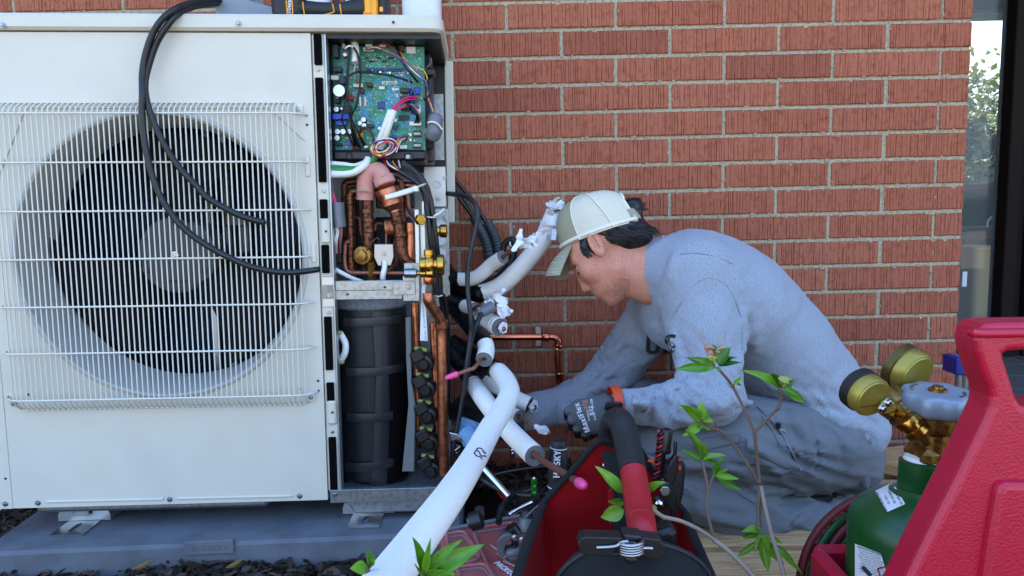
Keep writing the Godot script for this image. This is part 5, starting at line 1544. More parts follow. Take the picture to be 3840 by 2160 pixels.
	round_bar(unit, "swaged_joint", u1("d", 1112, 1180, .002), u1("d", 1108, 1240, .001), [[.013, 0], [.0135, .5], [.0125, 1]], M.new_copper)
	for q in [[572, 135, 585, 500, 590, 880, 586, 1000], [697, 250, 702, 500, 710, 850, 712, 1100], [680, 260, 690, 520, 700, 800, 705, 1000]]:
		mb = MB.new(); mb.tube(spline(ul("e", [q[0], q[1], -.07, q[2], q[3], -.07, q[4], q[5], -.07, q[6], q[7], -.08]), 4), .0075 if q[0] > 600 else .0098, 10)
		upart(unit, "copper_pipe", mb, M.copper)
	# compressor under its quilted jacket
	var jc := (u1("e", 112, 700, -.14) + u1("e", 528, 700, -.14)) / 2.0
	var jr := (u1("e", 534, 700, -.12).x - u1("e", 104, 700, -.12).x) / 2.0
	var yt := u1("e", 320, 178, -.07).y; var yb := u1("e", 320, 1215, -.07).y
	var jk := holder(unit, "compressor")
	mb = MB.new(); mb.x = Transform3D(Basis(), Vector3(jc.x, yb, -.145))
	mb.lathe([Vector2(0, 0), Vector2(jr, 0), Vector2(jr * 1.01, .05), Vector2(jr * 1.0, (yt - yb) * .5), Vector2(jr * 1.01, yt - yb - .03), Vector2(jr * .98, yt - yb), Vector2(0, yt - yb)], 40)
	var jacket := upart(jk, "jacket", mb, M.black_leather)
	mb = MB.new(); mb.x = Transform3D(Basis(), Vector3(jc.x, yt, -.145))
	mb.lathe([Vector2(jr * .97, -.002), Vector2(jr * 1.02, .004), Vector2(jr * 1.0, .018), Vector2(jr * .90, .034), Vector2(jr * .5, .045), Vector2(0, .046)], 36)
	upart(jk, "felt_lid", mb, M.grey_felt)
	# overlapping flap, straps and stitching follow the round jacket
	var on := func(x: float, y: float, lift: float) -> Vector3:
		var q := u1("e", x, y, -.08)
		var t := clampf((q.x - jc.x) / jr, -.999, .999)
		return Vector3(jc.x + t * (jr + lift), q.y, -.145 + sqrt(1.0 - t * t) * (jr + lift))
	for fl in [[[322, 180, 418, 185], [345, 560, 415, 560], [335, 900, 412, 900], [318, 1245, 420, 1235], .006], [[410, 562, 520, 556], [418, 800, 518, 800], [412, 950, 508, 940], [400, 1210, 500, 1190], .0095]]:
		var rows := []
		for k in 4: 
			var q: Array = fl[k]
			var row := []
			for i in 9: row.append(on.call(lerpf(q[0], q[2], i / 8.0), lerpf(q[1], q[3], i / 8.0), fl[4] + .003 * sin(PI * i / 8.0)))
			rows.append(row)
		mb = MB.new(); mb.sheet(rows, .003)
		upart(jacket, "flap", mb, M.strap_black if fl[4] < .008 else M.black_foam)
	for st in [[170, 222, 458, 210, 50], [185, 518, 475, 505, 48], [188, 785, 425, 782, 50], [180, 1088, 445, 1055, 52]]:
		var rows := []
		for k in 3:
			var row := []
			for i in 15:
				var f := i / 14.0
				row.append(on.call(lerpf(st[0], st[2], f), lerpf(st[1], st[3], f) + st[4] * k / 2.0, .011 + .002 * sin(PI * f) + (.001 if k == 1 else 0.0)))
			rows.append(row)
		mb = MB.new(); mb.sheet(rows, .0025)
		upart(jacket, "strap", mb, M.strap_black)
		var slit := MB.new(); slit.tube([on.call(st[0] - 14, st[1], .001), on.call(st[0] - 12, st[1] + st[4], .001)], .003, 6)
		upart(jacket, "slit", slit, M.black_plastic)
	for sx in [192, 312, 425]:
		mb = MB.new()
		for k in 70:
			if k % 2: continue
			var y := 190 + k * 14.5
			var dx := (k - 35) * -.35
			mb.tube([on.call(sx + dx, y, .0008), on.call(sx + dx, y + 11, .0008)], .0007, 4, false)
		upart(jacket, "stitching", mb, M.wire_brown).set_meta("kind", "stuff")
	mb = MB.new(); mb.x = Transform3D(Basis(), u1("e", 200, 1240, -.10)); mb.lathe([Vector2(.026, -.012), Vector2(.027, .0), Vector2(.022, .022), Vector2(.02, .03), Vector2(0, .032)], 20)
	upart(jk, "rubber_foot", mb, M.black_plastic)
	lead(unit, "cable", "e", [118, 320, -.05, 152, 380, -.045, 150, 440, -.045, 120, 490, -.05], .0078, M.white_wire, 5, 10)
	for q in [[112, 320], [125, 495]]:
		mb = MB.new(); mb.box(u1("e", q[0], q[1], -.045), Vector3(.016, .01, .012), .003)
		upart(unit, "wire_clip", mb, M.bud)
	mb = MB.new()
	var fr := ul("e", [517, 228, -.045, 549, 225, -.045, 552, 600, -.045, 575, 750, -.045, 573, 980, -.045, 568, 1155, -.045, 494, 1165, -.035, 505, 1050, -.035, 535, 750, -.045, 522, 500, -.045])
	var poly := PackedVector2Array()
	for p in fr: poly.append(Vector2(p.x, p.y))
	mb.prism(poly, -.055, -.042, .002)
	upart(unit, "foam_pad", mb, M.grey_foam)
	# expansion valve coils, one above the other
	for q in [[628, 505], [640, 660], [652, 822], [660, 985], [672, 1150]]:
		var cc := u1("e", q[0], q[1], -.045)
		mb = MB.new(); mb.x = Transform3D(Basis(Vector3.RIGHT, PI / 2 + .06) * Basis(Vector3.BACK, .10), cc).scaled_local(Vector3.ONE * 1.12)
		mb.lathe([Vector2(0, -.03), Vector2(.0185, -.03), Vector2(.0195, -.026), Vector2(.0195, .0), Vector2(.018, .003), Vector2(.0125, .0035), Vector2(.0115, .004), Vector2(.0105, .010), Vector2(.009, .0115), Vector2(.0, .0115)], 28)
		var coil := upart(unit, "valve_coil", mb, M.black_plastic)
		mb = MB.new(); mb.x = Transform3D(Basis(Vector3.BACK, .5), u1("e", q[0] - 38, q[1] - 52, -.05)); mb.box(Vector3.ZERO, Vector3(.030, .026, .028), .003)
		upart(coil, "plug_block", mb, M.black_plastic)
		mb = MB.new(); mb.x = Transform3D(Basis(Vector3.BACK, -.2), u1("e", q[0] - 20, q[1] - 88, -.055)); mb.box(Vector3.ZERO, Vector3(.030, .008, .012), .002)
		upart(coil, "clip", mb, M.bud)
		for s in 3:
			mb = MB.new(); mb.x = mb.x.translated(cc + Vector3(cos(s * 2.1 + .5) * .005, sin(s * 2.1 + .5) * .005 + .003, .0112)); mb.ball(Vector3.ZERO, Vector3(.0012, .0012, .0012), 6, 4)
			upart(coil, "dimple", mb, M.grey_sleeve)
	for k in 3: lead(unit, "hose", "e", jitter([690 + k * 10, 390, -.09, 700 + k * 8, 600, -.10, 705 + k * 8, 900, -.10, 715 + k * 8, 1130, -.10], 5, .008), .005, M.cable_black, 5, 8)
	# inspection tag
	mb = MB.new()
	var ta := ul("e", [614, 30, -.02, 634, 28, -.018, 650, 368, -.02, 604, 365, -.012])
	mb.sheet([[ta[0], ta[1]], [ta[0].lerp(ta[3], .5) + Vector3(0, 0, .004), ta[1].lerp(ta[2], .5) + Vector3(0, 0, .006)], [ta[3], ta[2]]], .0006)
	var tg := upart(unit, "paper_tag", mb, M.paper)
	mb = MB.new(); mb.x = Transform3D(Basis(Vector3.BACK, -1.5), u1("e", 628, 240, -.008)); mb.add(lettering("MADE IN JAPAN  P/N 220  CHECKED", .0042, false, .0003))
	upart(tg, "lettering", mb, M.wire_brown)

# ---------------------------------------------------------------- pipes, cables, ducts
func crumple(mb: MB, pts: Array, rads: Array, seed_: int, sides := 8, rough := .35) -> void:
	var r := RandomNumberGenerator.new(); r.seed = seed_
	var rings := []
	for k in pts.size():
		var t: Vector3 = (pts[mini(k + 1, pts.size() - 1)] - pts[maxi(k - 1, 0)]).normalized()
		var f := look_to(t, pts[k])
		var ring := []
		for s in sides:
			var g := TAU * s / sides
			var q: float = rads[k] * (1.0 + r.randf_range(-rough, rough))
			ring.append(f * Vector3(cos(g) * q, r.randf_range(-.3, .3) * rads[k], sin(g) * q))
		rings.append(ring)
	for k in pts.size() - 1:
		for s in sides:
			var a: Vector3 = rings[k][s]; var b: Vector3 = rings[k][(s + 1) % sides]; var c: Vector3 = rings[k + 1][(s + 1) % sides]; var d: Vector3 = rings[k + 1][s]
			mb.face(a, b, c); mb.face(a, c, d)
	for s in sides:
		mb.face(rings[0][0], rings[0][s], rings[0][(s + 1) % sides])
		mb.face(rings[-1][0], rings[-1][(s + 1) % sides], rings[-1][s])

func ring_end(mb: MB, p: Vector3, dir: Vector3, ro: float, ri: float) -> void:
	mb.x = look_to(dir, p)
	mb.lathe([Vector2(ro, -.001), Vector2(ro * .985, .0004), Vector2(ri, -.0005), Vector2(ri, -.02), Vector2(0, -.02)], 28)

# an insulated line: black taped length, white ribbed sleeve, cut end with its copper stub
func insulated(label: String, wrap: Array, body: Array, r: float, stub: Array, stub_r: float, finish: String) -> Node3D:
	var b := spline(body, 8)
	var t := thing("insulated_pipe", body[0], label, "pipe", "white insulated refrigerant pipes")
	var mb := MB.new()
	mb.tube(b, r, 36, false)
	var sl := part(t, "sleeve", mb, M.insulation)
	var e: Vector3 = b[-1]; var dir: Vector3 = (b[-1] - b[-3]).normalized()
	mb = MB.new(); ring_end(mb, e, dir, r * .985, maxf(stub_r * 1.25, .006))
	part(t, "foam_core", mb, M.insulation_core)
	if wrap.size():
		mb = MB.new()
		var w := spline(wrap + [body[0], b[2]], 7)
		var rad := []
		for k in w.size(): rad.append(r * (1.02 + .035 * (1.0 if k % 3 == 0 else 0.0)))
		mb.tube(w, rad, 18)
		part(t, "tape_wrap", mb, M.black_tape)
	if stub.size():
		mb = MB.new(); mb.tube(spline([e - dir * .05] + stub, 6), stub_r, 12)
		var sp := part(t, "copper_stub", mb, M.dull_copper)
		var n := stub.size()
		if finish == "cap":
			var a: Vector3 = stub[n - 1]; var d: Vector3 = (stub[n - 1] - stub[n - 2]).normalized()
			mb = MB.new(); mb.x = look_to(d, a - d * .012)
			var q := stub_r
			mb.lathe([Vector2(q * 1.02, 0), Vector2(q * 1.42, .0), Vector2(q * 1.45, .004), Vector2(q * 1.3, .018), Vector2(q * 1.05, .026), Vector2(q * .5, .030), Vector2(0, .031)], 16)
			part(sp, "pink_plug", mb, M.pink_cap)
		elif finish == "tape":
			var pts := []; var rr := []
			for k in 6:
				pts.append(stub[n - 2].lerp(stub[n - 1], k / 5.0) if n > 1 else e.lerp(stub[0], .3 + .14 * k)); rr.append(stub_r * [1.3, 1.9, 2.2, 2.4, 1.9, .9][k])
			mb = MB.new(); crumple(mb, pts, rr, 11 + n)
			part(sp, "tape", mb, M.tape_white)
	return t

func flaps(under: Node3D, c: Vector3, n: int, size: float, seed_: int, dir := Vector3.ZERO) -> void:   # loose torn ends of tape
	var r := RandomNumberGenerator.new(); r.seed = seed_
	for k in n:
		var d := (Vector3(r.randf_range(-1, 1), r.randf_range(-1, 1), r.randf_range(-.3, 1)).normalized() + dir).normalized()
		var s := d.cross(Vector3(r.randf() - .5, r.randf() - .5, 1)).normalized()
		var rows := []
		for j in 5:
			var f := j / 4.0
			var p := c + d * size * f + s.cross(d) * size * .3 * sin(f * 4 + k)
			var w := size * (.34 - .2 * f) * r.randf_range(.6, 1.2)
			rows.append([p - s * w, p + Vector3(0, 0, size * .08 * r.randf_range(-1, 1)), p + s * w])
		var mb := MB.new(); mb.sheet(rows, .0006)
		part(under, "tape_end", mb, M.tape_white)

func build_lines() -> void:
	var mb: MB
	var wx := func(c: String, a: Array) -> Array: return wl(c, a)
	var p := insulated("short white insulated pipe with bare taped copper stub, uppermost beside the unit", wl("h", [150, 700, .20, 215, 800, .22]), wl("h", [275, 838, .25, 390, 838, .27, 480, 800, .29, 590, 705, .31, 690, 638, .34]), .0172, wl("h", [760, 590, .36, 840, 545, .37, 1000, 480, .38]), .0045, "tape")
	flaps(p, w1("h", 850, 500, .385), 6, .03, 3); flaps(p, w1("h", 940, 490, .385), 5, .026, 5, Vector3(1, .2, 0))
	p = insulated("long white insulated pipe curving up toward the cap, end wrapped in tape", wl("h", [130, 850, .17, 300, 930, .20]), wl("h", [478, 968, .24, 600, 935, .25, 720, 860, .26, 900, 680, .27, 1040, 500, .28, 1120, 330, .285, 1160, 235, .29]), .0228, [], .012, "")
	var tw := MB.new(); crumple(tw, wl("h", [1120, 300, .292, 1150, 260, .295, 1165, 225, .297, 1175, 190, .298, 1180, 165, .298]), [.012, .017, .025, .027, .014], 5, 10, .22)
	var tp := part(p, "tape", tw, M.tape_white)
	flaps(tp, w1("h", 1215, 300, .31), 3, .05, 8, Vector3(-.3, -1, 0)); flaps(tp, w1("h", 1150, 190, .31), 4, .028, 9, Vector3(0, 1, 0)); flaps(tp, w1("h", 1195, 400, .305), 3, .04, 10, Vector3(-.5, -1, 0))
	p = insulated("small white insulated pipe with hooked taped stub below the long curved pipe", wl("h", [130, 1000, .20, 240, 1040, .25]), wl("h", [338, 1078, .30, 390, 1095, .33, 432, 1110, .36]), .0165, wl("h", [480, 1080, .37, 530, 1058, .375, 620, 1040, .38]), .0042, "tape")
	flaps(p, w1("h", 640, 1010, .385), 5, .03, 12, Vector3(.1, 0, 0)); flaps(p, w1("h", 660, 1070, .385), 5, .034, 14, Vector3(.5, -1, 0))
	p = insulated("stubby white insulated pipe whose round open end faces the camera", wl("h", [150, 1060, .22, 330, 1130, .27]), wl("h", [480, 1180, .31, 560, 1222, .34, 662, 1272, .39]), .0218, wl("h", [680, 1280, .405, 700, 1288, .41]), .006, "tape")
	for k in 2:
		mb = MB.new(); var q := spline(wl("h", [480, 1180, .31, 560, 1222, .34, 662, 1272, .39]), 8)
		var d: Vector3 = (q[13 + k * 2] - q[12 + k * 2]).normalized()
		mb.x = look_to(d, q[13 + k * 2]); mb.lathe([Vector2(.0215, -.003), Vector2(.0232, -.001), Vector2(.0232, .001), Vector2(.0215, .003)], 28)
		part(p, "jacket_ridge", mb, M.insulation)
	p = insulated("short white insulated pipe bent downward, pink plug on its thin copper stub", wl("e", [810, 170, .26, 900, 270, .33, 960, 340, .37]), wl("e", [990, 372, .40, 1002, 400, .415, 1002, 440, .435, 990, 480, .46]), .0196, wl("e", [940, 520, .48, 890, 545, .49, 800, 578, .50]), .0048, "cap")
	p = insulated("longest white insulated pipe, sweeping toward the camera with a pen mark", wl("e", [800, 380, .28, 900, 440, .32, 1000, 510, .38]), wl("i", [950, 148, .42, 1003, 208, .50, 1030, 290, .60, 985, 395, .70, 905, 525, .82, 800, 715, .98, 650, 950, 1.17, 428, 1250, 1.33, 280, 1449, 1.42, 60, 1740, 1.53]), .0212, [], .008, "")
	var long_pipe := p
	p = insulated("thick white insulated pipe with long copper stub and pink plug, above the red bag", wl("e", [800, 440, .30, 870, 530, .34]), wl("i", [800, 232, .38, 880, 350, .48, 1000, 500, .58, 1100, 605, .65, 1190, 690, .72]), .0212, wl("i", [1240, 722, .78, 1380, 805, .91, 1482, 868, 1.01]), .0062, "cap")
	p = insulated("shaded white insulated pipe under the long one, end sealed with a tape point", wl("e", [820, 430, .24, 900, 500, .27]), wl("i", [845, 175, .30, 960, 280, .32, 1080, 335, .33, 1152, 368, .34]), .0205, wl("i", [1170, 377, .35, 1192, 385, .355]), .007, "tape")
	p = insulated("small white insulated pipe end with taped stub, half behind the thick pipe", [], wl("i", [1010, 400, .36, 1050, 420, .38, 1088, 440, .40]), .0150, wl("i", [1130, 470, .42, 1190, 505, .44, 1280, 545, .46]), .0042, "tape")
	# hand-drawn pen mark on the long pipe
	var path := spline(wl("i", [950, 148, .42, 1003, 208, .50, 1030, 290, .60, 985, 395, .70, 905, 525, .82, 800, 715, .98, 650, 950, 1.17, 428, 1250, 1.33, 280, 1449, 1.42, 60, 1740, 1.53]), 8)
	var ps := SDF.new()
	for k in path.size() - 1: ps.cap(path[k], path[k + 1], .0212, .0212, .001)
	for st in [[[806, 672], [820, 690], [840, 695], [856, 712]], [[808, 668], [822, 655], [838, 668], [850, 690], [872, 690], [880, 694]], [[820, 648], [836, 640], [856, 648], [866, 668], [878, 672]]]:
		var pts := []
		for q in st: pts.append(hit(ps, cx("i", q[0]), cy("i", q[1]), .0004))
		mb = MB.new(); mb.tube(spline(pts, 4), .0011, 5)
		part(long_pipe, "pen_mark", mb, M.ink)
	# corrugated hose looping behind the white pipes
	mb = MB.new(); var hp := spline(wl("h", [795, 520, .20, 780, 640, .20, 730, 740, .20, 640, 830, .20, 520, 890, .20, 420, 925, .19, 300, 930, .15]), 14); var hr := []
	for k in hp.size(): hr.append(.0112 if k % 2 else .0098)
	mb.tube(hp, hr, 14)
	var hose := single("drain_hose", mb, M.cable_black, "black corrugated drain hose behind the white insulated pipes", "hose")
	mb = MB.new(); mb.tube(spline(wl("h", [690, 585, .19, 705, 520, .19, 760, 478, .195, 795, 500, .2, 800, 530, .2]), 6), .0085, 12)
	part(hose, "bent_tail", mb, M.cable_brown)
	mb = MB.new(); ring_end(mb, w1("h", 788, 512, .203), Vector3(.1, .5, .8), .0118, .008)
	part(hose, "cut_end", mb, M.white_wire)
	mb = MB.new(); mb.tube(wl("h", [492, 1140, .40, 545, 1112, .40, 592, 1085, .39]), .0135, 16, false)
	var gc := single("conduit_stub", mb, M.grey_sleeve, "short grey plastic conduit with a black cable leaving it", "conduit")
	mb = MB.new(); ring_end(mb, w1("h", 492, 1140, .40), Vector3(-.8, -.4, .35), .0138, .0115)
	part(gc, "cut_end", mb, M.white_wire)
	# flexible conduits on the wall
	for k in 2:
		var pts: Array = [wl("h", [425, 262, .055, 470, 360, .055, 520, 460, .055, 555, 570, .055, 575, 720, .055]), wl("h", [545, 325, .05, 590, 400, .05, 625, 490, .05, 645, 600, .05, 650, 740, .05])][k]
		var q := spline(pts, 16); var rr := []
		for i in q.size(): rr.append(.0148 if i % 4 < 2 else .0138)
		mb = MB.new(); mb.tube(q, rr, 16)
		var cd := thing("flexible_conduit", pts[0], ["grey flexible conduit against the wall, the one nearer the unit", "grey flexible conduit against the wall, the one nearer the long curved pipe"][k], "conduit", "grey flexible conduits on the wall")
		part(cd, "corrugated_tube", mb, M.conduit_grey)
		for s in 2 if k == 0 else 1:
			mb = MB.new()
			var a: Array = [[wl("h", [130, -160, .06, 250, 0, .06, 350, 130, .06, 430, 275, .055]), wl("h", [130, -110, .07, 235, 20, .065, 330, 150, .06, 424, 280, .055])], [wl("h", [170, -170, .06, 300, -10, .06, 420, 130, .055, 545, 340, .05])]][k][s]
			mb.tube(spline(a, 6), .0058, 8)
			part(cd, "cable", mb, M.cable_black)
	# loose cables hanging by the open side
	mb = MB.new(); mb.tube(spline(wl("h", [180, 62, .18, 260, 72, .30, 360, 90, .40, 440, 160, .44, 462, 260, .45, 440, 400, .45, 400, 580, .45, 372, 760, .45, 372, 950, .455, 392, 1120, .46, 402, 1240, .46, 400, 1330, .455]) + wl("e", [885, 520, .46, 862, 700, .46, 835, 860, .46, 805, 1000, .46, 795, 1120, .45]), 6), .0056, 10)
	single("hanging_cable", mb, M.cable_grey, "thick black cable hanging in front of the taped pipes", "cable", "black cables hanging beside the unit")
	mb = MB.new(); mb.tube(spline(wl("h", [520, 1125, .40, 495, 1150, .41, 455, 1240, .43, 420, 1340, .43, 395, 1430, .43]) + wl("e", [885, 600, .43, 855, 740, .43, 850, 860, .42, 866, 990, .40, 870, 1060, .38]), 6), .0058, 10)
	single("hanging_cable", mb, M.cable_grey, "black cable leaving the grey conduit stub and hanging down", "cable", "black cables hanging beside the unit")
	# two supply cables draped over the unit
	var ut := unit.transform
	var c1 := ul("a", [1660, 4, -.12, 1560, 6, -.08, 1440, 22, -.03, 1330, 65, .02, 1230, 140, .035, 1150, 260, .036, 1096, 420, .036, 1074, 560, .038, 1074, 700, .05, 1072, 860, .05, 1090, 1060, .05, 1130, 1260, .05]) + ul("f", [1200, 10, .05, 1290, 160, .05, 1400, 285, .05, 1540, 390, .05, 1720, 490, .05, 1900, 565, .05, 2080, 602, .048, 2240, 605, .046, 2408, 583, .05])
	var c2 := ul("a", [1660, 24, -.14, 1580, 30, -.10, 1460, 52, -.04, 1340, 108, .016, 1255, 205, .030, 1180, 330, .030, 1130, 470, .030, 1096, 620, .032, 1108, 760, .042, 1160, 920, .044, 1240, 1090, .044, 1350, 1260, .044, 1480, 1400, .044]) + ul("f", [1560, 40, .044, 1680, 112, .044, 1830, 185, .044, 1998, 232, .046])
	for k in 2:
		var q := []
		for v in spline([c1, c2][k], 6): q.append(ut * v)
		mb = MB.new(); mb.tube(q, .0066, 12)
		var cb := thing("supply_cable", q[q.size() - 1], ["black supply cable draped over the fan guard, longer one reaching the panel edge", "black supply cable draped over the fan guard, shorter one ending mid guard"][k], "cable", "black supply cables over the unit")
		part(cb, "jacket", mb, M.cable_black)
		var e: Vector3 = q[-1]; var d: Vector3 = (q[-1] - q[-2]).normalized()
		for s in 3:
			mb = MB.new(); var o := look_to(d, e) * Vector3(cos(s * 2.1) * .003, 0, sin(s * 2.1) * .003)
			mb.tube([o - d * .004, o + d * .0022], .0019, 6)
			part(cb, "core", mb, M.wire_brown if s == 0 else M.cable_black)
	# white ducts on the wall above the unit
	for q in [[1100, 1241, "white duct on the wall above the drill handle"], [1300, 1395, "narrow white duct on the wall behind the drill battery"], [1510, 1655, "wide white duct on the wall above the unit's open corner"]]:
		var a := W(q[0], 30, .05); var b := W(q[1], 30, .05)
		mb = MB.new(); mb.x = Transform3D(Basis(Vector3.RIGHT, -PI / 2), Vector3((a.x + b.x) / 2, .9, .0475))
		mb.prism(rrect(b.x - a.x, .085, .030, 6), 0, 2.1, .001)
		var du := thing("wall_duct", Vector3((a.x + b.x) / 2, .9, .05), q[2], "duct", "white ducts on the wall")
		part(du, "duct", mb, M.downspout)
		mb = MB.new(); mb.x = Transform3D(Basis(Vector3.RIGHT, -PI / 2), Vector3((a.x + b.x) / 2, 1.62, .0475)); mb.prism(rrect(b.x - a.x + .008, .093, .033, 6), 0, .05, .002)
		part(du, "joint_collar", mb, M.downspout)
	# new copper water line on the wall
	var cp := thing("copper_line", w1("h", 900, 1362, .04), "bright copper water line with elbow fixed low on the brick wall", "pipe")
	mb = MB.new(); mb.tube(bent(wl("h", [520, 1362, .04, 1195, 1360, .04]) + wl("i", [1332, 60, .04, 1350, 300, .04]), .022, 6), .0102, 18)
	part(cp, "tube", mb, M.new_copper)
	for q in [[w1("h", 1040, 1361, .04), w1("h", 1115, 1361, .04)], [w1("h", 1192, 1425, .04), w1("i", 1330, 20, .04)], [w1("i", 1343, 160, .04), w1("i", 1348, 250, .04)]]:
		var l: float = (q[1] - q[0]).length()
		mb = MB.new(); mb.x = look_to(q[1] - q[0], q[0]); mb.lathe([Vector2(.0102, 0), Vector2(.0126, .001), Vector2(.0140, .004), Vector2(.0126, .008), Vector2(.0122, l * .8), Vector2(.0132, l * .9), Vector2(.0102, l)], 18)
		part(cp, "fitting", mb, M.new_copper)
	mb = MB.new(); mb.box(w1("h", 1010, 1360, .03), Vector3(.016, .055, .003), .001)
	var cl := part(cp, "pipe_clamp", mb, M.steel)
	for q in [[1007, 1297], [1016, 1421]]: part(cl, "anchor_screw", screw_mesh(.0095), M.steel, Transform3D(Basis(), w1("h", q[0], q[1], .008)))
	part(cp, "anchor_screw", screw_mesh(.008), M.steel, Transform3D(Basis(), w1("h", 303, 1416, .008)))
	# grey switch box and cordless driver on top of the unit
	var gb := thing("switch_box", ut * Vector3(.4, 1.06, -.15), "grey steel switch box standing behind the drill on the unit", "switch box")
	mb = MB.new(); mb.x = ut
	var g0 := u1("a", 1618, 0, -.13); var g1 := u1("a", 1629, 128, -.13); var g2 := u1("a", 2062, 126, -.13); var g3 := u1("a", 2062, 52, -.13); var g4 := u1("a", 1880, 2, -.13)
	mb.prism(PackedVector2Array([Vector2(g0.x, g0.y + .12), Vector2(g1.x, 1.0585), Vector2(g2.x, 1.0585), Vector2(g3.x, g3.y), Vector2(g4.x, g4.y), Vector2(g4.x, g4.y + .12)]), -.24, -.13, .002)
	part(gb, "box_body", mb, M.box_grey_paint)
	mb = MB.new(); mb.x = ut; mb.box(Vector3(g0.x + .05, g0.y + .065, -.127), Vector3(.09, .10, .004), .001)
	part(gb, "lid", mb, M.box_grey_paint)
	var dr := thing("cordless_drill", ut * Vector3(.75, 1.06, -.05), "black and yellow cordless drill lying on its side on the unit", "drill")
	var dz := -.045
	mb = MB.new(); mb.x = ut
	var d0 := u1("a", 2058, 60, dz); var d1 := u1("a", 2292, 60, dz)
	mb.prism(PackedVector2Array([Vector2(d0.x, 1.062), Vector2(d0.x - .002, 1.10), Vector2(d0.x + .008, 1.17), Vector2(d1.x + .01, 1.18), Vector2(d1.x + .004, 1.115), Vector2(d1.x - .006, 1.066), Vector2(d1.x - .03, 1.060)]), dz - .03, dz + .012, .008)
	var body := part(dr, "housing", mb, M.tool_black)
	mb = MB.new(); mb.x = ut; mb.tube(spline(ul("a", [2160, 4, dz + .014, 2166, 80, dz + .014, 2176, 114, dz + .013, 2205, 114, dz + .013, 2208, 60, dz + .014, 2205, 4, dz + .014]), 4), .0014, 5)
	part(body, "trim_line", mb, M.tool_yellow)
	mb = MB.new(); mb.x = ut * Transform3D(Basis(Vector3.BACK, PI / 2 - .1), u1("a", 2184, 55, dz + .0125)); mb.add(lettering("ATOMIC", .007, true, .001))
	part(body, "lettering", mb, M.white_print)
	mb = MB.new(); mb.x = ut; mb.tube(spline(ul("b", [40, 78, dz - .01, 160, 84, dz - .01, 320, 92, dz - .01, 480, 92, dz - .01, 660, 80, dz - .01]), 5), [.022, .021, .0205, .0195, .019, .019, .0185, .018, .018, .0178, .018, .018, .0185, .019, .0195, .020, .022, .024, .026, .028, .030], 16, true, .9)
	var hd := part(dr, "handle", mb, M.tool_black)
	for q in [[85, 20, 100, 130], [355, 36, 372, 110], [422, 36, 435, 132]]:
		mb = MB.new(); mb.x = ut; mb.tube(spline(ul("b", [q[0], q[1], dz + .008, (q[0] + q[2]) / 2, (q[1] + q[3]) / 2, dz + .0105, q[2], q[3], dz + .006]), 4), .0014, 5)
		part(hd, "trim_line", mb, M.tool_yellow)
	mb = MB.new(); mb.x = ut; mb.tube(spline(ul("b", [372, 105, dz + .009, 330, 122, dz + .006, 265, 136, dz + .004]), 4), .0014, 5)
	part(hd, "trim_line", mb, M.tool_yellow)
	mb = MB.new(); mb.x = ut
	var b0 := u1("b", 640, 70, dz); var b1 := u1("b", 775, 70, dz); var b2 := u1("b", 862, 70, dz)
	mb.box(Vector3((b0.x + b1.x) / 2, 1.105, dz - .02), Vector3(b1.x - b0.x, .09, .075), .004)
	var bt := part(dr, "battery_base", mb, M.tool_yellow)
	mb = MB.new(); mb.x = ut; mb.box(Vector3(b0.x + .011, 1.098, dz + .018), Vector3(.014, .06, .006), .002)
	part(bt, "latch", mb, M.tool_yellow)
	mb = MB.new(); mb.x = ut; mb.box(Vector3((b1.x + b2.x) / 2, 1.105, dz - .02), Vector3(b2.x - b1.x - .001, .092, .078), .006)
	var bp := part(dr, "battery", mb, M.tool_black)
	mb = MB.new(); mb.x = ut; ubox(mb, "b", 780, 62, 812, 104, dz + .021, .003); 
	part(bp, "charge_button", mb, M.tool_yellow)

# ---------------------------------------------------------------- the technician
func hit(s: SDF, px: float, py: float, lift := .0006) -> Vector3:       # first point of a figure's surface on a line of sight
	var d := ray(px, py).normalized()
	var t := .6
	for k in 90:
		var e := s.at(eye + d * t)
		if e < .0004: break
		t += maxf(e * .8, .0006)
		if t > 3.0: break
	return eye + d * (t - lift)

func hits(s: SDF, c: String, a: Array, lift := .0006) -> Array:
	var o := []
	for k in range(0, a.size(), 2): o.append(hit(s, cx(c, a[k]), cy(c, a[k + 1]), lift))
	return o

# a raised fold of cloth along a surveyed line on the figure
func fold(s: SDF, q: Array, r: float) -> void:
	var p := spline(hits(s, q[0], q.slice(1), -r * .62), 3)
	for k in p.size() - 1:
		var f := float(k) / (p.size() - 1); var g := float(k + 1) / (p.size() - 1)
		s.cap(p[k], p[k + 1], r * (.45 + .55 * sin(PI * f)), r * (.45 + .55 * sin(PI * g)), .016)

func crease(s: SDF, q: Array, r: float) -> void:
	var p := spline(hits(s, q[0], q.slice(1), r * .25), 3)
	for k in p.size() - 1:
		var f := float(k) / (p.size() - 1); var g := float(k + 1) / (p.size() - 1)
		s.cutcap(p[k], p[k + 1], r * (.3 + .7 * sin(PI * f)), r * (.3 + .7 * sin(PI * g)), .006)

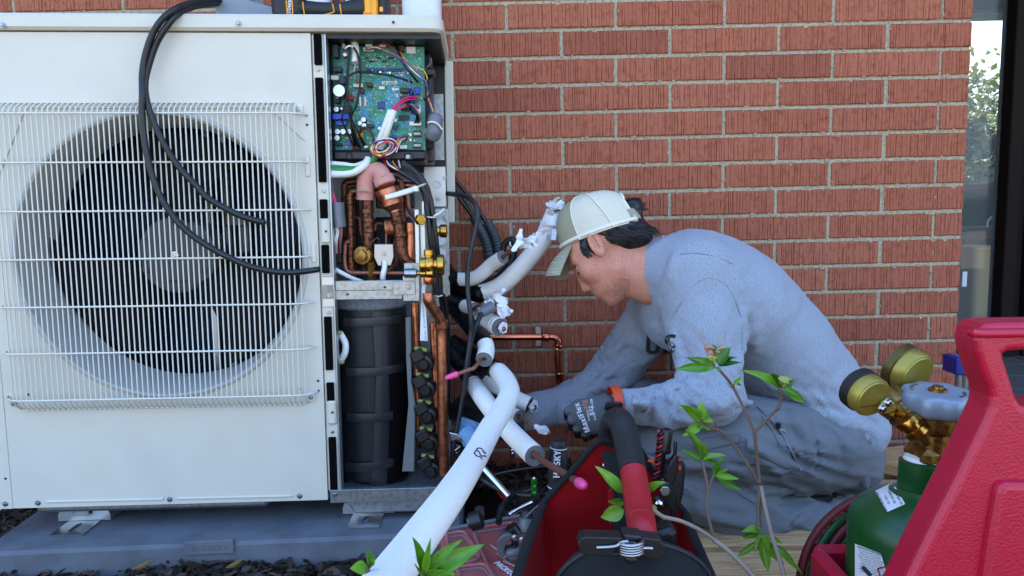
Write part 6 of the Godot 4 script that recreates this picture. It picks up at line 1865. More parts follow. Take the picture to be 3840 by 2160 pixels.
func build_person() -> void:
	person = thing("person", Vector3(.55, .02, .4), "person kneeling at the wall in grey shirt, cap, grey trousers and work gloves", "person")
	var mp := func(x: float, y: float, z: float) -> Vector3: return w1("m", x, y, z)
	# head frame: x out of the face, y to the crown, z away from the camera
	var hb := Basis(Vector3(-.81, -.58, -.05).normalized(), Vector3(-.58, .81, .0).normalized(), Vector3(0, 0, -1)).orthonormalized() * Basis(Vector3.RIGHT, .24)
	var hd := Transform3D(hb, w1("j", 745, 655, .40))
	var H := func(x: float, y: float, z: float) -> Vector3: return hd * Vector3(x, y, z)
	# ---- body: one continuous surface
	var s := SDF.new()
	s.ell(H.call(-.026, .042, 0), Vector3(.088, .080, .073), .03, hb)
	s.ell(H.call(.030, .012, 0), Vector3(.046, .060, .062), .03, hb)
	s.ell(H.call(.028, -.045, 0), Vector3(.040, .050, .050), .03, hb)
	for q in [-1.0, 1.0]:
		s.cap(H.call(-.004, -.052, .050 * q), H.call(.036, -.094, .016 * q), .017, .013, .03)
		s.ell(H.call(.048, -.018, .042 * q), Vector3(.018, .018, .019), .025, hb)
		s.cap(H.call(.068, .019, .010 * q), H.call(.058, .021, .042 * q), .008, .007, .016)
	s.ell(H.call(.043, -.100, 0), Vector3(.015, .014, .019), .02, hb)
	s.ell(H.call(.047, -.062, 0), Vector3(.021, .024, .028), .02, hb)
	for q in [-1.0, 1.0]: s.cut(H.call(.074, .001, .031 * q), Vector3(.012, .0085, .016), .012, hb)
	s.cap(H.call(.068, .004, 0), H.call(.0775, -.036, 0), .0075, .0095, .012)
	s.ell(H.call(.0795, -.0445, 0), Vector3(.0085, .008, .0095), .008, hb)
	for q in [-1.0, 1.0]: s.ell(H.call(.071, -.047, .0105 * q), Vector3(.0095, .0072, .0065), .006, hb)
	for q in [-1.0, 1.0]: s.cut(H.call(.0755, -.0535, .006 * q), Vector3(.0042, .0028, .003), .002, hb)
	s.ell(H.call(.0655, -.0655, 0), Vector3(.0058, .0048, .018), .005, hb)
	s.ell(H.call(.0625, -.0745, 0), Vector3(.0062, .0055, .016), .005, hb)
	s.cap(H.call(-.030, -.045, 0), H.call(-.085, -.105, 0), .050, .058, .03)
	s.cap(H.call(-.01, -.07, 0), H.call(-.045, -.125, 0), .040, .045, .03)
	s.cap(H.call(-.010, -.060, -.035), H.call(-.060, -.125, -.02), .015, .017, .02)
	var body := MB.new()
	s.mesh(.0034, body)
	var low := SDF.new()         # the rest of the body under the clothes
	var nb: Vector3 = H.call(-.085, -.105, 0)
	var spine := [[1700, 690, .36], [1790, 745, .37], [1880, 800, .37], [1970, 895, .37], [2055, 1000, .37], [2085, 1060, .37]]
	low.cap(nb, mp.call(1700, 690, .37), .055, .07, .04)
	for k in 5: low.cap(mp.call(spine[k][0], spine[k][1], spine[k][2]), mp.call(spine[k + 1][0], spine[k + 1][1], spine[k + 1][2]), .088, .088, .05)
	var arm := [mp.call(1760, 700, .52), mp.call(1792, 1000, .60), mp.call(1590, 1020, .60)]
	var arm2 := [mp.call(1700, 745, .20), mp.call(1545, 945, .17), mp.call(1440, 1015, .20), mp.call(1330, 1038, .27)]
	var leg := [mp.call(2080, 1105, .47), mp.call(1650, 1125, .50), mp.call(2060, 1305, .47)]
	var leg2 := [mp.call(2050, 1080, .26), mp.call(1610, 1015, .20), mp.call(1660, 1195, .22)]
	for q in [arm, arm2]:
		low.cap(q[0], q[1], .038, .032, .03); low.cap(q[1], q[2], .030, .022, .03)
		if q.size() > 3: low.cap(q[2], q[3], .022, .02, .03)
	for q in [leg, leg2]:
		low.cap(q[0], q[1], .075, .055, .04); low.cap(q[1] + Vector3(0, -.05, 0) if q == leg else q[1], q[2], .05, .038, .04)
	low.mesh(.016, body)
	part(person, "body", body, M.skin)
	# ---- face details
	var eyeb := MB.new()
	for q in [-1.0, 1.0]: eyeb.ball(H.call(.0585, -.001, .031 * q), Vector3.ONE * .0118, 16, 12)
	var ey := part(person, "eyes", eyeb, M.eye_white)
	for q in [-1.0, 1.0]:
		var iris := MB.new(); iris.ball(H.call(.0655, -.0055, .032 * q), Vector3.ONE * .0056, 12, 8)
		part(ey, "iris", iris, M.iris)
	for q in [-1.0, 1.0]:
		var lid := MB.new()
		lid.tube(spline([H.call(.0670, .0, .018 * q), H.call(.0708, -.003, .028 * q), H.call(.0675, -.004, .038 * q), H.call(.058, -.003, .046 * q)], 4), .0042, 8)
		part(person, "upper_eyelid", lid, M.skin)
		var lash := MB.new()
		lash.tube(spline([H.call(.0695, -.0045, .018 * q), H.call(.0738, -.0075, .028 * q), H.call(.0705, -.008, .038 * q), H.call(.060, -.006, .046 * q)], 4), .0012, 5)
		part(person, "eyelashes", lash, M.hair)
		var brow := MB.new()
		for k in 26:
			var f := k / 25.0
			var b := H.call(lerpf(.0755, .060, f * f), .0185 + .004 * sin(f * 2.4), lerpf(.012, .047, f) * q) as Vector3
			brow.tube([b + hb * Vector3(0, -.0035, 0), b + hb * Vector3(.0012, .002, .003 * q)], [.0011, .0004], 4)
		part(person, "eyebrow", brow, M.hair).set_meta("kind", "stuff")
		# ear
		var es := SDF.new()
		var eb := hb * Basis(Vector3.BACK, .22) * Basis(Vector3.UP, -.35 * q)
		var ec: Vector3 = H.call(-.002, .020, .0755 * q)
		es.ell(ec, Vector3(.0168, .0305, .0078), .006, eb)
		es.ell(ec + hb * Vector3(.003, -.023, -.001 * q), Vector3(.0085, .011, .0055), .008, eb)
		es.cut(ec + hb * Vector3(.001, .002, .0062 * q), Vector3(.0088, .0185, .0052), .004, eb)
		es.cap(ec + hb * Vector3(-.006, .013, .003 * q), ec + hb * Vector3(-.004, -.010, .004 * q), .0022, .0024, .004)
		es.cap(ec + hb * Vector3(.008, .004, .003 * q), ec + hb * Vector3(.009, -.004, .004 * q), .003, .003, .004)
		var em := MB.new(); es.mesh(.0017, em)
		var ear := part(person, "ear", em, M.skin)
		if q < 0:
			var st := MB.new(); st.ball(ec + hb * Vector3(.003, -.0265, .006 * q), Vector3.ONE * .0024, 8, 6)
			part(ear, "ear_stud", st, M.chrome)
	var lipm := MB.new()
	for l in [[.0690, -.0672, .0024], [.0668, -.0725, .0030]]:
		lipm.tube(spline([H.call(l[0] - .012, l[1], -.019), H.call(l[0] - .003, l[1] + .0008, -.010), H.call(l[0], l[1], 0), H.call(l[0] - .003, l[1] + .0008, .010), H.call(l[0] - .012, l[1], .019)], 5), l[2], 8)
	part(person, "lips", lipm, M.lip)
	# short beard hairs along jaw, chin and lip: single specks of hair
	var stub := MB.new()
	var r := RandomNumberGenerator.new(); r.seed = 9
	for k in 1100:
		var q := Vector2(r.randf_range(650, 1000), r.randf_range(880, 1110))
		if k < 30: q = Vector2(r.randf_range(635, 690), r.randf_range(955, 995))
		elif (q.x - 700) * .9 + (q.y - 880) < 120 + r.randf() * 90: continue
		var p := hit(s, cx("j", q.x), cy("j", q.y), 0.0)
		if (p - hd.origin).length() > .2: continue
		stub.box(p, Vector3(.0006, .0011, .0006))
	part(person, "stubble", stub, M.stubble).set_meta("kind", "stuff")
	# ---- hair
	var hs := SDF.new()
	hs.ell(H.call(-.066, .008, 0), Vector3(.050, .058, .070), .02, hb)
	hs.ell(H.call(-.088, -.012, 0), Vector3(.036, .040, .058), .02, hb)
	hs.ell(H.call(-.03, .04, 0), Vector3(.088, .05, .0765), .02, hb)
	hs.ell(H.call(-.116, .044, 0), Vector3(.030, .024, .034), .02, hb)
	for q in [-1.0, 1.0]: hs.ell(H.call(.010, .030, .0655 * q), Vector3(.024, .020, .0085), .012, hb)
	hs.cut(H.call(-.002, .008, -.082), Vector3(.025, .032, .022), .008, hb)
	hs.cut(H.call(-.002, .008, .082), Vector3(.025, .032, .022), .008, hb)
	var hn := noise(70.0, 5, 2)
	hs.bump = func(p: Vector3) -> float: return .0028 * hn.get_noise_3d(p.x * .5 + p.y * .9, p.y * .25, p.z * 1.2)
	var hm := MB.new(); hs.mesh(.004, hm)
	var hair := part(person, "hair", hm, M.hair)
	var lk := MB.new()
	for k in 296:
		var a := r.randf()
		var zz := r.randf_range(-.074, .02)
		var p: Vector3; var d: Vector3
		if k < 200:      # nape and behind the ear
			p = H.call(lerpf(-.018, -.118, a), lerpf(.022, -.018, a) + r.randf_range(-.008, .012), -sqrt(maxf(.0052 - pow(lerpf(-.018, -.118, a) + .055, 2) * .75, .0002)) * 1.0 + r.randf_range(-.003, .002))
			d = hb * Vector3(-.010 - .010 * r.randf(), -.018 - .012 * r.randf(), .004)
		elif k < 270:
			p = H.call(r.randf_range(.004, .036), r.randf_range(.018, .036), -.073 + r.randf_range(.0, .012))
			d = hb * Vector3(-.006 + r.randf_range(-.004, .010), -.022 * r.randf_range(.5, 1.1), -.001)
		else:            # tuft through the back opening
			p = H.call(-.125 + r.randf_range(-.012, .012), .045 + r.randf_range(-.015, .018), r.randf_range(-.03, .03))
			d = hb * Vector3(-.016, r.randf_range(-.014, .006), r.randf_range(-.006, .006))
		lk.tube(spline([p, p + d * .55 + hb * Vector3(0, -.001, -.002), p + d], 2), [.0016, .0016, .0014, .0010, .0004], 4, false)
	part(hair, "locks", lk, M.hair).set_meta("kind", "stuff")
	# ---- cap
	var cap := holder(person, "cap")
	var cd := Vector3(.954, .30, 0); var cn := Vector3(-.30, .954, 0); var cc := Vector3(-.031, .030, 0)
	var dome := func(a: float, v: float, grow: float) -> Vector3:      # a round the head, v from rim (0) to button (1)
		var rr := pow(cos(v * PI / 2), .62)
		var hgt := .104 * pow(sin(v * PI / 2), .92)
		var ax := (.106 if cos(a) > 0 else .092) + grow
		return H.call(0, 0, 0) + hb * (cc + cd * (cos(a) * ax * rr + .012 * sin(v * PI / 2)) + Vector3(0, 0, -1) * (sin(a) * (.085 + grow) * rr) + cn * (hgt + grow * v))
	var shells := [["front_panel", -1.02, 1.02, "cap_cloth", 0.0], ["mesh_panel", 1.02, 2.55, "cap_mesh", .0], ["mesh_panel", -2.55, -1.02, "cap_mesh", .0]]
	for sh in shells:
		var rows := []
		for j in 15:
			var row := []
			for i in 25: row.append(dome.call(lerpf(sh[1], sh[2], i / 24.0), j / 14.0, sh[4]))
			rows.append(row)
		var m := MB.new(); m.sheet(rows, .0018)
		part(cap, sh[0], m, M[sh[3]])
	var rows2 := []       # back of the crown above the opening
	for j in 9:
		var row := []
		for i in 15:
			var f := i / 14.0
			var open_at := .36 + .20 * sin(PI * f)
			row.append(dome.call(lerpf(2.55, TAU - 2.55, f), lerpf(open_at, 1.0, j / 8.0), 0.0))
		rows2.append(row)
	var bm := MB.new(); bm.sheet(rows2, .0018); part(cap, "mesh_panel", bm, M.cap_mesh)
	for sm in [[1.02, "cap_white", .0030], [-1.02, "cap_white", .0030], [1.85, "cap_white", .0034], [-1.85, "cap_white", .0034]]:
		var pts := []
		for j in 20: pts.append(dome.call(sm[0] - (.28 * j / 19.0 if absf(sm[0]) > 1.5 else 0.0) * signf(sm[0]), j / 19.0, .0012))
		var m := MB.new(); m.tube(pts, sm[2], 6, true, .6); part(cap, "seam_tape", m, M[sm[1]])
	var rim := []; var edge := []
	for i in 41: rim.append(dome.call(lerpf(-2.56, 2.56, i / 40.0), .035, .0016))
	var rt := MB.new(); rt.tube(rim, .0042, 8, true, .5, PI / 2); part(cap, "rim_band", rt, M.cap_white)
	for i in 15:
		var f := i / 14.0
		edge.append(dome.call(lerpf(2.55, TAU - 2.55, f), .34 + .20 * sin(PI * f), .0012))
	var et := MB.new(); et.tube([dome.call(2.55, .02, .0012)] + edge + [dome.call(TAU - 2.55, .02, .0012)], .0034, 6); part(cap, "opening_trim", et, M.cap_white)
	var strap := []
	for j in 3:
		var row := []
		for i in 17: row.append(dome.call(lerpf(2.42, TAU - 2.42, i / 16.0), [.0, .09, .18][j], .003))
		strap.append(row)
	var sp := MB.new(); sp.sheet(strap, .002); part(cap, "rear_strap", sp, M.cap_cloth)
	var band := []
	for j in 3:
		var row := []
		for i in 33: row.append(dome.call(lerpf(-2.5, 2.5, i / 32.0), [.02, .12, .22][j], -.002))
		band.append(row)
	var bd := MB.new(); bd.sheet(band, .001); part(cap, "sweat_band", bd, M.cap_white)
	var but := MB.new(); but.ball(dome.call(0, 1.0, .001), Vector3(.007, .006, .007), 10, 6); part(cap, "button", but, M.cap_white)
	var br := []
	for j in 11:
		var row := []
		for i in 21:
			var u := i / 10.0 - 1.0
			var a := u * .74
			var root: Vector3 = cc + cd * (cos(a) * .105) + Vector3(0, 0, sin(a) * .083)
			var tip := Vector3(.138 - .032 * pow(absf(u), 2.6), .036 - .026 * u * u, .080 * sin(u * 1.3))
			var v := j / 10.0
			row.append(hd * (root.lerp(tip, v) + Vector3(0, .006 * sin(PI * v) * (1 - u * u), 0)))
		br.append(row)
	var brm := MB.new(); brm.sheet(br, .0032)
	var brim := part(cap, "brim", brm, M.cap_cloth)
	for k in 4:
		var pts := []
		for i in range(1, 20): pts.append(br[4 + k * 2 - (1 if k == 3 else 0)][i] + hb * Vector3(0, .0010, 0))
		var m := MB.new(); m.tube(pts, .0005, 4); part(brim, "stitch_row", m, M.cap_white)

	# ---- shirt
	var sh := SDF.new()
	sh.cap(H.call(-.088, -.108, 0), mp.call(1712, 705, .37), .066, .088, .05)
	var tor := [[1708, 690, .082, .125], [1784, 716, .118, .185], [1868, 778, .125, .180], [1958, 880, .124, .172], [2042, 985, .116, .172], [2118, 1050, .088, .165]]
	for q in tor: sh.ell(mp.call(q[0], q[1], .37), Vector3(q[2], q[2], q[3]), .07)
	sh.ell(mp.call(1700, 790, .35), Vector3(.085, .09, .14), .06)
	sh.cap(mp.call(1752, 690, .50), mp.call(1772, 830, .545), .080, .074, .05)
	sh.cap(mp.call(1772, 830, .545), mp.call(1792, 985, .60), .074, .062, .03)
	sh.cap(mp.call(1792, 1000, .60), mp.call(1690, 1022, .61), .054, .046, .03)
	sh.cap(mp.call(1690, 1022, .61), mp.call(1574, 1020, .60), .046, .036, .02)
	sh.cap(mp.call(1680, 740, .22), mp.call(1548, 935, .17), .078, .062, .05)
	sh.cap(mp.call(1548, 935, .17), mp.call(1440, 1015, .20), .060, .052, .03)
	sh.cap(mp.call(1440, 1015, .20), mp.call(1318, 1040, .27), .052, .044, .03)
	for q in [["m", 1692, 835, 1716, 895, 1706, 948], ["m", 1705, 950, 1758, 985, 1805, 1030], ["m", 1740, 1000, 1790, 1020, 1830, 1005], ["k", 560, 475, 548, 560, 565, 640], ["k", 612, 470, 600, 560, 622, 648], ["k", 690, 450, 672, 540, 700, 640], ["k", 770, 400, 735, 470, 748, 560], ["m", 1870, 760, 1868, 850, 1855, 930], ["m", 1850, 700, 1890, 790, 1900, 880], ["k", 1095, 510, 1270, 535, 1460, 570, 1620, 620], ["k", 1520, 605, 1660, 640, 1790, 650], ["k", 1480, 520, 1600, 590, 1720, 620], ["k", 340, 425, 450, 335, 640, 262], ["k", 455, 180, 560, 195, 650, 245], ["k", 375, 285, 430, 245, 500, 180], ["k", 250, 470, 380, 430, 520, 400], ["k", 170, 490, 175, 560, 160, 620], ["m", 1700, 640, 1690, 700, 1660, 770], ["m", 1930, 960, 2000, 985, 2080, 1010]]:
		fold(sh, q, .0085)
	for q in [["k", 1090, 535, 1270, 560, 1460, 595, 1620, 645, 1800, 690], ["m", 1705, 840, 1728, 900, 1718, 950], ["k", 640, 480, 628, 560, 648, 645], ["k", 800, 420, 765, 490, 775, 560], ["k", 400, 400, 520, 310, 660, 270], ["m", 1880, 770, 1880, 860, 1868, 950]]:
		crease(sh, q, .005)
	var wn := noise(1.0, 31, 2); var wn2 := noise(1.0, 32, 3)
	var elb: Vector3 = mp.call(1770, 1010, .64); var arm_pit: Vector3 = mp.call(1690, 880, .5); var waist: Vector3 = mp.call(2080, 1060, .5); var elb2: Vector3 = mp.call(1500, 960, .22)
	sh.bump = func(p: Vector3) -> float:
		var a := .0034 * wn2.get_noise_3d(p.x * 7, p.y * 5, p.z * 6)
		var f: float = exp(-(p - elb).length_squared() / .008) + .8 * exp(-(p - arm_pit).length_squared() / .012) + .7 * exp(-(p - waist).length_squared() / .02) + .9 * exp(-(p - elb2).length_squared() / .02)
		a += f * .010 * (.45 - 1.5 * absf(wn.get_noise_3d((p.x + p.y) * 22, (p.y - p.x) * 7, p.z * 14)))
		a += .0055 * (.3 - absf(wn.get_noise_3d(p.x * 8 - p.y * 8, (p.x + p.y) * 2.2, p.z * 5)))
		var fx := clampf((elb.x + .02 - p.x) / .03, 0, 1) * clampf((p.z - .5) / .05, 0, 1) * clampf((elb.y + .07 - p.y) / .03, 0, 1)
		a += fx * .0030 * sin(p.x * 150 + p.y * 60 + 3.0 * wn.get_noise_3d(p.x * 9, p.y * 9, p.z * 9)) * (.4 + wn2.get_noise_3d(p.x * 8, p.y * 30, p.z * 8))
		return a
	var shm := MB.new(); sh.mesh(.0070, shm)
	var shirt := part(person, "shirt", shm, M.heather_knit)
	# collar band, shoulder seam, cuffs, hem
	var ring := []
	var cdir := (hb * Vector3(-.62, -.78, 0)).normalized()
	var cf := look_to(cdir, H.call(-.083, -.100, 0))
	for k in 33:
		var g := TAU * k / 32
		ring.append(cf * Vector3(cos(g) * .066, .004 * cos(2 * g), sin(g) * .066))
	var cm := MB.new(); cm.tube(ring, .0085, 8, false, .6); part(shirt, "collar", cm, M.heather_knit)
	var sm2 := MB.new(); sm2.tube(spline(hits(sh, "j", [1330, 705, 1450, 660, 1580, 648, 1720, 668, 1850, 710, 1930, 750], .0004), 4), .0011, 5); part(shirt, "shoulder_seam", sm2, M.heather_knit)
	var sm3 := MB.new(); sm3.tube(spline(hits(sh, "m", [1690, 800, 1715, 760, 1770, 700, 1830, 720, 1865, 800, 1868, 880], .0004), 4), .0010, 5); part(shirt, "sleeve_seam", sm3, M.heather_knit)
	var lt := MB.new()
	var tm := lettering("US", .036, true, .0)
	for q in ["US"]:
		var ar := tm.surface_get_arrays(0)
		var vs: PackedVector3Array = ar[Mesh.ARRAY_VERTEX]; var ixs: PackedInt32Array = ar[Mesh.ARRAY_INDEX]
		var first := lt.v.size()
		for p in vs:
			var px := cx("k", 684) + p.x * 1950 + p.y * 150; var py := cy("k", 205) - p.y * 1950 - p.x * 80
			lt.vert(hit(sh, px, py, .0012), Vector3(0, 0, 1))
		for k in ixs: lt.ix.append(first + k)
	part(shirt, "lettering", lt, M.print_black)

	# ---- trousers
	var tr := SDF.new()
	tr.ell(mp.call(2055, 1085, .37), Vector3(.120, .095, .165), .05)
	tr.ell(mp.call(2112, 1135, .37), Vector3(.072, .085, .160), .05)
	tr.cap(mp.call(2062, 1120, .475), mp.call(1850, 1105, .53), .104, .094, .03)
	tr.cap(mp.call(1850, 1105, .53), mp.call(1655, 1125, .54), .088, .072, .04)
	tr.cap(mp.call(1678, 1206, .54), mp.call(1856, 1274, .53), .066, .068, .008)
	tr.cap(mp.call(1856, 1274, .53), mp.call(2040, 1322, .50), .068, .062, .03)
	tr.cap(mp.call(2040, 1322, .50), mp.call(2110, 1300, .46), .060, .050, .03)
	tr.cap(mp.call(2050, 1085, .27), mp.call(1620, 1020, .20), .095, .072, .04)
	tr.cap(mp.call(1620, 1025, .20), mp.call(1665, 1190, .21), .066, .056, .03)
	for q in [["k", 1080, 565, 1240, 620, 1330, 700, 1400, 790], ["k", 1450, 610, 1485, 740, 1490, 880], ["k", 1545, 610, 1640, 720, 1640, 830], ["k", 1640, 650, 1700, 760, 1690, 860], ["k", 890, 715, 1090, 690, 1160, 755, 1290, 810, 1400, 830], ["k", 640, 800, 830, 830, 1050, 855, 1330, 875], ["k", 1050, 945, 1250, 1010, 1480, 985], ["k", 1290, 1230, 1390, 1130, 1520, 1075], ["k", 1480, 1280, 1480, 1190, 1570, 1100, 1700, 1040], ["k", 1560, 1290, 1560, 1200, 1640, 1120], ["k", 870, 1060, 1000, 1130, 1180, 1160], ["k", 1180, 760, 1300, 850, 1380, 870], ["k", 600, 690, 760, 700, 900, 730], ["k", 1380, 580, 1420, 640, 1470, 760]]:
		fold(tr, q, .0095)
	for q in [["k", 600, 800, 830, 832, 1050, 856, 1330, 880, 1450, 900], ["k", 1150, 765, 1290, 826, 1400, 846], ["k", 1505, 640, 1535, 760, 1530, 880], ["k", 1590, 640, 1660, 760, 1660, 860], ["k", 1260, 600, 1350, 690, 1440, 860], ["k", 900, 735, 1090, 708, 1165, 772], ["k", 1060, 965, 1250, 1030, 1480, 1005], ["k", 1330, 1240, 1420, 1150, 1540, 1095], ["k", 1520, 1280, 1520, 1200, 1600, 1115]]:
		crease(tr, q, .0075)
	var knee: Vector3 = mp.call(1700, 1190, .6); var crotch: Vector3 = mp.call(1980, 1120, .58); var calf: Vector3 = mp.call(2030, 1320, .52)
	var tn := noise(1.0, 41, 2)
	tr.bump = func(p: Vector3) -> float:
		var a := .0035 * tn.get_noise_3d(p.x * 5 + p.y * 6, p.y * 4 - p.x * 6, p.z * 6)
		var f: float = exp(-(p - crotch).length_squared() / .03) + .6 * exp(-(p - knee).length_squared() / .016) + exp(-(p - calf).length_squared() / .022)
		# sharp gathered folds: ridged noise drawn out along the pull of the cloth
		var u := (p.x * .45 + p.y) * 15.0; var w := (p.x - p.y * .45) * 3.5
		a += (.12 + .8 * f) * .011 * (.45 - absf(tn.get_noise_3d(u, w, p.z * 5)) * 1.6)
		return a
	var trm := MB.new(); tr.mesh(.0068, trm)
	var pants := part(person, "trousers", trm, M.ripstop)
	# pocket flap, zip, seams, belt loop, hanging tab
	var fl := []
	for j in 4:
		var row := []
		for i in 9:
			var f := i / 8.0
			row.append(hit(tr, cx("k", lerpf(880, 1105, f)), cy("k", lerpf(720, 685, f) + 22 * j * (1.0 - .3 * f) - 30 * sin(PI * f) * .2), .0035))
		fl.append(row)
	var fm := MB.new(); fm.sheet(fl, .002); part(pants, "pocket_flap", fm, M.ripstop)
	fl = []
	for j in 5:
		var row := []
		for i in 9:
			var f := i / 8.0
			row.append(hit(tr, cx("k", lerpf(1150, 1380, f)), cy("k", lerpf(712, 770, f) + 26 * j * (.6 + .4 * f)), .003))
		fl.append(row)
	fm = MB.new(); fm.sheet(fl, .002); part(pants, "cargo_pocket", fm, M.ripstop)
	var zp := MB.new(); zp.tube(spline(hits(tr, "k", [1205, 535, 1260, 585, 1310, 640, 1350, 700, 1385, 770, 1415, 830, 1440, 880], .0006), 4), .0034, 6, true, .5); var zip := part(pants, "zip", zp, M.grey_sleeve)
	var zz := MB.new(); zz.box(hit(tr, cx("k", 1318), cy("k", 640), .004), Vector3(.010, .014, .006), .002); part(zip, "slider", zz, M.dark_steel)
	zz = MB.new()
	var zr := hit(tr, cx("k", 1338), cy("k", 680), .003); var loop := []
	for k in 13: loop.append(zr + Vector3(cos(TAU * k / 12) * .006, sin(TAU * k / 12) * .007, 0))
	zz.tube(loop, .0016, 6); part(zip, "pull_ring", zz, M.steel)
	for q in [[1190, 545, 1240, 600, 1285, 665, 1320, 735, 1345, 800, 1365, 875], [1090, 590, 1180, 560, 1260, 560], [800, 905, 900, 940, 1000, 960, 1100, 1000, 1200, 1060, 1320, 1070, 1420, 1065, 1520, 1095, 1620, 1080], [1440, 880, 1550, 870, 1650, 840, 1760, 820, 1840, 800], [1480, 760, 1540, 740, 1580, 735], [575, 790, 620, 785, 650, 790], [790, 1130, 850, 1100, 862, 1050, 835, 990, 790, 975], [1390, 890, 1430, 900, 1530, 895]]:
		var m := MB.new(); m.tube(spline(hits(tr, "k", q, .0003), 3), .0012, 5); part(pants, "seam", m, M.ripstop)
	var tb := []
	for q in [[1755, 845, 1840, 840], [1745, 900, 1850, 870], [1770, 950, 1815, 930], [1788, 988, 1795, 985]]: tb.append([W(cx("k", q[0]), cy("k", q[1]), .535), W(cx("k", (q[0] + q[2]) / 2), cy("k", (q[1] + q[3]) / 2), .545), W(cx("k", q[2]), cy("k", q[3]), .53)])
	var tm2 := MB.new(); tm2.sheet(tb, .002); part(pants, "pocket_tab", tm2, M.ripstop)
	var bl := MB.new(); bl.tube(spline(hits(tr, "k", [1800, 672, 1803, 700, 1808, 735], .003), 3), .006, 6, true, .35); part(pants, "belt_loop", bl, M.ripstop)
	# shoe
	var so := SDF.new()
	so.cap(mp.call(2105, 1330, .45), mp.call(2170, 1300, .44), .036, .040, .02); so.cap(mp.call(2105, 1340, .45), mp.call(2150, 1365, .44), .030, .026, .02)
	var som := MB.new(); so.mesh(.009, som); part(person, "shoe", som, M.black_soft)
	var so2 := SDF.new()
	so2.cap(mp.call(1650, 1225, .22), mp.call(1560, 1245, .22), .042, .034, .02)
	som = MB.new(); so2.mesh(.009, som); part(person, "shoe", som, M.black_soft)

	# ---- gloved hands
	for side in 2:
		var gs := SDF.new(); var gb := SDF.new()
		var T := Transform3D()
		if side == 1:       # the far hand works behind the pipes: the same hand, moved to the far wrist
			var a := w1("n", 780, 112, .605); var b := w1("m", 1318, 1040, .27)
			T = Transform3D(Basis(Vector3.UP, .5), Vector3.ZERO); T.origin = b - T.basis * a
		var K := func(x: float, y: float, z: float) -> Vector3: return T * w1("n", x, y, z)
		gs.cap(K.call(780, 112, .605), K.call(690, 115, .605), .031, .033, .015)
		gs.cap(K.call(690, 75, .606), K.call(490, 70, .622), .027, .019, .02)
		gs.cap(K.call(690, 120, .606), K.call(500, 130, .626), .030, .021, .02)
		gs.cap(K.call(690, 165, .602), K.call(560, 205, .618), .026, .020, .02)
		for f in 4:
			var root: Vector3 = K.call([470, 478, 515, 575][f], [60, 115, 170, 215][f], [.620, .625, .622, .615][f])
			var mid: Vector3 = K.call([398, 428, 470, 530][f], [88, 165, 230, 275][f], [.626, .632, .628, .620][f])
			var tip: Vector3 = K.call([392, 424, 474, 545][f], [142, 222, 285, 318][f], [.600, .606, .602, .598][f])
			var rr: float = [.0098, .0102, .0098, .0092][f]
			gs.cap(root, mid, rr * 1.15, rr, .004)
			gb.cap(mid.lerp(tip, .25), tip, rr * 1.0, rr * .85, .002)
		gb.cap(K.call(700, 205, .590), K.call(620, 245, .585), .015, .0125, .006)
		gb.cap(K.call(620, 245, .585), K.call(570, 290, .580), .0125, .0105, .006)
		var gm := MB.new(); gs.mesh(.0036, gm)
		var glove := part(person, "glove", gm, M.glove_grey)
		gm = MB.new(); gb.mesh(.0034, gm); part(glove, "dipped_fingers", gm, M.glove_black)
		if side == 0:
			var cuff := []
			for k in 5:
				var m := MB.new(); var c := K.call(660 + k * 22, 112, .605) as Vector3
				m.x = look_to(Vector3(1, .02, -.1), c); m.lathe([Vector2(.0345, -.004), Vector2(.0362, -.001), Vector2(.0362, .002), Vector2(.0345, .005)], 24)
				part(glove, "knit_cuff", m, M.glove_grey)
			for tx in [["MaxiFlex", 262, 598, 1.95, .0105, "white_print"], ["atg", 276, 528, 1.75, .0095, "dry_flower"], ["R32", 312, 560, 1.75, .0080, "white_print"], ["EN 388", 316, 522, 1.75, .0045, "white_print"], ["3131A", 330, 590, 1.75, .0042, "white_print"], ["ULTIMATE", 296, 585, 1.75, .0034, "white_print"]]:
				var m := MB.new()
				var ar: Array = lettering(tx[0], tx[4], true, .0).surface_get_arrays(0)
				var cs := cos(tx[3]); var sn := sin(tx[3])
				for p in ar[Mesh.ARRAY_VERTEX]:
					var qx: float = p.x * cs - p.y * sn; var qy: float = p.x * sn + p.y * cs
					m.vert(hit(gs, cx("k", tx[1]) + qx * 1850, cy("k", tx[2]) - qy * 1850, .0008), Vector3.BACK)
				for k in ar[Mesh.ARRAY_INDEX]: m.ix.append(k)
				part(glove, "print", m, M[tx[5]])
	# ---- wrist watch
	var wm := MB.new(); wm.x = look_to(Vector3(1, .02, -.1), w1("k", 442, 530, .60))
	wm.lathe([Vector2(.0385, -.0105), Vector2(.0402, -.009), Vector2(.0402, .009), Vector2(.0385, .0105)], 32)
	var watch := part(person, "watch_band", wm, M.orange_plastic)
	wm = MB.new(); wm.x = Transform3D(Basis(Vector3.RIGHT, .75), w1("n", 768, 66, .640)); wm.box(Vector3.ZERO, Vector3(.036, .040, .012), .005)
	part(watch, "watch_case", wm, M.black_plastic)

# ---------------------------------------------------------------- tools, carrier and plants in front
func wpoly(c: String, a: Array, z: float) -> PackedVector2Array:
	var o := PackedVector2Array()
	for k in range(0, a.size(), 2):
		var p := w1(c, a[k], a[k + 1], z)
		o.append(Vector2(p.x, p.y))
	return o

func rod(under: Node3D, nm: String, a: Vector3, b: Vector3, prof: Array, m: Material, segs := 18) -> MeshInstance3D:
	var mb := MB.new(); mb.x = look_to(b - a, a)
	var l := (b - a).length(); var p := []
	for q in prof: p.append(Vector2(q[0], q[1] * l))
	mb.lathe(p, segs)
	return part(under, nm, mb, m)

func lump(under: Node3D, nm: String, mb: MB, m: Material) -> MeshInstance3D: return part(under, nm, mb, m)

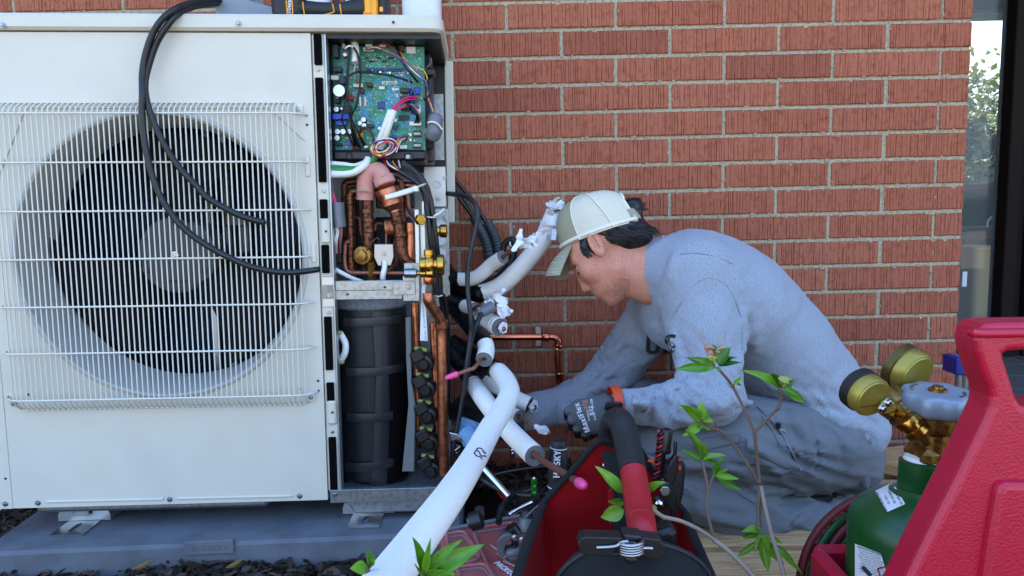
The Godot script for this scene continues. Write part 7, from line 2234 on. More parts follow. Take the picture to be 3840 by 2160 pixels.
func build_tool_bag() -> void:
	var mb: MB
	var zf := .95
	var bag := thing("tool_bag", Vector3(.2, 0, 1.1), "open red canvas tool bag with black trim and a red and black grip bar", "tool bag")
	mb = MB.new(); mb.prism(wpoly("n", [195, 850, 240, 795, 645, 345, 760, 338, 985, 400, 1130, 650, 1365, 935, 1372, 1900, 195, 1900], zf), zf - .006, zf, .002)
	part(bag, "end_panel", mb, M.red_canvas)
	var lt := w1("n", 195, 850, zf); var rt := w1("n", 1365, 935, zf)
	var ln := G(cx("n", -15), cy("n", 1449), lt.y); var rn := G(cx("n", 1580), cy("n", 1449), rt.y)
	ln = lt + (ln - lt) * 1.35; rn = rt + (rn - rt) * 1.35
	for q in [[lt, ln, "side_panel"], [rt, rn, "side_panel"]]:
		var rows := []
		for j in 9:
			var row := []
			for i in 13:
				var p: Vector3 = q[0].lerp(q[1], i / 12.0)
				p.y = lerpf(p.y, .005, j / 8.0)
				p.x += .012 * sin(PI * i / 12.0) * sin(PI * j / 8.0) * (-1 if q[0] == lt else 1)
				row.append(p)
			rows.append(row)
		mb = MB.new(); mb.sheet(rows, .005)
		part(bag, q[2], mb, M.red_canvas)
		mb = MB.new(); mb.tube(spline([q[0], q[0].lerp(q[1], .4) + Vector3(-.003, .001, 0), q[1]], 6), .0075, 8, true, .6)
		part(bag, "trim", mb, M.black_canvas)
	mb = MB.new(); mb.tube(spline(wl("n", [190, 850, zf + .001, 240, 792, zf + .001, 440, 568, zf + .001, 640, 348, zf + .001, 765, 338, zf + .001]), 4), .0075, 8, true, .7); part(bag, "trim", mb, M.black_canvas)
	mb = MB.new(); mb.tube(spline(wl("n", [985, 405, zf + .001, 1060, 530, zf + .001, 1130, 650, zf + .001, 1368, 938, zf + .001]), 4), .0075, 8, true, .7); part(bag, "trim", mb, M.black_canvas)
	mb = MB.new(); mb.quad(Vector3(lt.x, .006, zf), Vector3(rt.x, .006, zf), Vector3(rn.x, .006, rn.z), Vector3(ln.x, .006, ln.z)); part(bag, "floor", mb, M.black_canvas)
	mb = MB.new()
	mb.tube([lt.lerp(ln, .02) + Vector3(.012, -.02, .006), Vector3(lt.x + .012, .02, zf + .006)], .0018, 5); part(bag, "corner_seam", mb, M.red_canvas)
	mb = MB.new(); mb.prism(wpoly("n", [680, 470, 800, 462, 800, 600, 700, 610], zf), zf, zf + .004, .001)
	var tabp := part(bag, "leather_tab", mb, M.black_canvas)
	mb = MB.new(); mb.ball(w1("n", 721, 546, zf + .006), Vector3(.0098, .0098, .005), 14, 8); part(tabp, "rivet", mb, M.chrome)
	mb = MB.new(); mb.ball(w1("n", 775, 465, zf + .006), Vector3(.006, .009, .005), 12, 8); part(tabp, "rivet", mb, M.chrome)
	# post and grip
	mb = MB.new(); mb.tube(spline(wl("n", [745, 420, zf + .006, 790, 640, zf + .03, 830, 900, zf + .05, 860, 1180, zf + .07]), 5), .016, 8, true, .3)
	part(bag, "web_strap", mb, M.black_canvas)
	var gp := spline(wl("n", [748, 330, .935, 752, 220, .945, 790, 165, .965, 838, 190, .99, 880, 330, 1.02, 925, 560, 1.07, 952, 720, 1.10, 985, 950, 1.15, 1005, 1075, 1.185, 1008, 1190, 1.19]), 7)
	var cut := 36
	mb = MB.new(); mb.tube(gp.slice(0, cut + 1), .0198, 24); var grip := part(bag, "grip_bar", mb, M.black_rubber)
	mb = MB.new(); mb.tube(gp.slice(cut), .0190, 24); part(grip, "red_sleeve", mb, M.red_rubber)
	var g2: Vector3 = gp[52]; var gd: Vector3 = (gp[53] - gp[51]).normalized()
	mb = MB.new(); mb.x = look_to(gd, g2); mb.lathe([Vector2(.0186, -.001), Vector2(.0194, 0), Vector2(.0186, .001)], 24); part(grip, "mould_line", mb, M.red_rubber)
	mb = MB.new(); mb.tube(spline(wl("n", [722, 150 + 50, .945, 715, 235, .945, 742, 300, .94]), 4), .008, 8); part(grip, "red_sleeve", mb, M.red_rubber)
	# pocket strip
	mb = MB.new(); mb.prism(wpoly("n", [720, 740, 760, 720, 800, 1120, 835, 1125, 770, 1200, 740, 1050], zf + .05), zf + .05, zf + .056, .001); part(bag, "pocket", mb, M.red_canvas)
	# --- tools inside
	var sn := thing("tin_snips", w1("n", 1200, 900, 1.0), "dark steel tin snips standing upright in the tool bag", "snips", "hand tools in the red bag")
	var zs := 1.02
	mb = MB.new(); mb.prism(wpoly("n", [1275, 435, 1300, 460, 1305, 560, 1265, 690, 1200, 700, 1180, 640, 1200, 560], zs), zs - .008, zs + .004, .003, 2); part(sn, "blade", mb, M.dark_steel)
	mb = MB.new(); mb.prism(wpoly("n", [1170, 660, 1225, 665, 1290, 760, 1300, 860, 1265, 1000, 1235, 1010, 1225, 880, 1150, 800, 1140, 700], zs + .006), zs + .004, zs + .013, .003, 2); var arm := part(sn, "arm", mb, M.dark_steel)
	mb = MB.new(); mb.prism(wpoly("n", [1100, 800, 1160, 780, 1215, 850, 1220, 940, 1200, 1060, 1150, 1070, 1130, 960], zs), zs - .006, zs + .003, .003, 2); part(sn, "arm", mb, M.black_plastic)
	hex_world(sn, "pivot_bolt", w1("n", 1188, 740, zs + .013), Vector3(0, 0, .006), .0082, M.steel)
	mb = MB.new(); mb.ball(w1("n", 1152, 860, zs + .006), Vector3(.0085, .0085, .005), 12, 8); part(sn, "screw", mb, M.chrome)
	mb = MB.new(); mb.x = Transform3D(Basis(Vector3.BACK, -1.45), w1("n", 1240, 815, zs + .0135)); mb.add(lettering("WISS", .0085, true, .0006)); part(arm, "lettering", mb, M.black_plastic)
	var bit := thing("drill_bit", w1("n", 1120, 650, .99), "red and black twisted drill bit upright in the tool bag", "drill bit", "hand tools in the red bag")
	var dp := wl("n", [1160, 255, .985, 1150, 350, .985, 1136, 480, .985, 1122, 640, .99])
	for k in 2:
		var pts := []
		for i in 40:
			var f := i / 39.0
			var p: Vector3 = dp[0].lerp(dp[3], f)
			pts.append(p + Vector3(cos(f * 34 + k * PI) * .0035, 0, sin(f * 34 + k * PI) * .0035))
		mb = MB.new(); mb.tube(pts, .0026, 6); part(bit, "flute", mb, [M.dark_steel, M.wire_red][k])
	var nd := thing("bit_holder", w1("n", 1170, 650, .985), "black magnetic bit holder on a thin shaft in the tool bag", "bit holder", "hand tools in the red bag")
	rod(nd, "socket", w1("n", 1180, 430, .98), w1("n", 1206, 240, .98), [[.0, 0], [.010, 0], [.0118, .06], [.0118, .2], [.0105, .24], [.0105, .93], [.009, 1], [.005, 1], [.005, .9]], M.black_plastic)
	rod(nd, "shaft", w1("n", 1166, 640, .98), w1("n", 1180, 430, .98), [[.0, 0], [.004, 0], [.004, .55], [.0062, .56], [.0062, .75], [.0042, .78], [.0042, 1]], M.dark_steel)
	var pk := thing("scratch_awl", w1("n", 1278, 440, .99), "thin steel awl tip rising behind the snips", "awl", "hand tools in the red bag")
	rod(pk, "tip", w1("n", 1272, 520, .99), w1("n", 1281, 342, .99), [[.0032, 0], [.0028, .9], [.002, 1], [0, 1]], M.dark_steel)
	var mt := thing("utility_tool", w1("n", 1230, 800, .97), "black tool body with orange buttons behind the snips", "tool", "hand tools in the red bag")
	mb = MB.new(); mb.prism(wpoly("n", [1230, 500, 1335, 490, 1358, 530, 1340, 760, 1310, 860, 1240, 880, 1200, 840, 1210, 620], .975), .955, .985, .006, 3); part(mt, "housing", mb, M.black_rubber)
	for q in [[1312, 492, 20, 14], [1312, 560, 16, 26], [1085, 500, 36, 16]]:
		mb = MB.new(); mb.ball(w1("n", q[0], q[1], .985), Vector3(q[2] / 5200.0, q[3] / 5200.0, .005), 12, 8); part(mt, "orange_button", mb, M.orange_plastic)
	var cs := thing("cable_stripper", w1("n", 1200, 1200, 1.12), "black cased hand tool with rounded corners near the grip end", "tool", "hand tools in the red bag")
	mb = MB.new(); mb.prism(wpoly("n", [1095, 1110, 1130, 1070, 1240, 1040, 1290, 1085, 1298, 1330, 1240, 1400, 1120, 1400, 1100, 1250], 1.12), 1.09, 1.125, .008, 3); var cb := part(cs, "housing", mb, M.black_plastic)
	for q in [[1238, 1250], [1190, 1005]]:
		mb = MB.new(); mb.ball(w1("n", q[0], q[1], 1.126 if q[1] > 1100 else 1.08), Vector3(.005, .005, .003), 10, 6); part(cb, "screw", mb, M.steel)
	mb = MB.new(); mb.prism(wpoly("n", [1165, 1135, 1230, 1118, 1232, 1130, 1205, 1140, 1175, 1155], 1.126), 1.125, 1.127); part(cb, "slot", mb, M.black_soft)
	mb = MB.new(); mb.prism(wpoly("n", [1120, 1030, 1160, 980, 1220, 980, 1250, 1010, 1240, 1045, 1130, 1075], 1.08), 1.06, 1.085, .006, 2); part(cs, "nose", mb, M.dark_steel)
	var pl := thing("pliers", w1("n", 1350, 1400, 1.15), "chrome plier tips at the front corner of the tool bag", "pliers", "hand tools in the red bag")
	for k in 2:
		mb = MB.new(); mb.prism(wpoly("n", [1310 + k * 45, 1449, 1325 + k * 36, 1390, 1345 + k * 24, 1385, 1352 + k * 26, 1449, 1352 + k * 30, 1560, 1300 + k * 50, 1560], 1.16), 1.15, 1.16, .002); part(pl, "jaw", mb, M.chrome)
	var cl := thing("spring_clamp", w1("n", 840, 1230, 1.22), "black plastic spring clamp with bare coil spring lying across the bag", "clamp")
	var zc := 1.235
	for k in 2:
		var s: Array = [[478, 1190, 500, 1140, 540, 1128, 840, 1135, 850, 1160, 790, 1215, 780, 1260, 850, 1262, 850, 1280, 820, 1292, 530, 1280, 490, 1250], [960, 1128, 1150, 1150, 1190, 1200, 1200, 1260, 1180, 1310, 1120, 1318, 960, 1280, 950, 1262, 1005, 1240, 1010, 1210, 960, 1190]][k]
		mb = MB.new(); mb.prism(wpoly("n", s, zc), zc - .022, zc, .004, 3); var jw := part(cl, "jaw", mb, M.black_plastic)
		mb = MB.new(); mb.tube(spline(wl("n", [[630, 1215, zc + .003, 780, 1205, zc + .004, 840, 1170, zc + .004, 890, 1165, zc + .004], [1090, 1222, zc + .003, 1010, 1222, zc + .004, 960, 1260, zc + .004, 930, 1268, zc + .004]][k]), 4), .0024, 6); part(jw, "spring_leg", mb, M.steel)
	mb = MB.new()
	var hx := []
	for i in 61:
		var g := TAU * i / 12.0
		hx.append(w1("n", 915, lerpf(1165, 1265, i / 60.0), zc + .002) + Vector3(cos(g) * .0135, 0, sin(g) * .010))
	mb.tube(hx, .0028, 7); part(cl, "coil_spring", mb, M.steel)
	mb = MB.new(); mb.prism(wpoly("n", [845, 1100, 880, 1095, 990, 1105, 1010, 1130, 960, 1160, 860, 1155], zc), zc - .02, zc + .004, .003, 2); part(cl, "hinge", mb, M.black_plastic)
	mb = MB.new(); mb.prism(wpoly("n", [850, 1290, 950, 1285, 975, 1320, 920, 1355, 880, 1345], zc), zc - .02, zc + .002, .003, 2); part(cl, "hinge", mb, M.black_plastic)
	var hd := thing("mesh_pouch", w1("n", 900, 1449, 1.2), "dark grey mesh pouch bulging below the spring clamp", "pouch")
	mb = MB.new(); mb.ball(w1("n", 930, 1560, 1.16), Vector3(.105, .068, .07), 28, 16); part(hd, "shell", mb, M.black_canvas)
	mb = MB.new(); var arc := []
	for i in 17: arc.append(w1("n", 930, 1560, 1.16) + Vector3(cos(PI * i / 16.0) * .107, sin(PI * i / 16.0) * .069, .004))
	mb.tube(arc, .004, 6); part(hd, "piping", mb, M.black_rubber)

func hex_world(under: Node3D, nm: String, a: Vector3, d: Vector3, r: float, m: Material) -> MeshInstance3D:
	var mb := MB.new(); mb.x = look_to(d, a)
	var l := d.length()
	mb.lathe([Vector2(0, 0), Vector2(r * .9, 0), Vector2(r, l * .12), Vector2(r, l * .85), Vector2(r * .86, l), Vector2(0, l)], 6, .99)
	return part(under, nm, mb, m)

func build_ground_tools() -> void:
	var mb: MB
	# nut driver standing in the mulch
	var nz := .70
	var nd := thing("nut_driver", w1("n", 315, 760, nz), "thick black handled driver with white rings standing beside the bag", "screwdriver")
	var a := w1("n", 296, 800, nz); var b := w1("n", 322, 322, nz)
	rod(nd, "handle", a, b, [[.0, 0], [.0165, 0], [.017, .1], [.0175, .13], [.0168, .15], [.0185, .3], [.0190, .6], [.0178, .80], [.0165, .82], [.0165, .84], [.0160, .94], [.0135, .98], [.0, 1]], M.black_rubber, 24)
	for f in [.19, .86]:
		var c := a.lerp(b, f)
		mb = MB.new(); mb.x = look_to(b - a, c); mb.lathe([Vector2(.015, -.0012), Vector2(.0181 if f < .5 else .0169, -.0008), Vector2(.0181 if f < .5 else .0169, .0008), Vector2(.015, .0012)], 24); part(nd, "white_ring", mb, M.white_print)
	mb = MB.new(); mb.x = Transform3D(Basis(Vector3.BACK, PI / 2 - .05), w1("n", 305, 530, nz + .0192)); mb.add(lettering("HUSKY", .0125, true, .0012)); part(nd, "lettering", mb, M.white_print)
	# green level block with its steel bar
	var gz := .70
	var lv := thing("green_key_holder", w1("o", 1045, 790, gz), "bright green plastic key holder standing in the mulch beside the case", "key holder")
	mb = MB.new(); mb.prism(wpoly("o", [1012, 515, 1074, 512, 1080, 785, 1018, 792], gz), gz - .010, gz, .002); var lvb := part(lv, "body", mb, M.green_plastic)
	for q in [[1046, 578], [1046, 640]]:
		mb = MB.new(); mb.x = Transform3D(Basis(), w1("o", q[0], q[1], gz)); mb.prism(PackedVector2Array([Vector2(-.003, .002), Vector2(.003, .002), Vector2(0, -.003)]), 0, .0006); part(lvb, "arrow_mark", mb, M.bud)
	mb = MB.new(); mb.ball(w1("o", 1045, 505, gz - .005), Vector3(.004, .005, .004), 10, 6); part(lvb, "pin", mb, M.chrome)
	var wr := thing("sliding_t_bar", w1("o", 900, 790, gz + .02), "chrome sliding bar with black head lying by the green holder", "wrench")
	rod(wr, "bar", w1("o", 792, 856, gz + .05), w1("o", 1035, 722, gz + .015), [[.0, 0], [.004, 0], [.0046, .02], [.0046, .05], [.0038, .07], [.0048, .1], [.0048, .9], [.0048, 1], [0, 1]], M.chrome)
	rod(wr, "head", w1("o", 1048, 790, gz + .012), w1("o", 1044, 676, gz + .012), [[.0, 0], [.008, 0], [.0085, .1], [.0085, .6], [.0105, .65], [.0105, .95], [.008, 1], [0, 1]], M.black_plastic)
	# hoses and tubes lying on the mulch
	mb = MB.new(); mb.tube(spline(wl("o", [480, 440, .55, 560, 520, .60, 690, 600, .62, 800, 645, .64, 920, 664, .66, 1080, 668, .68, 1230, 640, .70]), 5), .0066, 10)
	single("ground_cable", mb, M.cable_black, "thick black cable crossing the mulch behind the green holder", "cable", "black cables on the mulch")
	mb = MB.new(); mb.tube(spline(wl("o", [1000, 608, .62, 900, 645, .64, 810, 695, .67, 735, 775, .70, 705, 860, .72, 700, 930, .74]), 5), .0066, 10)
	single("ground_cable", mb, M.cable_black, "black cable curving over the mulch down to the red case", "cable", "black cables on the mulch")
	mb = MB.new(); mb.tube(spline(wl("o", [640, 470, .40, 760, 440, .40, 900, 415, .41, 1050, 395, .42, 1230, 380, .42]), 5), .0048, 8)
	single("ground_cable", mb, M.cable_black, "thin black cable on the mulch below the thick pipe's copper stub", "cable", "black cables on the mulch")
	var tb := thing("steel_tube", w1("o", 680, 540, .62), "polished steel tube lying under the black cable on the mulch", "tube")
	rod(tb, "tube", w1("o", 520, 370, .60), w1("o", 812, 690, .66), [[.004, 0], [.0068, 0], [.0068, 1], [.004, 1]], M.chrome)
	mb = MB.new(); var cq := wl("o", [598, 495, .57, 640, 490, .57, 790, 690, .60, 730, 690, .61]); mb.quad(cq[0], cq[1], cq[2], cq[3])
	for k in 4: mb.quad(cq[k], cq[(k + 1) % 4], cq[(k + 1) % 4] + Vector3(0, -.003, 0), cq[k] + Vector3(0, -.003, 0))
	single("red_card", mb, M.red_canvas, "flat red backing card lying on the mulch under the steel tube", "card")
	mb = MB.new(); crumple(mb, wl("o", [330, -60, .42, 370, 0, .43, 420, 60, .44, 460, 130, .45, 470, 170, .45]), [.012, .022, .028, .024, .01], 44, 10, .3)
	single("blue_rag", mb, M.blue_cloth, "pale blue crumpled rag behind the hanging cables", "rag")
	mb = MB.new(); crumple(mb, wl("o", [250, -130, .30, 400, -150, .32, 560, -120, .34, 640, -60, .36, 560, 0, .38, 420, 40, .40]), [.02, .05, .06, .055, .05, .02], 45, 12, .25)
	single("dark_jacket", mb, M.dark_cloth, "dark crumpled cloth lying at the wall behind the pipes", "cloth")
	var vl := thing("vise_tool", w1("o", 300, 180, .46), "dark steel flaring clamp with spring below the blue rag", "clamp")
	mb = MB.new(); mb.prism(wpoly("o", [215, 40, 300, 60, 345, 95, 330, 135, 290, 120, 240, 140], .46), .45, .468, .003, 2); part(vl, "jaw", mb, M.steel)
	mb = MB.new(); mb.prism(wpoly("o", [230, 150, 330, 170, 345, 270, 240, 260], .455), .44, .46, .004, 2); part(vl, "frame", mb, M.dark_steel)
	mb = MB.new(); var hx := []
	for i in 41: hx.append(w1("o", lerpf(280, 325, i / 40.0), lerpf(245, 205, i / 40.0), .466) + Vector3(cos(i * .9) * .004, sin(i * .9) * .006, sin(i * .9) * .006))
	mb.tube(hx, .0012, 5); part(vl, "spring", mb, M.chrome)
	var lb := thing("brass_union", w1("o", 900, 290, .45), "small copper coloured block with two bright pins by the wall", "fitting")
	mb = MB.new(); mb.prism(wpoly("o", [855, 255, 925, 260, 930, 318, 862, 312], .46), .44, .46, .002); part(lb, "block", mb, M.dull_copper)
	for q in [[830, 225], [836, 257]]:
		mb = MB.new(); mb.ball(w1("o", q[0], q[1], .46), Vector3(.004, .0035, .004), 10, 6); part(lb, "pin", mb, M.chrome)
	mb = MB.new(); mb.prism(wpoly("o", [800, 200, 845, 200, 850, 320, 810, 318], .455), .43, .455, .002); part(lb, "frame", mb, M.black_plastic)
	var fit := thing("black_fitting", w1("o", 520, 900, .76), "black plastic hose fitting on the mulch at the case edge", "fitting")
	rod(fit, "barrel", w1("o", 425, 930, .76), w1("o", 540, 890, .76), [[0, 0], [.017, 0], [.018, .1], [.018, .9], [.014, 1], [0, 1]], M.black_plastic)
	rod(fit, "collar", w1("o", 470, 850, .74), w1("o", 560, 850, .74), [[0, 0], [.014, 0], [.016, .2], [.016, .8], [.012, 1], [0, 1]], M.black_rubber)
	rod(fit, "thread", w1("o", 400, 938, .76), w1("o", 430, 930, .76), [[0, 0], [.010, 0], [.012, .3], [.010, .5], [.012, .8], [.010, 1], [0, 1]], M.steel)
	# organiser case
	var cy0 := .075
	var g := func(x: float, y: float, h := 0.0) -> Vector3: return G(cx("o", x), cy("o", y), cy0 + h)
	var case_ := thing("organiser_case", g.call(600, 1200), "red parts organiser case with clear compartment lids, lying on the mulch", "case")
	var cor := [g.call(120, 1012), g.call(1120, 826), g.call(1420, 1700), g.call(300, 2000)]
	var lid := PackedVector2Array()
	for p in cor: lid.append(Vector2(p.x, -p.z))
	mb = MB.new(); mb.x = Transform3D(Basis(Vector3.RIGHT, -PI / 2), Vector3.ZERO); mb.prism(lid, .008, cy0 - .008, .006, 2); part(case_, "tray", mb, M.case_red)
	mb = MB.new(); mb.x = Transform3D(Basis(Vector3.RIGHT, -PI / 2), Vector3.ZERO); mb.prism(lid, cy0 - .0075, cy0 - .0035, .001); var lp := part(case_, "lid", mb, M.clear_red)
	for q in [[[200, 1040, 350, 1008, 480, 1180, 520, 1270, 420, 1310, 210, 1330]], [[455, 985, 830, 925, 1090, 1449, 860, 1640, 640, 1449, 470, 1080]], [[900, 910, 1010, 890, 1180, 1040, 1100, 1180, 960, 1080]], [[300, 1360, 550, 1325, 720, 1520, 560, 1700, 330, 1640]]]:
		var pts := []
		for k in range(0, q[0].size(), 2): pts.append(g.call(q[0][k], q[0][k + 1]))
		pts.append(pts[0])
		for rr in [[.0036, 0.0, 1.0], [.0022, -.004, .88]]:
			var c := Vector3.ZERO
			for p in pts: c += p / pts.size()
			var ring := []
			for p in pts: ring.append(c + (p - c) * rr[2] + Vector3(0, rr[1], 0))
			mb = MB.new(); mb.tube(bent(ring, .012, 3), rr[0], 6, true); part(lp, "compartment_rib", mb, M.clear_red if rr[2] > .9 else M.insulation_core)
	mb = MB.new(); mb.tube([g.call(120, 1012), g.call(1120, 826)], .005, 8); part(lp, "lid_edge", mb, M.grey_sleeve)
	mb = MB.new(); mb.x = Transform3D(Basis(Vector3.UP, -1.0) * Basis(Vector3.RIGHT, -PI / 2), g.call(775, 1390, .0006)); mb.add(lettering("PACKOUT", .012, true, .0008)); part(lp, "lettering", mb, M.white_print)
	mb = MB.new(); mb.x = Transform3D(Basis(Vector3.RIGHT, -PI / 2), Vector3.ZERO)
	var bolt := PackedVector2Array()
	for q in [[615, 1130], [700, 1185], [690, 1200], [770, 1250], [750, 1275], [865, 1345], [740, 1290], [755, 1268], [680, 1215], [695, 1195]]:
		var p: Vector3 = g.call(q[0], q[1]); bolt.append(Vector2(p.x, -p.z))
	mb.prism(bolt, cy0 - .0034, cy0 - .0026); part(lp, "printed_mark", mb, M.white_print)
	# tubing cutter on the case
	var tz: float = g.call(800, 1260).z + .01
	var tc := thing("tubing_cutter", g.call(800, 1260), "grey metal tubing cutter with black knob lying on the organiser case", "tubing cutter")
	mb = MB.new(); mb.prism(wpoly("o", [682, 1150, 690, 1095, 740, 1045, 800, 1035, 850, 1060, 920, 1070, 965, 1095, 960, 1130, 925, 1140, 890, 1110, 845, 1085, 815, 1095, 775, 1130, 755, 1190, 760, 1240, 735, 1275, 700, 1255, 685, 1205], tz + .02), tz, tz + .022, .004, 2); var tb2 := part(tc, "frame", mb, M.motor_grey)
	rod(tc, "knob", w1("o", 860, 1055, tz), w1("o", 800, 975, tz), [[0, 0], [.014, 0], [.0155, .08], [.0155, .9], [.013, 1], [0, 1]], M.black_plastic, 14)
	for q in [[858, 1072, .0052], [928, 1092, .0052]]:
		mb = MB.new(); mb.x = Transform3D(Basis(Vector3.RIGHT, PI / 2), w1("o", q[0], q[1], tz + .022)); mb.lathe([Vector2(.0062, 0), Vector2(.0062, .003), Vector2(.004, .0045), Vector2(0, .0045)], 14); part(tb2, "rivet", mb, M.steel)
	rod(tc, "screw_shaft", w1("o", 850, 1190, tz + .008), w1("o", 860, 1080, tz + .008), [[.006, 0], [.007, .1], [.006, .2], [.007, .3], [.006, .4], [.007, .5], [.006, 1]], M.dark_steel)
	rod(tc, "roller_block", w1("o", 770, 1225, tz + .004), w1("o", 905, 1200, tz + .004), [[0, 0], [.013, 0], [.0145, .1], [.0145, .9], [.013, 1], [0, 1]], M.motor_grey)
	rod(tc, "roller_block", w1("o", 800, 1262, tz + .008), w1("o", 895, 1245, tz + .008), [[0, 0], [.009, 0], [.010, .1], [.010, .9], [.009, 1], [0, 1]], M.motor_grey)
	# small pot
	var pt := thing("flux_pot", g.call(990, 1020), "small grey pot with black lid wedged between case and bag", "pot")
	rod(pt, "pot", g.call(985, 1020, .0), g.call(985, 1020, .0) + Vector3(.004, .028, -.008), [[0, 0], [.022, 0], [.024, .2], [.024, .9], [.022, 1], [0, 1]], M.motor_grey, 20)
	rod(pt, "lid", g.call(985, 1020, .0) + Vector3(.004, .028, -.008), g.call(985, 1020, .0) + Vector3(.006, .045, -.012), [[0, 0], [.022, 0], [.022, .7], [.019, 1], [0, 1]], M.black_plastic, 20)
	mb = MB.new(); mb.tube(spline(wl("o", [960, 880, .80, 985, 850, .80, 1040, 800, .79, 1075, 770, .78, 1112, 745, .78]), 4), .0016, 6); part(pt, "wire_loop", mb, M.grey_sleeve)

func build_carrier() -> void:
	var mb: MB
	# green oxygen cylinder
	var tc := w1("l", 757, 930, 1.14); var ty := tc.y
	var tank := thing("gas_cylinder", Vector3(tc.x, .02, 1.14), "small dark green gas cylinder with paper labels inside the red carrier", "gas cylinder")
	mb = MB.new(); mb.x = Transform3D(Basis(), Vector3(tc.x, 0, 1.14))
	var yn := w1("l", 700, 1010, 1.14).y; var ys := w1("l", 440, 1210, 1.14).y
	mb.lathe([Vector2(0, .022), Vector2(.075, .022), Vector2(.089, .035), Vector2(.089, ys), Vector2(.0865, ys + (yn - ys) * .25), Vector2(.077, ys + (yn - ys) * .52), Vector2(.060, ys + (yn - ys) * .76), Vector2(.042, ys + (yn - ys) * .92), Vector2(.029, yn + .002), Vector2(.025, yn + .008)], 64)
	part(tank, "shell", mb, M.green_paint)
	var yc := w1("l", 700, 862, 1.14).y
	mb = MB.new(); mb.x = Transform3D(Basis(), Vector3(tc.x, 0, 1.14)); mb.lathe([Vector2(.027, yn), Vector2(.0285, yn + .004), Vector2(.0275, yc), Vector2(.022, yc + .003), Vector2(0, yc + .003)], 32); part(tank, "neck_ring", mb, M.green_paint)
	mb = MB.new(); mb.x = Transform3D(Basis(), Vector3(tc.x, 0, 1.14)); mb.lathe([Vector2(.020, yc + .002), Vector2(.023, yc + .003), Vector2(.021, yc + .008), Vector2(.022, yc + .010), Vector2(.018, yc + .012)], 20); part(tank, "seal_tape", mb, M.tape_white)
	# labels laid on the shell
	var prof := [Vector2(.0897, -1.0), Vector2(.0897, ys), Vector2(.0872, ys + (yn - ys) * .25), Vector2(.0777, ys + (yn - ys) * .52), Vector2(.0607, ys + (yn - ys) * .76), Vector2(.0427, ys + (yn - ys) * .92), Vector2(.03, yn)]
	var on_tank := func(x: float, y: float, lift := 0.0) -> Vector3:
		var d := ray(cx("l", x), cy("l", y)); var t := .7
		for k in 900:
			var p := eye + d * t
			var rr := .03
			for j in 6:
				if p.y >= prof[j].y and p.y <= prof[j + 1].y: rr = lerpf(prof[j].x, prof[j + 1].x, (p.y - prof[j].y) / (prof[j + 1].y - prof[j].y))
			var e := Vector2(p.x - tc.x, p.z - 1.14).length() - rr - lift
			if e < .0012: break
			t += maxf((e - .0008) * .4, .0002)
		return eye + d * t
	for lb in [[[523, 1012, 612, 968, 676, 1080, 582, 1122], ["DOM 178 261 23", "APPOX 20", "CYL 13", "FILLED BY GABE"]], [[421, 1283, 548, 1330, 600, 1440, 520, 1560, 405, 1530, 408, 1400], []]]:
		var q: Array = lb[0]; var rows := []
		if q.size() == 8:
			for j in 9:
				var row := []
				for i in 9:
					var u := i / 8.0; var v := j / 8.0
					var x: float = lerpf(lerpf(q[0], q[2], u), lerpf(q[6], q[4], u), v); var y: float = lerpf(lerpf(q[1], q[3], u), lerpf(q[7], q[5], u), v)
					row.append(on_tank.call(x, y))
				rows.append(row)
		else:
			for j in 13:
				var row := []
				for i in 13:
					var u := i / 12.0; var v := j / 12.0
					row.append(on_tank.call(lerpf(418, 552 + 50 * v, u), lerpf(1283, 1335, u) + 190 * v * (1.0 - .1 * u)))
				rows.append(row)
		mb = MB.new(); mb.sheet(rows)
		var lab := part(tank, "paper_label", mb, M.paper)
		if q.size() == 8:
			var lines: Array = lb[1]
			for k in lines.size():
				var m := MB.new(); var ar: Array = lettering(lines[k], .0052, true, .0).surface_get_arrays(0)
				var u0 := Vector2(.9659, -.2588).rotated(1.36); var v0 := u0.orthogonal()
				for p in ar[Mesh.ARRAY_VERTEX]:
					var o: Vector2 = u0 * p.x * 2100 + v0 * p.y * 2100
					m.vert(on_tank.call(632 - k * 25 + o.x, 1030 + k * 14 + o.y, .0006), Vector3.BACK)
				for i in ar[Mesh.ARRAY_INDEX]: m.ix.append(i)
				part(lab, "lettering", m, M.print_black)
		else:
			var words := ["CONTAINING GAS UNDER PRESSURE", "ant to oil. Keep valves and fittings", "nditions or in a well ventilated", "Close valve after each use and when", "move away from clothing before", "Do not handle until all safety", "conditions of use. Protect from", "sunlight when ambient over 52 C", "with equipment rated for pressure", "OXYGEN COMPRESSED UN1072"]
			for k in words.size():
				var m := MB.new(); var ar: Array = lettering(words[k], .0031, k == 0, .0).surface_get_arrays(0)
				for p in ar[Mesh.ARRAY_VERTEX]:
					var f := clampf((p.x + .043) / .086, 0, 1)
					m.vert(on_tank.call(lerpf(426, 556 + 5 * k, f), lerpf(1296, 1342, f) + k * 13.5 - p.y * 2500, .0006), Vector3.BACK)
				for i in ar[Mesh.ARRAY_INDEX]: m.ix.append(i)
				part(lab, "lettering", m, M.print_black)
			mb = MB.new(); var dm := []
			for w in [[535, 1412], [580, 1398], [592, 1440], [548, 1452], [535, 1412]]: dm.append(on_tank.call(w[0], w[1], .001))
			mb.tube(dm, .0011, 5); part(lab, "hazard_frame", mb, M.print_red)
			mb = MB.new(); mb.tube(spline([on_tank.call(460, 1405, .001), on_tank.call(480, 1425, .001), on_tank.call(500, 1449, .001)], 3), .003, 6); part(lab, "scuff", mb, M.print_black)
	# valve stack
	var vx := tc.x + .006; var vz := 1.14
	var Y := func(y: float) -> float: return w1("l", 790, y, 1.14).y
	mb = MB.new(); mb.x = Transform3D(Basis(Vector3.UP, .3), Vector3(vx, (Y.call(760) + Y.call(880)) / 2, vz)); mb.box(Vector3.ZERO, Vector3(.046, Y.call(770) - Y.call(865), .046), .008)
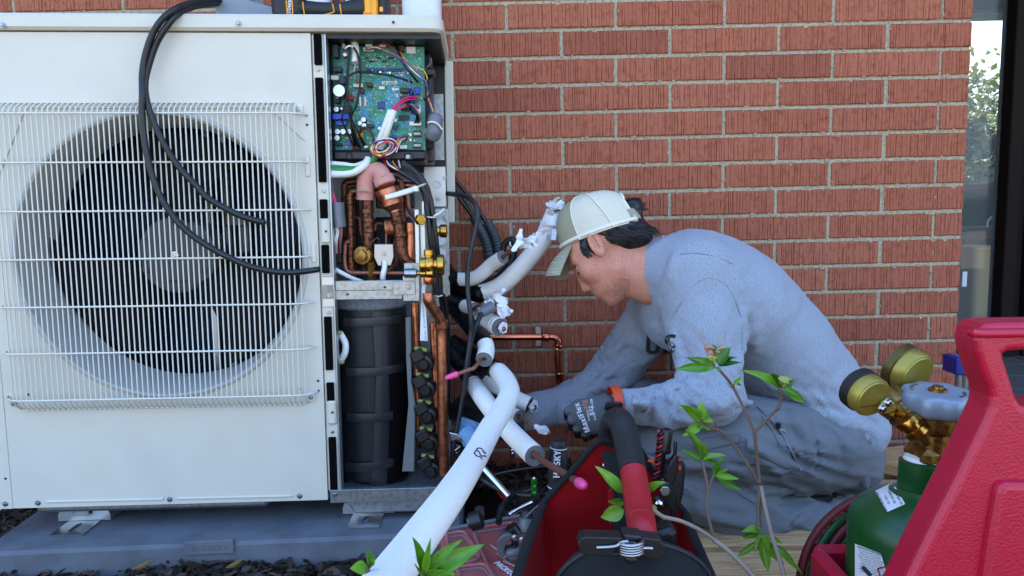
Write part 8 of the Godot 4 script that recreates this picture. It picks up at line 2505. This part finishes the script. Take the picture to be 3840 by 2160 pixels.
	var val := part(tank, "valve_block", mb, M.aged_brass)
	mb = MB.new(); mb.x = Transform3D(Basis(), Vector3(vx + .008, 0, vz)); mb.lathe([Vector2(.0225, Y.call(800)), Vector2(.0225, Y.call(712)), Vector2(.024, Y.call(705)), Vector2(.0285, Y.call(695)), Vector2(.0305, Y.call(650)), Vector2(.0305, Y.call(625)), Vector2(.028, Y.call(615)), Vector2(.015, Y.call(610)), Vector2(.014, Y.call(590))], 32); part(val, "bonnet", mb, M.aged_brass)
	rod(val, "outlet", Vector3(vx + .01, Y.call(835), vz + .01), Vector3(vx + .07, Y.call(850), vz + .03), [[.016, 0], [.016, .4], [.0185, .42], [.0185, .7], [.016, .72], [.016, 1], [0, 1]], M.aged_brass)
	# fluted handwheel
	var hw := w1("l", 838, 545, 1.145)
	mb = MB.new(); mb.x = Transform3D(Basis(Vector3.RIGHT, .06), hw)
	var rows2 := []
	for q in [[.010, .012], [.022, .0145], [.030, .012], [.038, .013], [.0425, .008], [.044, .0], [.0425, -.010], [.037, -.017], [.024, -.019], [.010, -.020]]:
		var row := []
		for i in 65:
			var ang := TAU * i / 64
			var w := 1.0 + (.055 * cos(ang * 8.0) if q[0] > .034 else 0.0)
			row.append(Vector3(cos(ang) * q[0] * w, q[1], sin(ang) * q[0] * w))
		rows2.append(row)
	mb.sheet(rows2); var wheel := part(val, "handwheel", mb, M.handwheel_grey)
	mb = MB.new(); mb.x = Transform3D(Basis(Vector3.RIGHT, .06), hw); mb.lathe([Vector2(.012, .011), Vector2(.011, .0150), Vector2(.007, .0155), Vector2(.0065, .019), Vector2(0, .0195)], 20); part(wheel, "spindle", mb, M.aged_brass)
	for k in 2:
		var txt: String = ["OPEN", "CLOSE"][k]; mb = MB.new()
		for i in txt.length():
			var ang: float = [.35, 3.4][k] + i * .23
			mb.add(lettering(txt[i], .006, true, .0006), Transform3D(Basis(Vector3.RIGHT, .06), hw) * Transform3D(Basis(Vector3.UP, -ang + PI / 2 + PI) * Basis(Vector3.RIGHT, -PI / 2), Vector3(cos(ang) * .030, .0124, sin(ang) * .030)))
		part(wheel, "lettering", mb, M.gauge_brown)
	# regulator with two gauges
	var reg := thing("pressure_regulator", w1("l", 690, 640, 1.15), "brass pressure regulator with two round gauges screwed on the cylinder valve", "regulator")
	var rb := w1("l", 690, 612, 1.13)
	rod(reg, "body", rb + Vector3(-.02, .016, -.024), rb + Vector3(.012, -.010, .022), [[0, 0], [.020, 0], [.023, .08], [.0235, .4], [.026, .45], [.026, .62], [.0235, .66], [.0225, .95], [.018, 1], [0, 1]], M.aged_brass, 28)
	rod(reg, "inlet_nut", w1("l", 672, 640, 1.16), w1("l", 745, 725, 1.165), [[0, 0], [.0155, 0], [.0165, .1], [.0165, .35], [.013, .4], [.013, .6], [.0155, .64], [.0155, .95], [.013, 1], [0, 1]], M.brass, 6)
	rod(reg, "inlet_stem", w1("l", 735, 700, 1.155), w1("l", 775, 750, 1.15), [[.012, 0], [.0125, .3], [.011, .5], [.012, 1]], M.aged_brass)
	for q in [[520, 545, 1.17, Vector3(-.28, .30, -1.0), .0270, "gauge_gold"], [742, 425, 1.10, Vector3(-.42, .38, -1.0), .0315, "gauge_gold"]]:
		var c := w1("l", q[0], q[1], q[2]); var d: Vector3 = (q[3] as Vector3).normalized(); var R: float = q[4]
		mb = MB.new(); mb.x = look_to(d, c)
		mb.lathe([Vector2(0, -.0005), Vector2(R * .55, -.0005), Vector2(R * .86, .0), Vector2(R * .9, .0022), Vector2(R * .94, .0022), Vector2(R, .005), Vector2(R * 1.0, .020)], 44)
		var ga := part(reg, "gauge", mb, M.gauge_gold)
		mb = MB.new(); mb.x = look_to(d, c); mb.lathe([Vector2(R * 1.0, .018), Vector2(R * 1.07, .019), Vector2(R * 1.07, .032), Vector2(R * .98, .034), Vector2(0, .034)], 44); part(ga, "bezel", mb, M.black_rubber if q[0] < 600 else M.gauge_brown)
		mb = MB.new(); mb.x = look_to(d, c); mb.box(Vector3(0, -.0004, R * .30), Vector3(R * 1.45, .0012, .0012)); part(ga, "pressed_line", mb, M.gauge_brown)
		if q[0] < 600:
			for s in [[560, 590], [586, 560]]: part(ga, "screw", screw_mesh(.0058), M.chrome, Transform3D(Basis(Vector3.UP, .2), w1("l", s[0], s[1], 1.178)))
	mb = MB.new(); mb.prism(wpoly("l", [532, 590, 560, 548, 615, 555, 628, 590, 590, 615, 545, 612], 1.172), 1.168, 1.1755, .002); part(reg, "mount_plate", mb, M.gauge_gold)
	rod(reg, "gauge_stem", w1("l", 585, 580, 1.165), w1("l", 655, 615, 1.155), [[.006, 0], [.006, .3], [.010, .32], [.010, .62], [.007, .64], [.007, 1]], M.brass, 6)
	rod(reg, "gauge_stem", w1("l", 735, 500, 1.105), w1("l", 705, 590, 1.13), [[.006, 0], [.006, .3], [.010, .32], [.010, .62], [.007, .64], [.007, 1]], M.brass, 6)
	for k in 3:
		mb = MB.new(); mb.ball(rb + Vector3([-.012, .006, .022][k], [.018, .026, .018][k], .012), Vector3.ONE * .0042, 10, 6); part(reg, "relief_pin", mb, M.brass)
	# red plastic carrier
	var car := thing("carrier", Vector3(tc.x + .1, 0, 1.2), "large red textured plastic cylinder carrier with moulded grab handle", "carrier")
	var zp := 1.33
	var outer := wpoly("l", [934, 215, 948, 160, 985, 131, 1050, 124, 1600, 118, 1760, 560, 1760, 1900, 520, 1900, 560, 1470, 640, 1300, 740, 1095, 850, 880, 940, 690, 985, 595, 1008, 540, 1014, 490, 1006, 455, 975, 375, 942, 270], zp - .036)
	var hole := wpoly("l", [1600, 545, 1265, 566, 1244, 558, 1226, 530, 1195, 430, 1162, 330, 1160, 305, 1178, 292, 1220, 288, 1600, 282], zp - .01)
	var ring := PackedVector2Array()
	for k in range(0, 5): ring.append(outer[k])
	for k in range(hole.size() - 1, -1, -1): ring.append(hole[k])
	for k in range(6, outer.size()): ring.append(outer[k])
	mb = MB.new(); mb.prism(ring, zp - .045, zp, .0085, 4); var shell := part(car, "end_frame", mb, M.red_plastic)
	mb = MB.new(); mb.prism(wpoly("l", [1585, 150, 1760, 150, 1790, 640, 1585, 640], zp), zp - .044, zp - .001, .0085, 3); part(car, "grip_post", mb, M.red_plastic)
	mb = MB.new(); mb.prism(wpoly("l", [1120, 1005, 1135, 970, 1165, 955, 1400, 955, 1400, 1800, 1010, 1800, 1040, 1500, 1085, 1200], zp), zp - .01, zp + .010, .008, 3); part(shell, "moulded_web", mb, M.red_plastic)
	mb = MB.new(); mb.tube(spline(wl("l", [1010, 190, zp + .001, 1060, 205, zp + .001, 1400, 200, zp + .001]), 4), .005, 8); part(shell, "moulded_ridge", mb, M.red_plastic)
	var tl := w1("l", 185, 1300, 1.06); var tx1 := tl.x + .62
	mb = MB.new(); mb.box(Vector3(tl.x + .012, tl.y / 2, 1.18), Vector3(.024, tl.y, .24), .007); part(car, "tray_wall", mb, M.red_plastic)
	mb = MB.new(); mb.box(Vector3((tl.x + tx1) / 2 + .012, tl.y / 2 - .002, 1.06 - .011), Vector3(tx1 - tl.x, tl.y - .004, .022), .007); part(car, "tray_wall", mb, M.red_plastic)
	mb = MB.new(); mb.box(Vector3((tl.x + tx1) / 2 + .02, .012, 1.18), Vector3(tx1 - tl.x, .016, .22), .004); part(car, "tray_floor", mb, M.red_plastic)
	# twin welding hose
	var hc := w1("l", 655, 1510, 1.0)
	var hr0 := (w1("l", 230, 1248, 1.0) - hc).length()
	for k in 5:
		var m: Material = [M.hose_red, M.hose_green, M.hose_red, M.hose_green, M.hose_red][k]
		var pts := []
		var R := hr0 - k * .0145
		for i in 49:
			var g := TAU * i / 48
			pts.append(hc + Vector3(cos(g) * R, sin(g) * R, -.006 * k + .010 * sin(g * 2 + k)))
		mb = MB.new(); mb.tube(pts, .0072, 10, false)
		var labels := ["outer red turn of the coiled welding hose behind the cylinder", "outer green turn of the coiled welding hose behind the cylinder", "second red turn of the coiled welding hose", "second green turn of the coiled welding hose", "innermost red turn of the coiled welding hose"]
		var ho := thing("welding_hose", hc, labels[k], "hose", "coiled welding hose")
		part(ho, "turn", mb, m)
		if k == 0:
			mb = MB.new(); var txt := "ROTOCO TWIN WELDING RUBBER HOSE"
			for i in txt.length():
				if txt[i] == " ": continue
				var g := deg_to_rad(150.0 - i * 2.25)
				mb.add(lettering(txt[i], .0062, false, .0004), Transform3D(Basis(Vector3.BACK, g - PI / 2), hc + Vector3(cos(g) * (R - .0028), sin(g) * (R - .0028), .0066 + .010 * sin(g * 2))))
			part(ho, "lettering", mb, M.pale_print)
	# blue capped post behind the carrier
	var bp := thing("blue_capped_stand", W(3600, 1500, .30), "blue plastic cap on twin metal legs, glimpsed behind the red carrier", "stand")
	mb = MB.new(); mb.prism(wpoly("l", [937, 335, 960, 330, 1010, 332, 1030, 430, 936, 418], .30), .24, .30, .004, 2); part(bp, "cap", mb, M.blue_plastic)
	for q in [952, 985, 1015]:
		var a := w1("l", q, 415, .27)
		rod(bp, "leg", Vector3(a.x, -.02, .27), a, [[.0, 0], [.009, 0], [.009, 1], [0, 1]], M.steel, 14)

func build_pallet() -> void:
	var r := RandomNumberGenerator.new(); r.seed = 31
	var pal := thing("wooden_pallet", Vector3(.85, 0, .45), "pale bare wooden pallet lying on the mulch under the kneeling person", "pallet")
	for k in 3:
		var mb := MB.new(); mb.box(Vector3([.36, .86, 1.27][k], .008, .40), Vector3(.045, .045, .72), .003); part(pal, "stringer", mb, M.pallet_wood)
	var zz := .06
	for k in 6:
		var w := r.randf_range(.085, .10)
		var mb := MB.new(); mb.x = Transform3D(Basis(Vector3.UP, r.randf_range(-.02, .02)) * Basis(Vector3.BACK, r.randf_range(-.004, .004)), Vector3(.82 + r.randf_range(-.02, .02), .0395, zz + w / 2))
		mb.box(Vector3.ZERO, Vector3(1.04, .017, w), .002); part(pal, "plank", mb, M.pallet_wood)
		zz += w + r.randf_range(.022, .034)
	# loose boards stacked by the wall
	for q in [[Vector3(1.16, .064, .17), .24, .55, .028, "loose pale board lying on the pallet closest to the wall"], [Vector3(1.12, .070, .34), -.62, .50, .03, "loose pale board set slantwise on the pallet behind the person"]]:
		var mb := MB.new(); mb.x = Transform3D(Basis(Vector3.UP, q[1]), q[0]); mb.box(Vector3.ZERO, Vector3(q[2], q[3], .11), .002)
		single("loose_board", mb, M.pallet_wood, q[4], "board", "loose boards on the pallet")

# ---------------------------------------------------------------- shrubs
func leaf_mesh(bend: float, fold: float) -> ArrayMesh:
	var rows := []
	for j in 11:
		var f := j / 10.0
		var w := .5 * pow(sin(PI * pow(f, .85)), .9) * (1.0 - .15 * f) if f < 1.0 else .0
		w = maxf(w, .008)
		var row := []
		for i in 5:
			var u := i / 2.0 - 1.0
			row.append(Vector3(u * w, f, fold * w * absf(u) - bend * f * f + .012 * sin(f * 14 + u * 3) * absf(u)))
		rows.append(row)
	var mb := MB.new(); mb.sheet(rows)
	return mb.done()

var leaf_kinds := []
func put_leaf(under: Node3D, a: Vector3, b: Vector3, width: float, tone: int, r: RandomNumberGenerator) -> void:
	var y := b - a
	var view := (eye - a).normalized()
	var z := (view + Vector3(r.randf_range(-.6, .6), r.randf_range(.0, .9), r.randf_range(-.2, .3))).normalized()
	var x := y.cross(z).normalized()
	z = x.cross(y).normalized()
	part(under, "leaf", leaf_kinds[r.randi() % leaf_kinds.size()], M["leaf%d" % tone], Transform3D(Basis(x * width, y, z * y.length()), a))

func build_shrubs() -> void:
	for k in 5: leaf_kinds.append(leaf_mesh([.10, .18, .05, .25, -.06][k], [.35, .25, .45, .2, .3][k]))
	var r := RandomNumberGenerator.new(); r.seed = 12
	var s := thing("azalea_shrub", w1("q", 640, 1449, 1.02), "leafy azalea twigs with faded blooms rising in front of the person", "shrub", "azalea twigs in front")
	var zz := 1.0
	for st in [[[760, 1600, 1.06, 740, 1449, 1.05, 700, 1310, 1.04, 660, 1180, 1.03, 625, 1030, 1.02, 598, 905, 1.01], .0034, "twig_pale"], [[592, 890, 1.01, 582, 780, 1.0, 568, 640, 1.0, 562, 580, 1.0], .0028, "twig"], [[562, 580, 1.0, 500, 440, .99, 430, 305, .98, 385, 245, .98, 335, 190, .98], .0023, "twig"], [[564, 582, 1.0, 640, 500, 1.0, 705, 435, .995, 718, 390, .99, 725, 330, .99], .0022, "twig"], [[585, 885, 1.01, 530, 790, 1.01, 460, 690, 1.0, 395, 605, 1.0, 350, 570, 1.0, 290, 548, 1.0, 245, 515, 1.0], .0022, "twig"], [[350, 572, 1.0, 325, 520, 1.0, 300, 478, 1.0], .0015, "twig"], [[595, 905, 1.01, 585, 1000, 1.02, 582, 1080, 1.03, 590, 1150, 1.04], .0024, "twig"], [[595, 905, 1.01, 600, 1060, 1.02, 605, 1160, 1.04], .0018, "twig"]]:
		var mb := MB.new(); mb.tube(spline(wl("q", st[0]), 5), st[1], 7); part(s, "stem", mb, M[st[2]])
	for q in [[562, 580], [430, 303], [592, 880], [706, 436]]:
		var mb := MB.new(); mb.ball(w1("q", q[0], q[1], 1.0), Vector3.ONE * .0034, 8, 6); part(s, "node", mb, M.twig)
	var L := [[330, 190, 88, 190, 62, 0], [322, 180, 150, 132, 34, 2], [325, 178, 195, 126, 42, 0], [330, 182, 208, 158, 40, 0], [345, 180, 458, 150, 34, 2], [345, 175, 440, 118, 40, 2], [340, 170, 415, 68, 84, 2], [335, 195, 362, 207, 26, 0], [300, 185, 235, 212, 24, 1],
		[437, 296, 490, 244, 26, 1], [440, 284, 486, 302, 20, 0], [715, 325, 553, 186, 64, 1], [718, 315, 662, 222, 38, 2], [735, 320, 870, 402, 54, 1], [735, 318, 846, 356, 38, 0], [735, 312, 802, 268, 44, 2], [728, 318, 775, 258, 34, 1], [722, 335, 702, 330, 30, 0],
		[240, 512, 120, 418, 48, 1], [242, 508, 155, 424, 60, 1], [244, 505, 240, 400, 54, 1], [246, 510, 282, 440, 48, 0], [248, 515, 327, 518, 30, 1], [240, 530, 130, 602, 56, 1], [252, 525, 296, 572, 34, 1], [240, 535, 226, 562, 34, 0],
		[240, 745, 162, 556, 42, 1], [236, 750, 118, 688, 34, 0], [245, 752, 396, 714, 40, 1], [245, 745, 284, 664, 40, 1], [240, 740, 232, 668, 34, 0], [246, 760, 350, 770, 30, 0], [240, 760, 190, 745, 26, 0], [238, 758, 288, 842, 20, 2],
		[318, 835, 362, 742, 44, 0], [320, 838, 408, 806, 24, 1], [322, 842, 470, 866, 40, 1], [325, 850, 486, 932, 46, 0], [322, 845, 415, 884, 50, 1], [318, 838, 300, 790, 26, 1], [322, 838, 352, 800, 34, 1],
		[600, 1175, 500, 1166, 52, 1], [590, 1165, 600, 1142, 50, 1], [585, 1190, 484, 1215, 26, 0], [585, 1210, 488, 1232, 28, 1], [585, 1240, 454, 1334, 40, 1], [600, 1220, 642, 1422, 64, 1], [615, 1210, 732, 1395, 62, 1], [640, 1200, 735, 1256, 28, 1], [690, 1260, 796, 1356, 34, 1], [690, 1300, 886, 1442, 30, 1], [600, 1215, 580, 1292, 24, 0], [610, 1195, 650, 1300, 44, 1], [605, 1190, 560, 1290, 22, 1], [620, 1200, 690, 1240, 30, 1]]
	for q in L:
		var a := w1("q", q[0], q[1], zz + r.randf_range(-.01, .01)); var b := w1("q", q[2], q[3], zz + r.randf_range(-.02, .03))
		put_leaf(s, a, b, q[4] / 1.61 * 1.07 / 2700.0 * 1.15, q[5], r)
	for q in [[285, 70, "dry_flower"], [360, 78, "dry_flower"], [300, 100, "dry_flower"], [345, 95, "dry_flower"], [318, 80, "leaf2"], [300, 125, "bud"], [330, 130, "bud"], [725, 265, "bud"], [740, 280, "bud"], [755, 270, "bud"]]:
		var mb := MB.new(); crumple(mb, wl("q", [q[0], q[1] + 30, 1.0, q[0] - 2, q[1] + 12, 1.0, q[0], q[1] - 6, 1.0, q[0] + 3, q[1] - 22, 1.0]), [.002, .006, .008, .003], 60 + q[0], 7, .4); part(s, "faded_bloom", mb, M[q[2]])
	for q in [[262, 60, 245, 10, 258, -40], [372, 60, 385, 20, 378, -30], [780, 250, 800, 210, 806, 165]]:
		var mb := MB.new(); mb.tube(spline(wl("q", [q[0], q[1], 1.0, q[2], q[3], 1.0, q[4], q[5], 1.0]), 4), .0006, 4); part(s, "style_thread", mb, M.dry_flower)
	# second shrub, nearer the bag
	var s2 := thing("azalea_shrub", w1("q", 550, 1449, 1.08), "bare stemmed azalea twig with leaf tufts beside and behind the red grip", "shrub", "azalea twigs in front")
	for st in [[[640, 1560, 1.10, 545, 1440, 1.10, 430, 1320, 1.09, 320, 1232, 1.08], .0036, "twig_pale"], [[320, 1232, 1.08, 292, 1130, 1.07, 272, 1010, 1.05, 280, 930, 1.04, 268, 850, 1.03, 244, 755, 1.02], .0026, "twig"], [[280, 930, 1.04, 298, 880, 1.03, 318, 836, 1.02], .0022, "twig"], [[320, 1232, 1.08, 230, 1170, 1.09, 120, 1118, 1.10, 40, 1098, 1.10, 0, 1085, 1.10, -60, 1040, 1.10, -120, 990, 1.09], .0030, "twig_pale"]]:
		var mb := MB.new(); mb.tube(spline(wl("q", st[0]), 5), st[1], 7); part(s2, "stem", mb, M[st[2]])
	for q in [[840, 772, 650, 543, 96, 1], [855, 850, 712, 838, 62, 1], [858, 905, 668, 972, 125, 1], [1040, 772, 1168, 660, 86, 1], [1055, 780, 1080, 812, 50, 1], [1078, 868, 1105, 962, 48, 1], [1090, 860, 1125, 930, 40, 1]]:
		var a := w1("n", q[0], q[1], 1.085); var b := w1("n", q[2], q[3], 1.09 + r.randf_range(-.015, .02))
		put_leaf(s2, a, b, q[4] / 2.195 * 1.0 / 2700.0 * 1.15, q[5], r)
	# third shrub at the lower edge
	var s3 := thing("azalea_shrub", w1("r", 1330, 1000, 1.50), "broad fresh green leaves in front of the long white pipe at lower edge", "shrub", "azalea twigs in front")
	for st in [[[1330, 1500, 1.49, 1325, 1000, 1.49, 1335, 790, 1.49], .0022], [[300, 1300, 1.47, 350, 900, 1.47, 385, 680, 1.46], .0018]]:
		var mb := MB.new(); mb.tube(spline(wl("r", st[0]), 4), st[1], 7); part(s3, "stem", mb, M.twig)
	for q in [[1320, 800, 1125, 140, 210, 0], [1380, 790, 1462, 222, 140, 1], [1400, 830, 2300, 308, 350, 0], [1400, 790, 1900, 228, 230, 0], [1370, 820, 1670, 735, 60, 1], [1420, 860, 1890, 800, 190, 1], [1330, 830, 1200, 640, 60, 1]]:
		put_leaf(s3, w1("r", q[0], q[1], 1.49), w1("r", q[2], q[3], 1.50), q[4] / 4.684 * .56 / 2700.0 * 1.15, q[5], r)
	for q in [[385, 690, 318, 358, 190, 0], [390, 690, 482, 448, 80, 1], [370, 700, 48, 722, 250, 1], [395, 700, 440, 560, 60, 1]]:
		put_leaf(s3, w1("r", q[0], q[1], 1.46), w1("r", q[2], q[3], 1.47), q[4] / 4.684 * .58 / 2700.0 * 1.15, q[5], r)
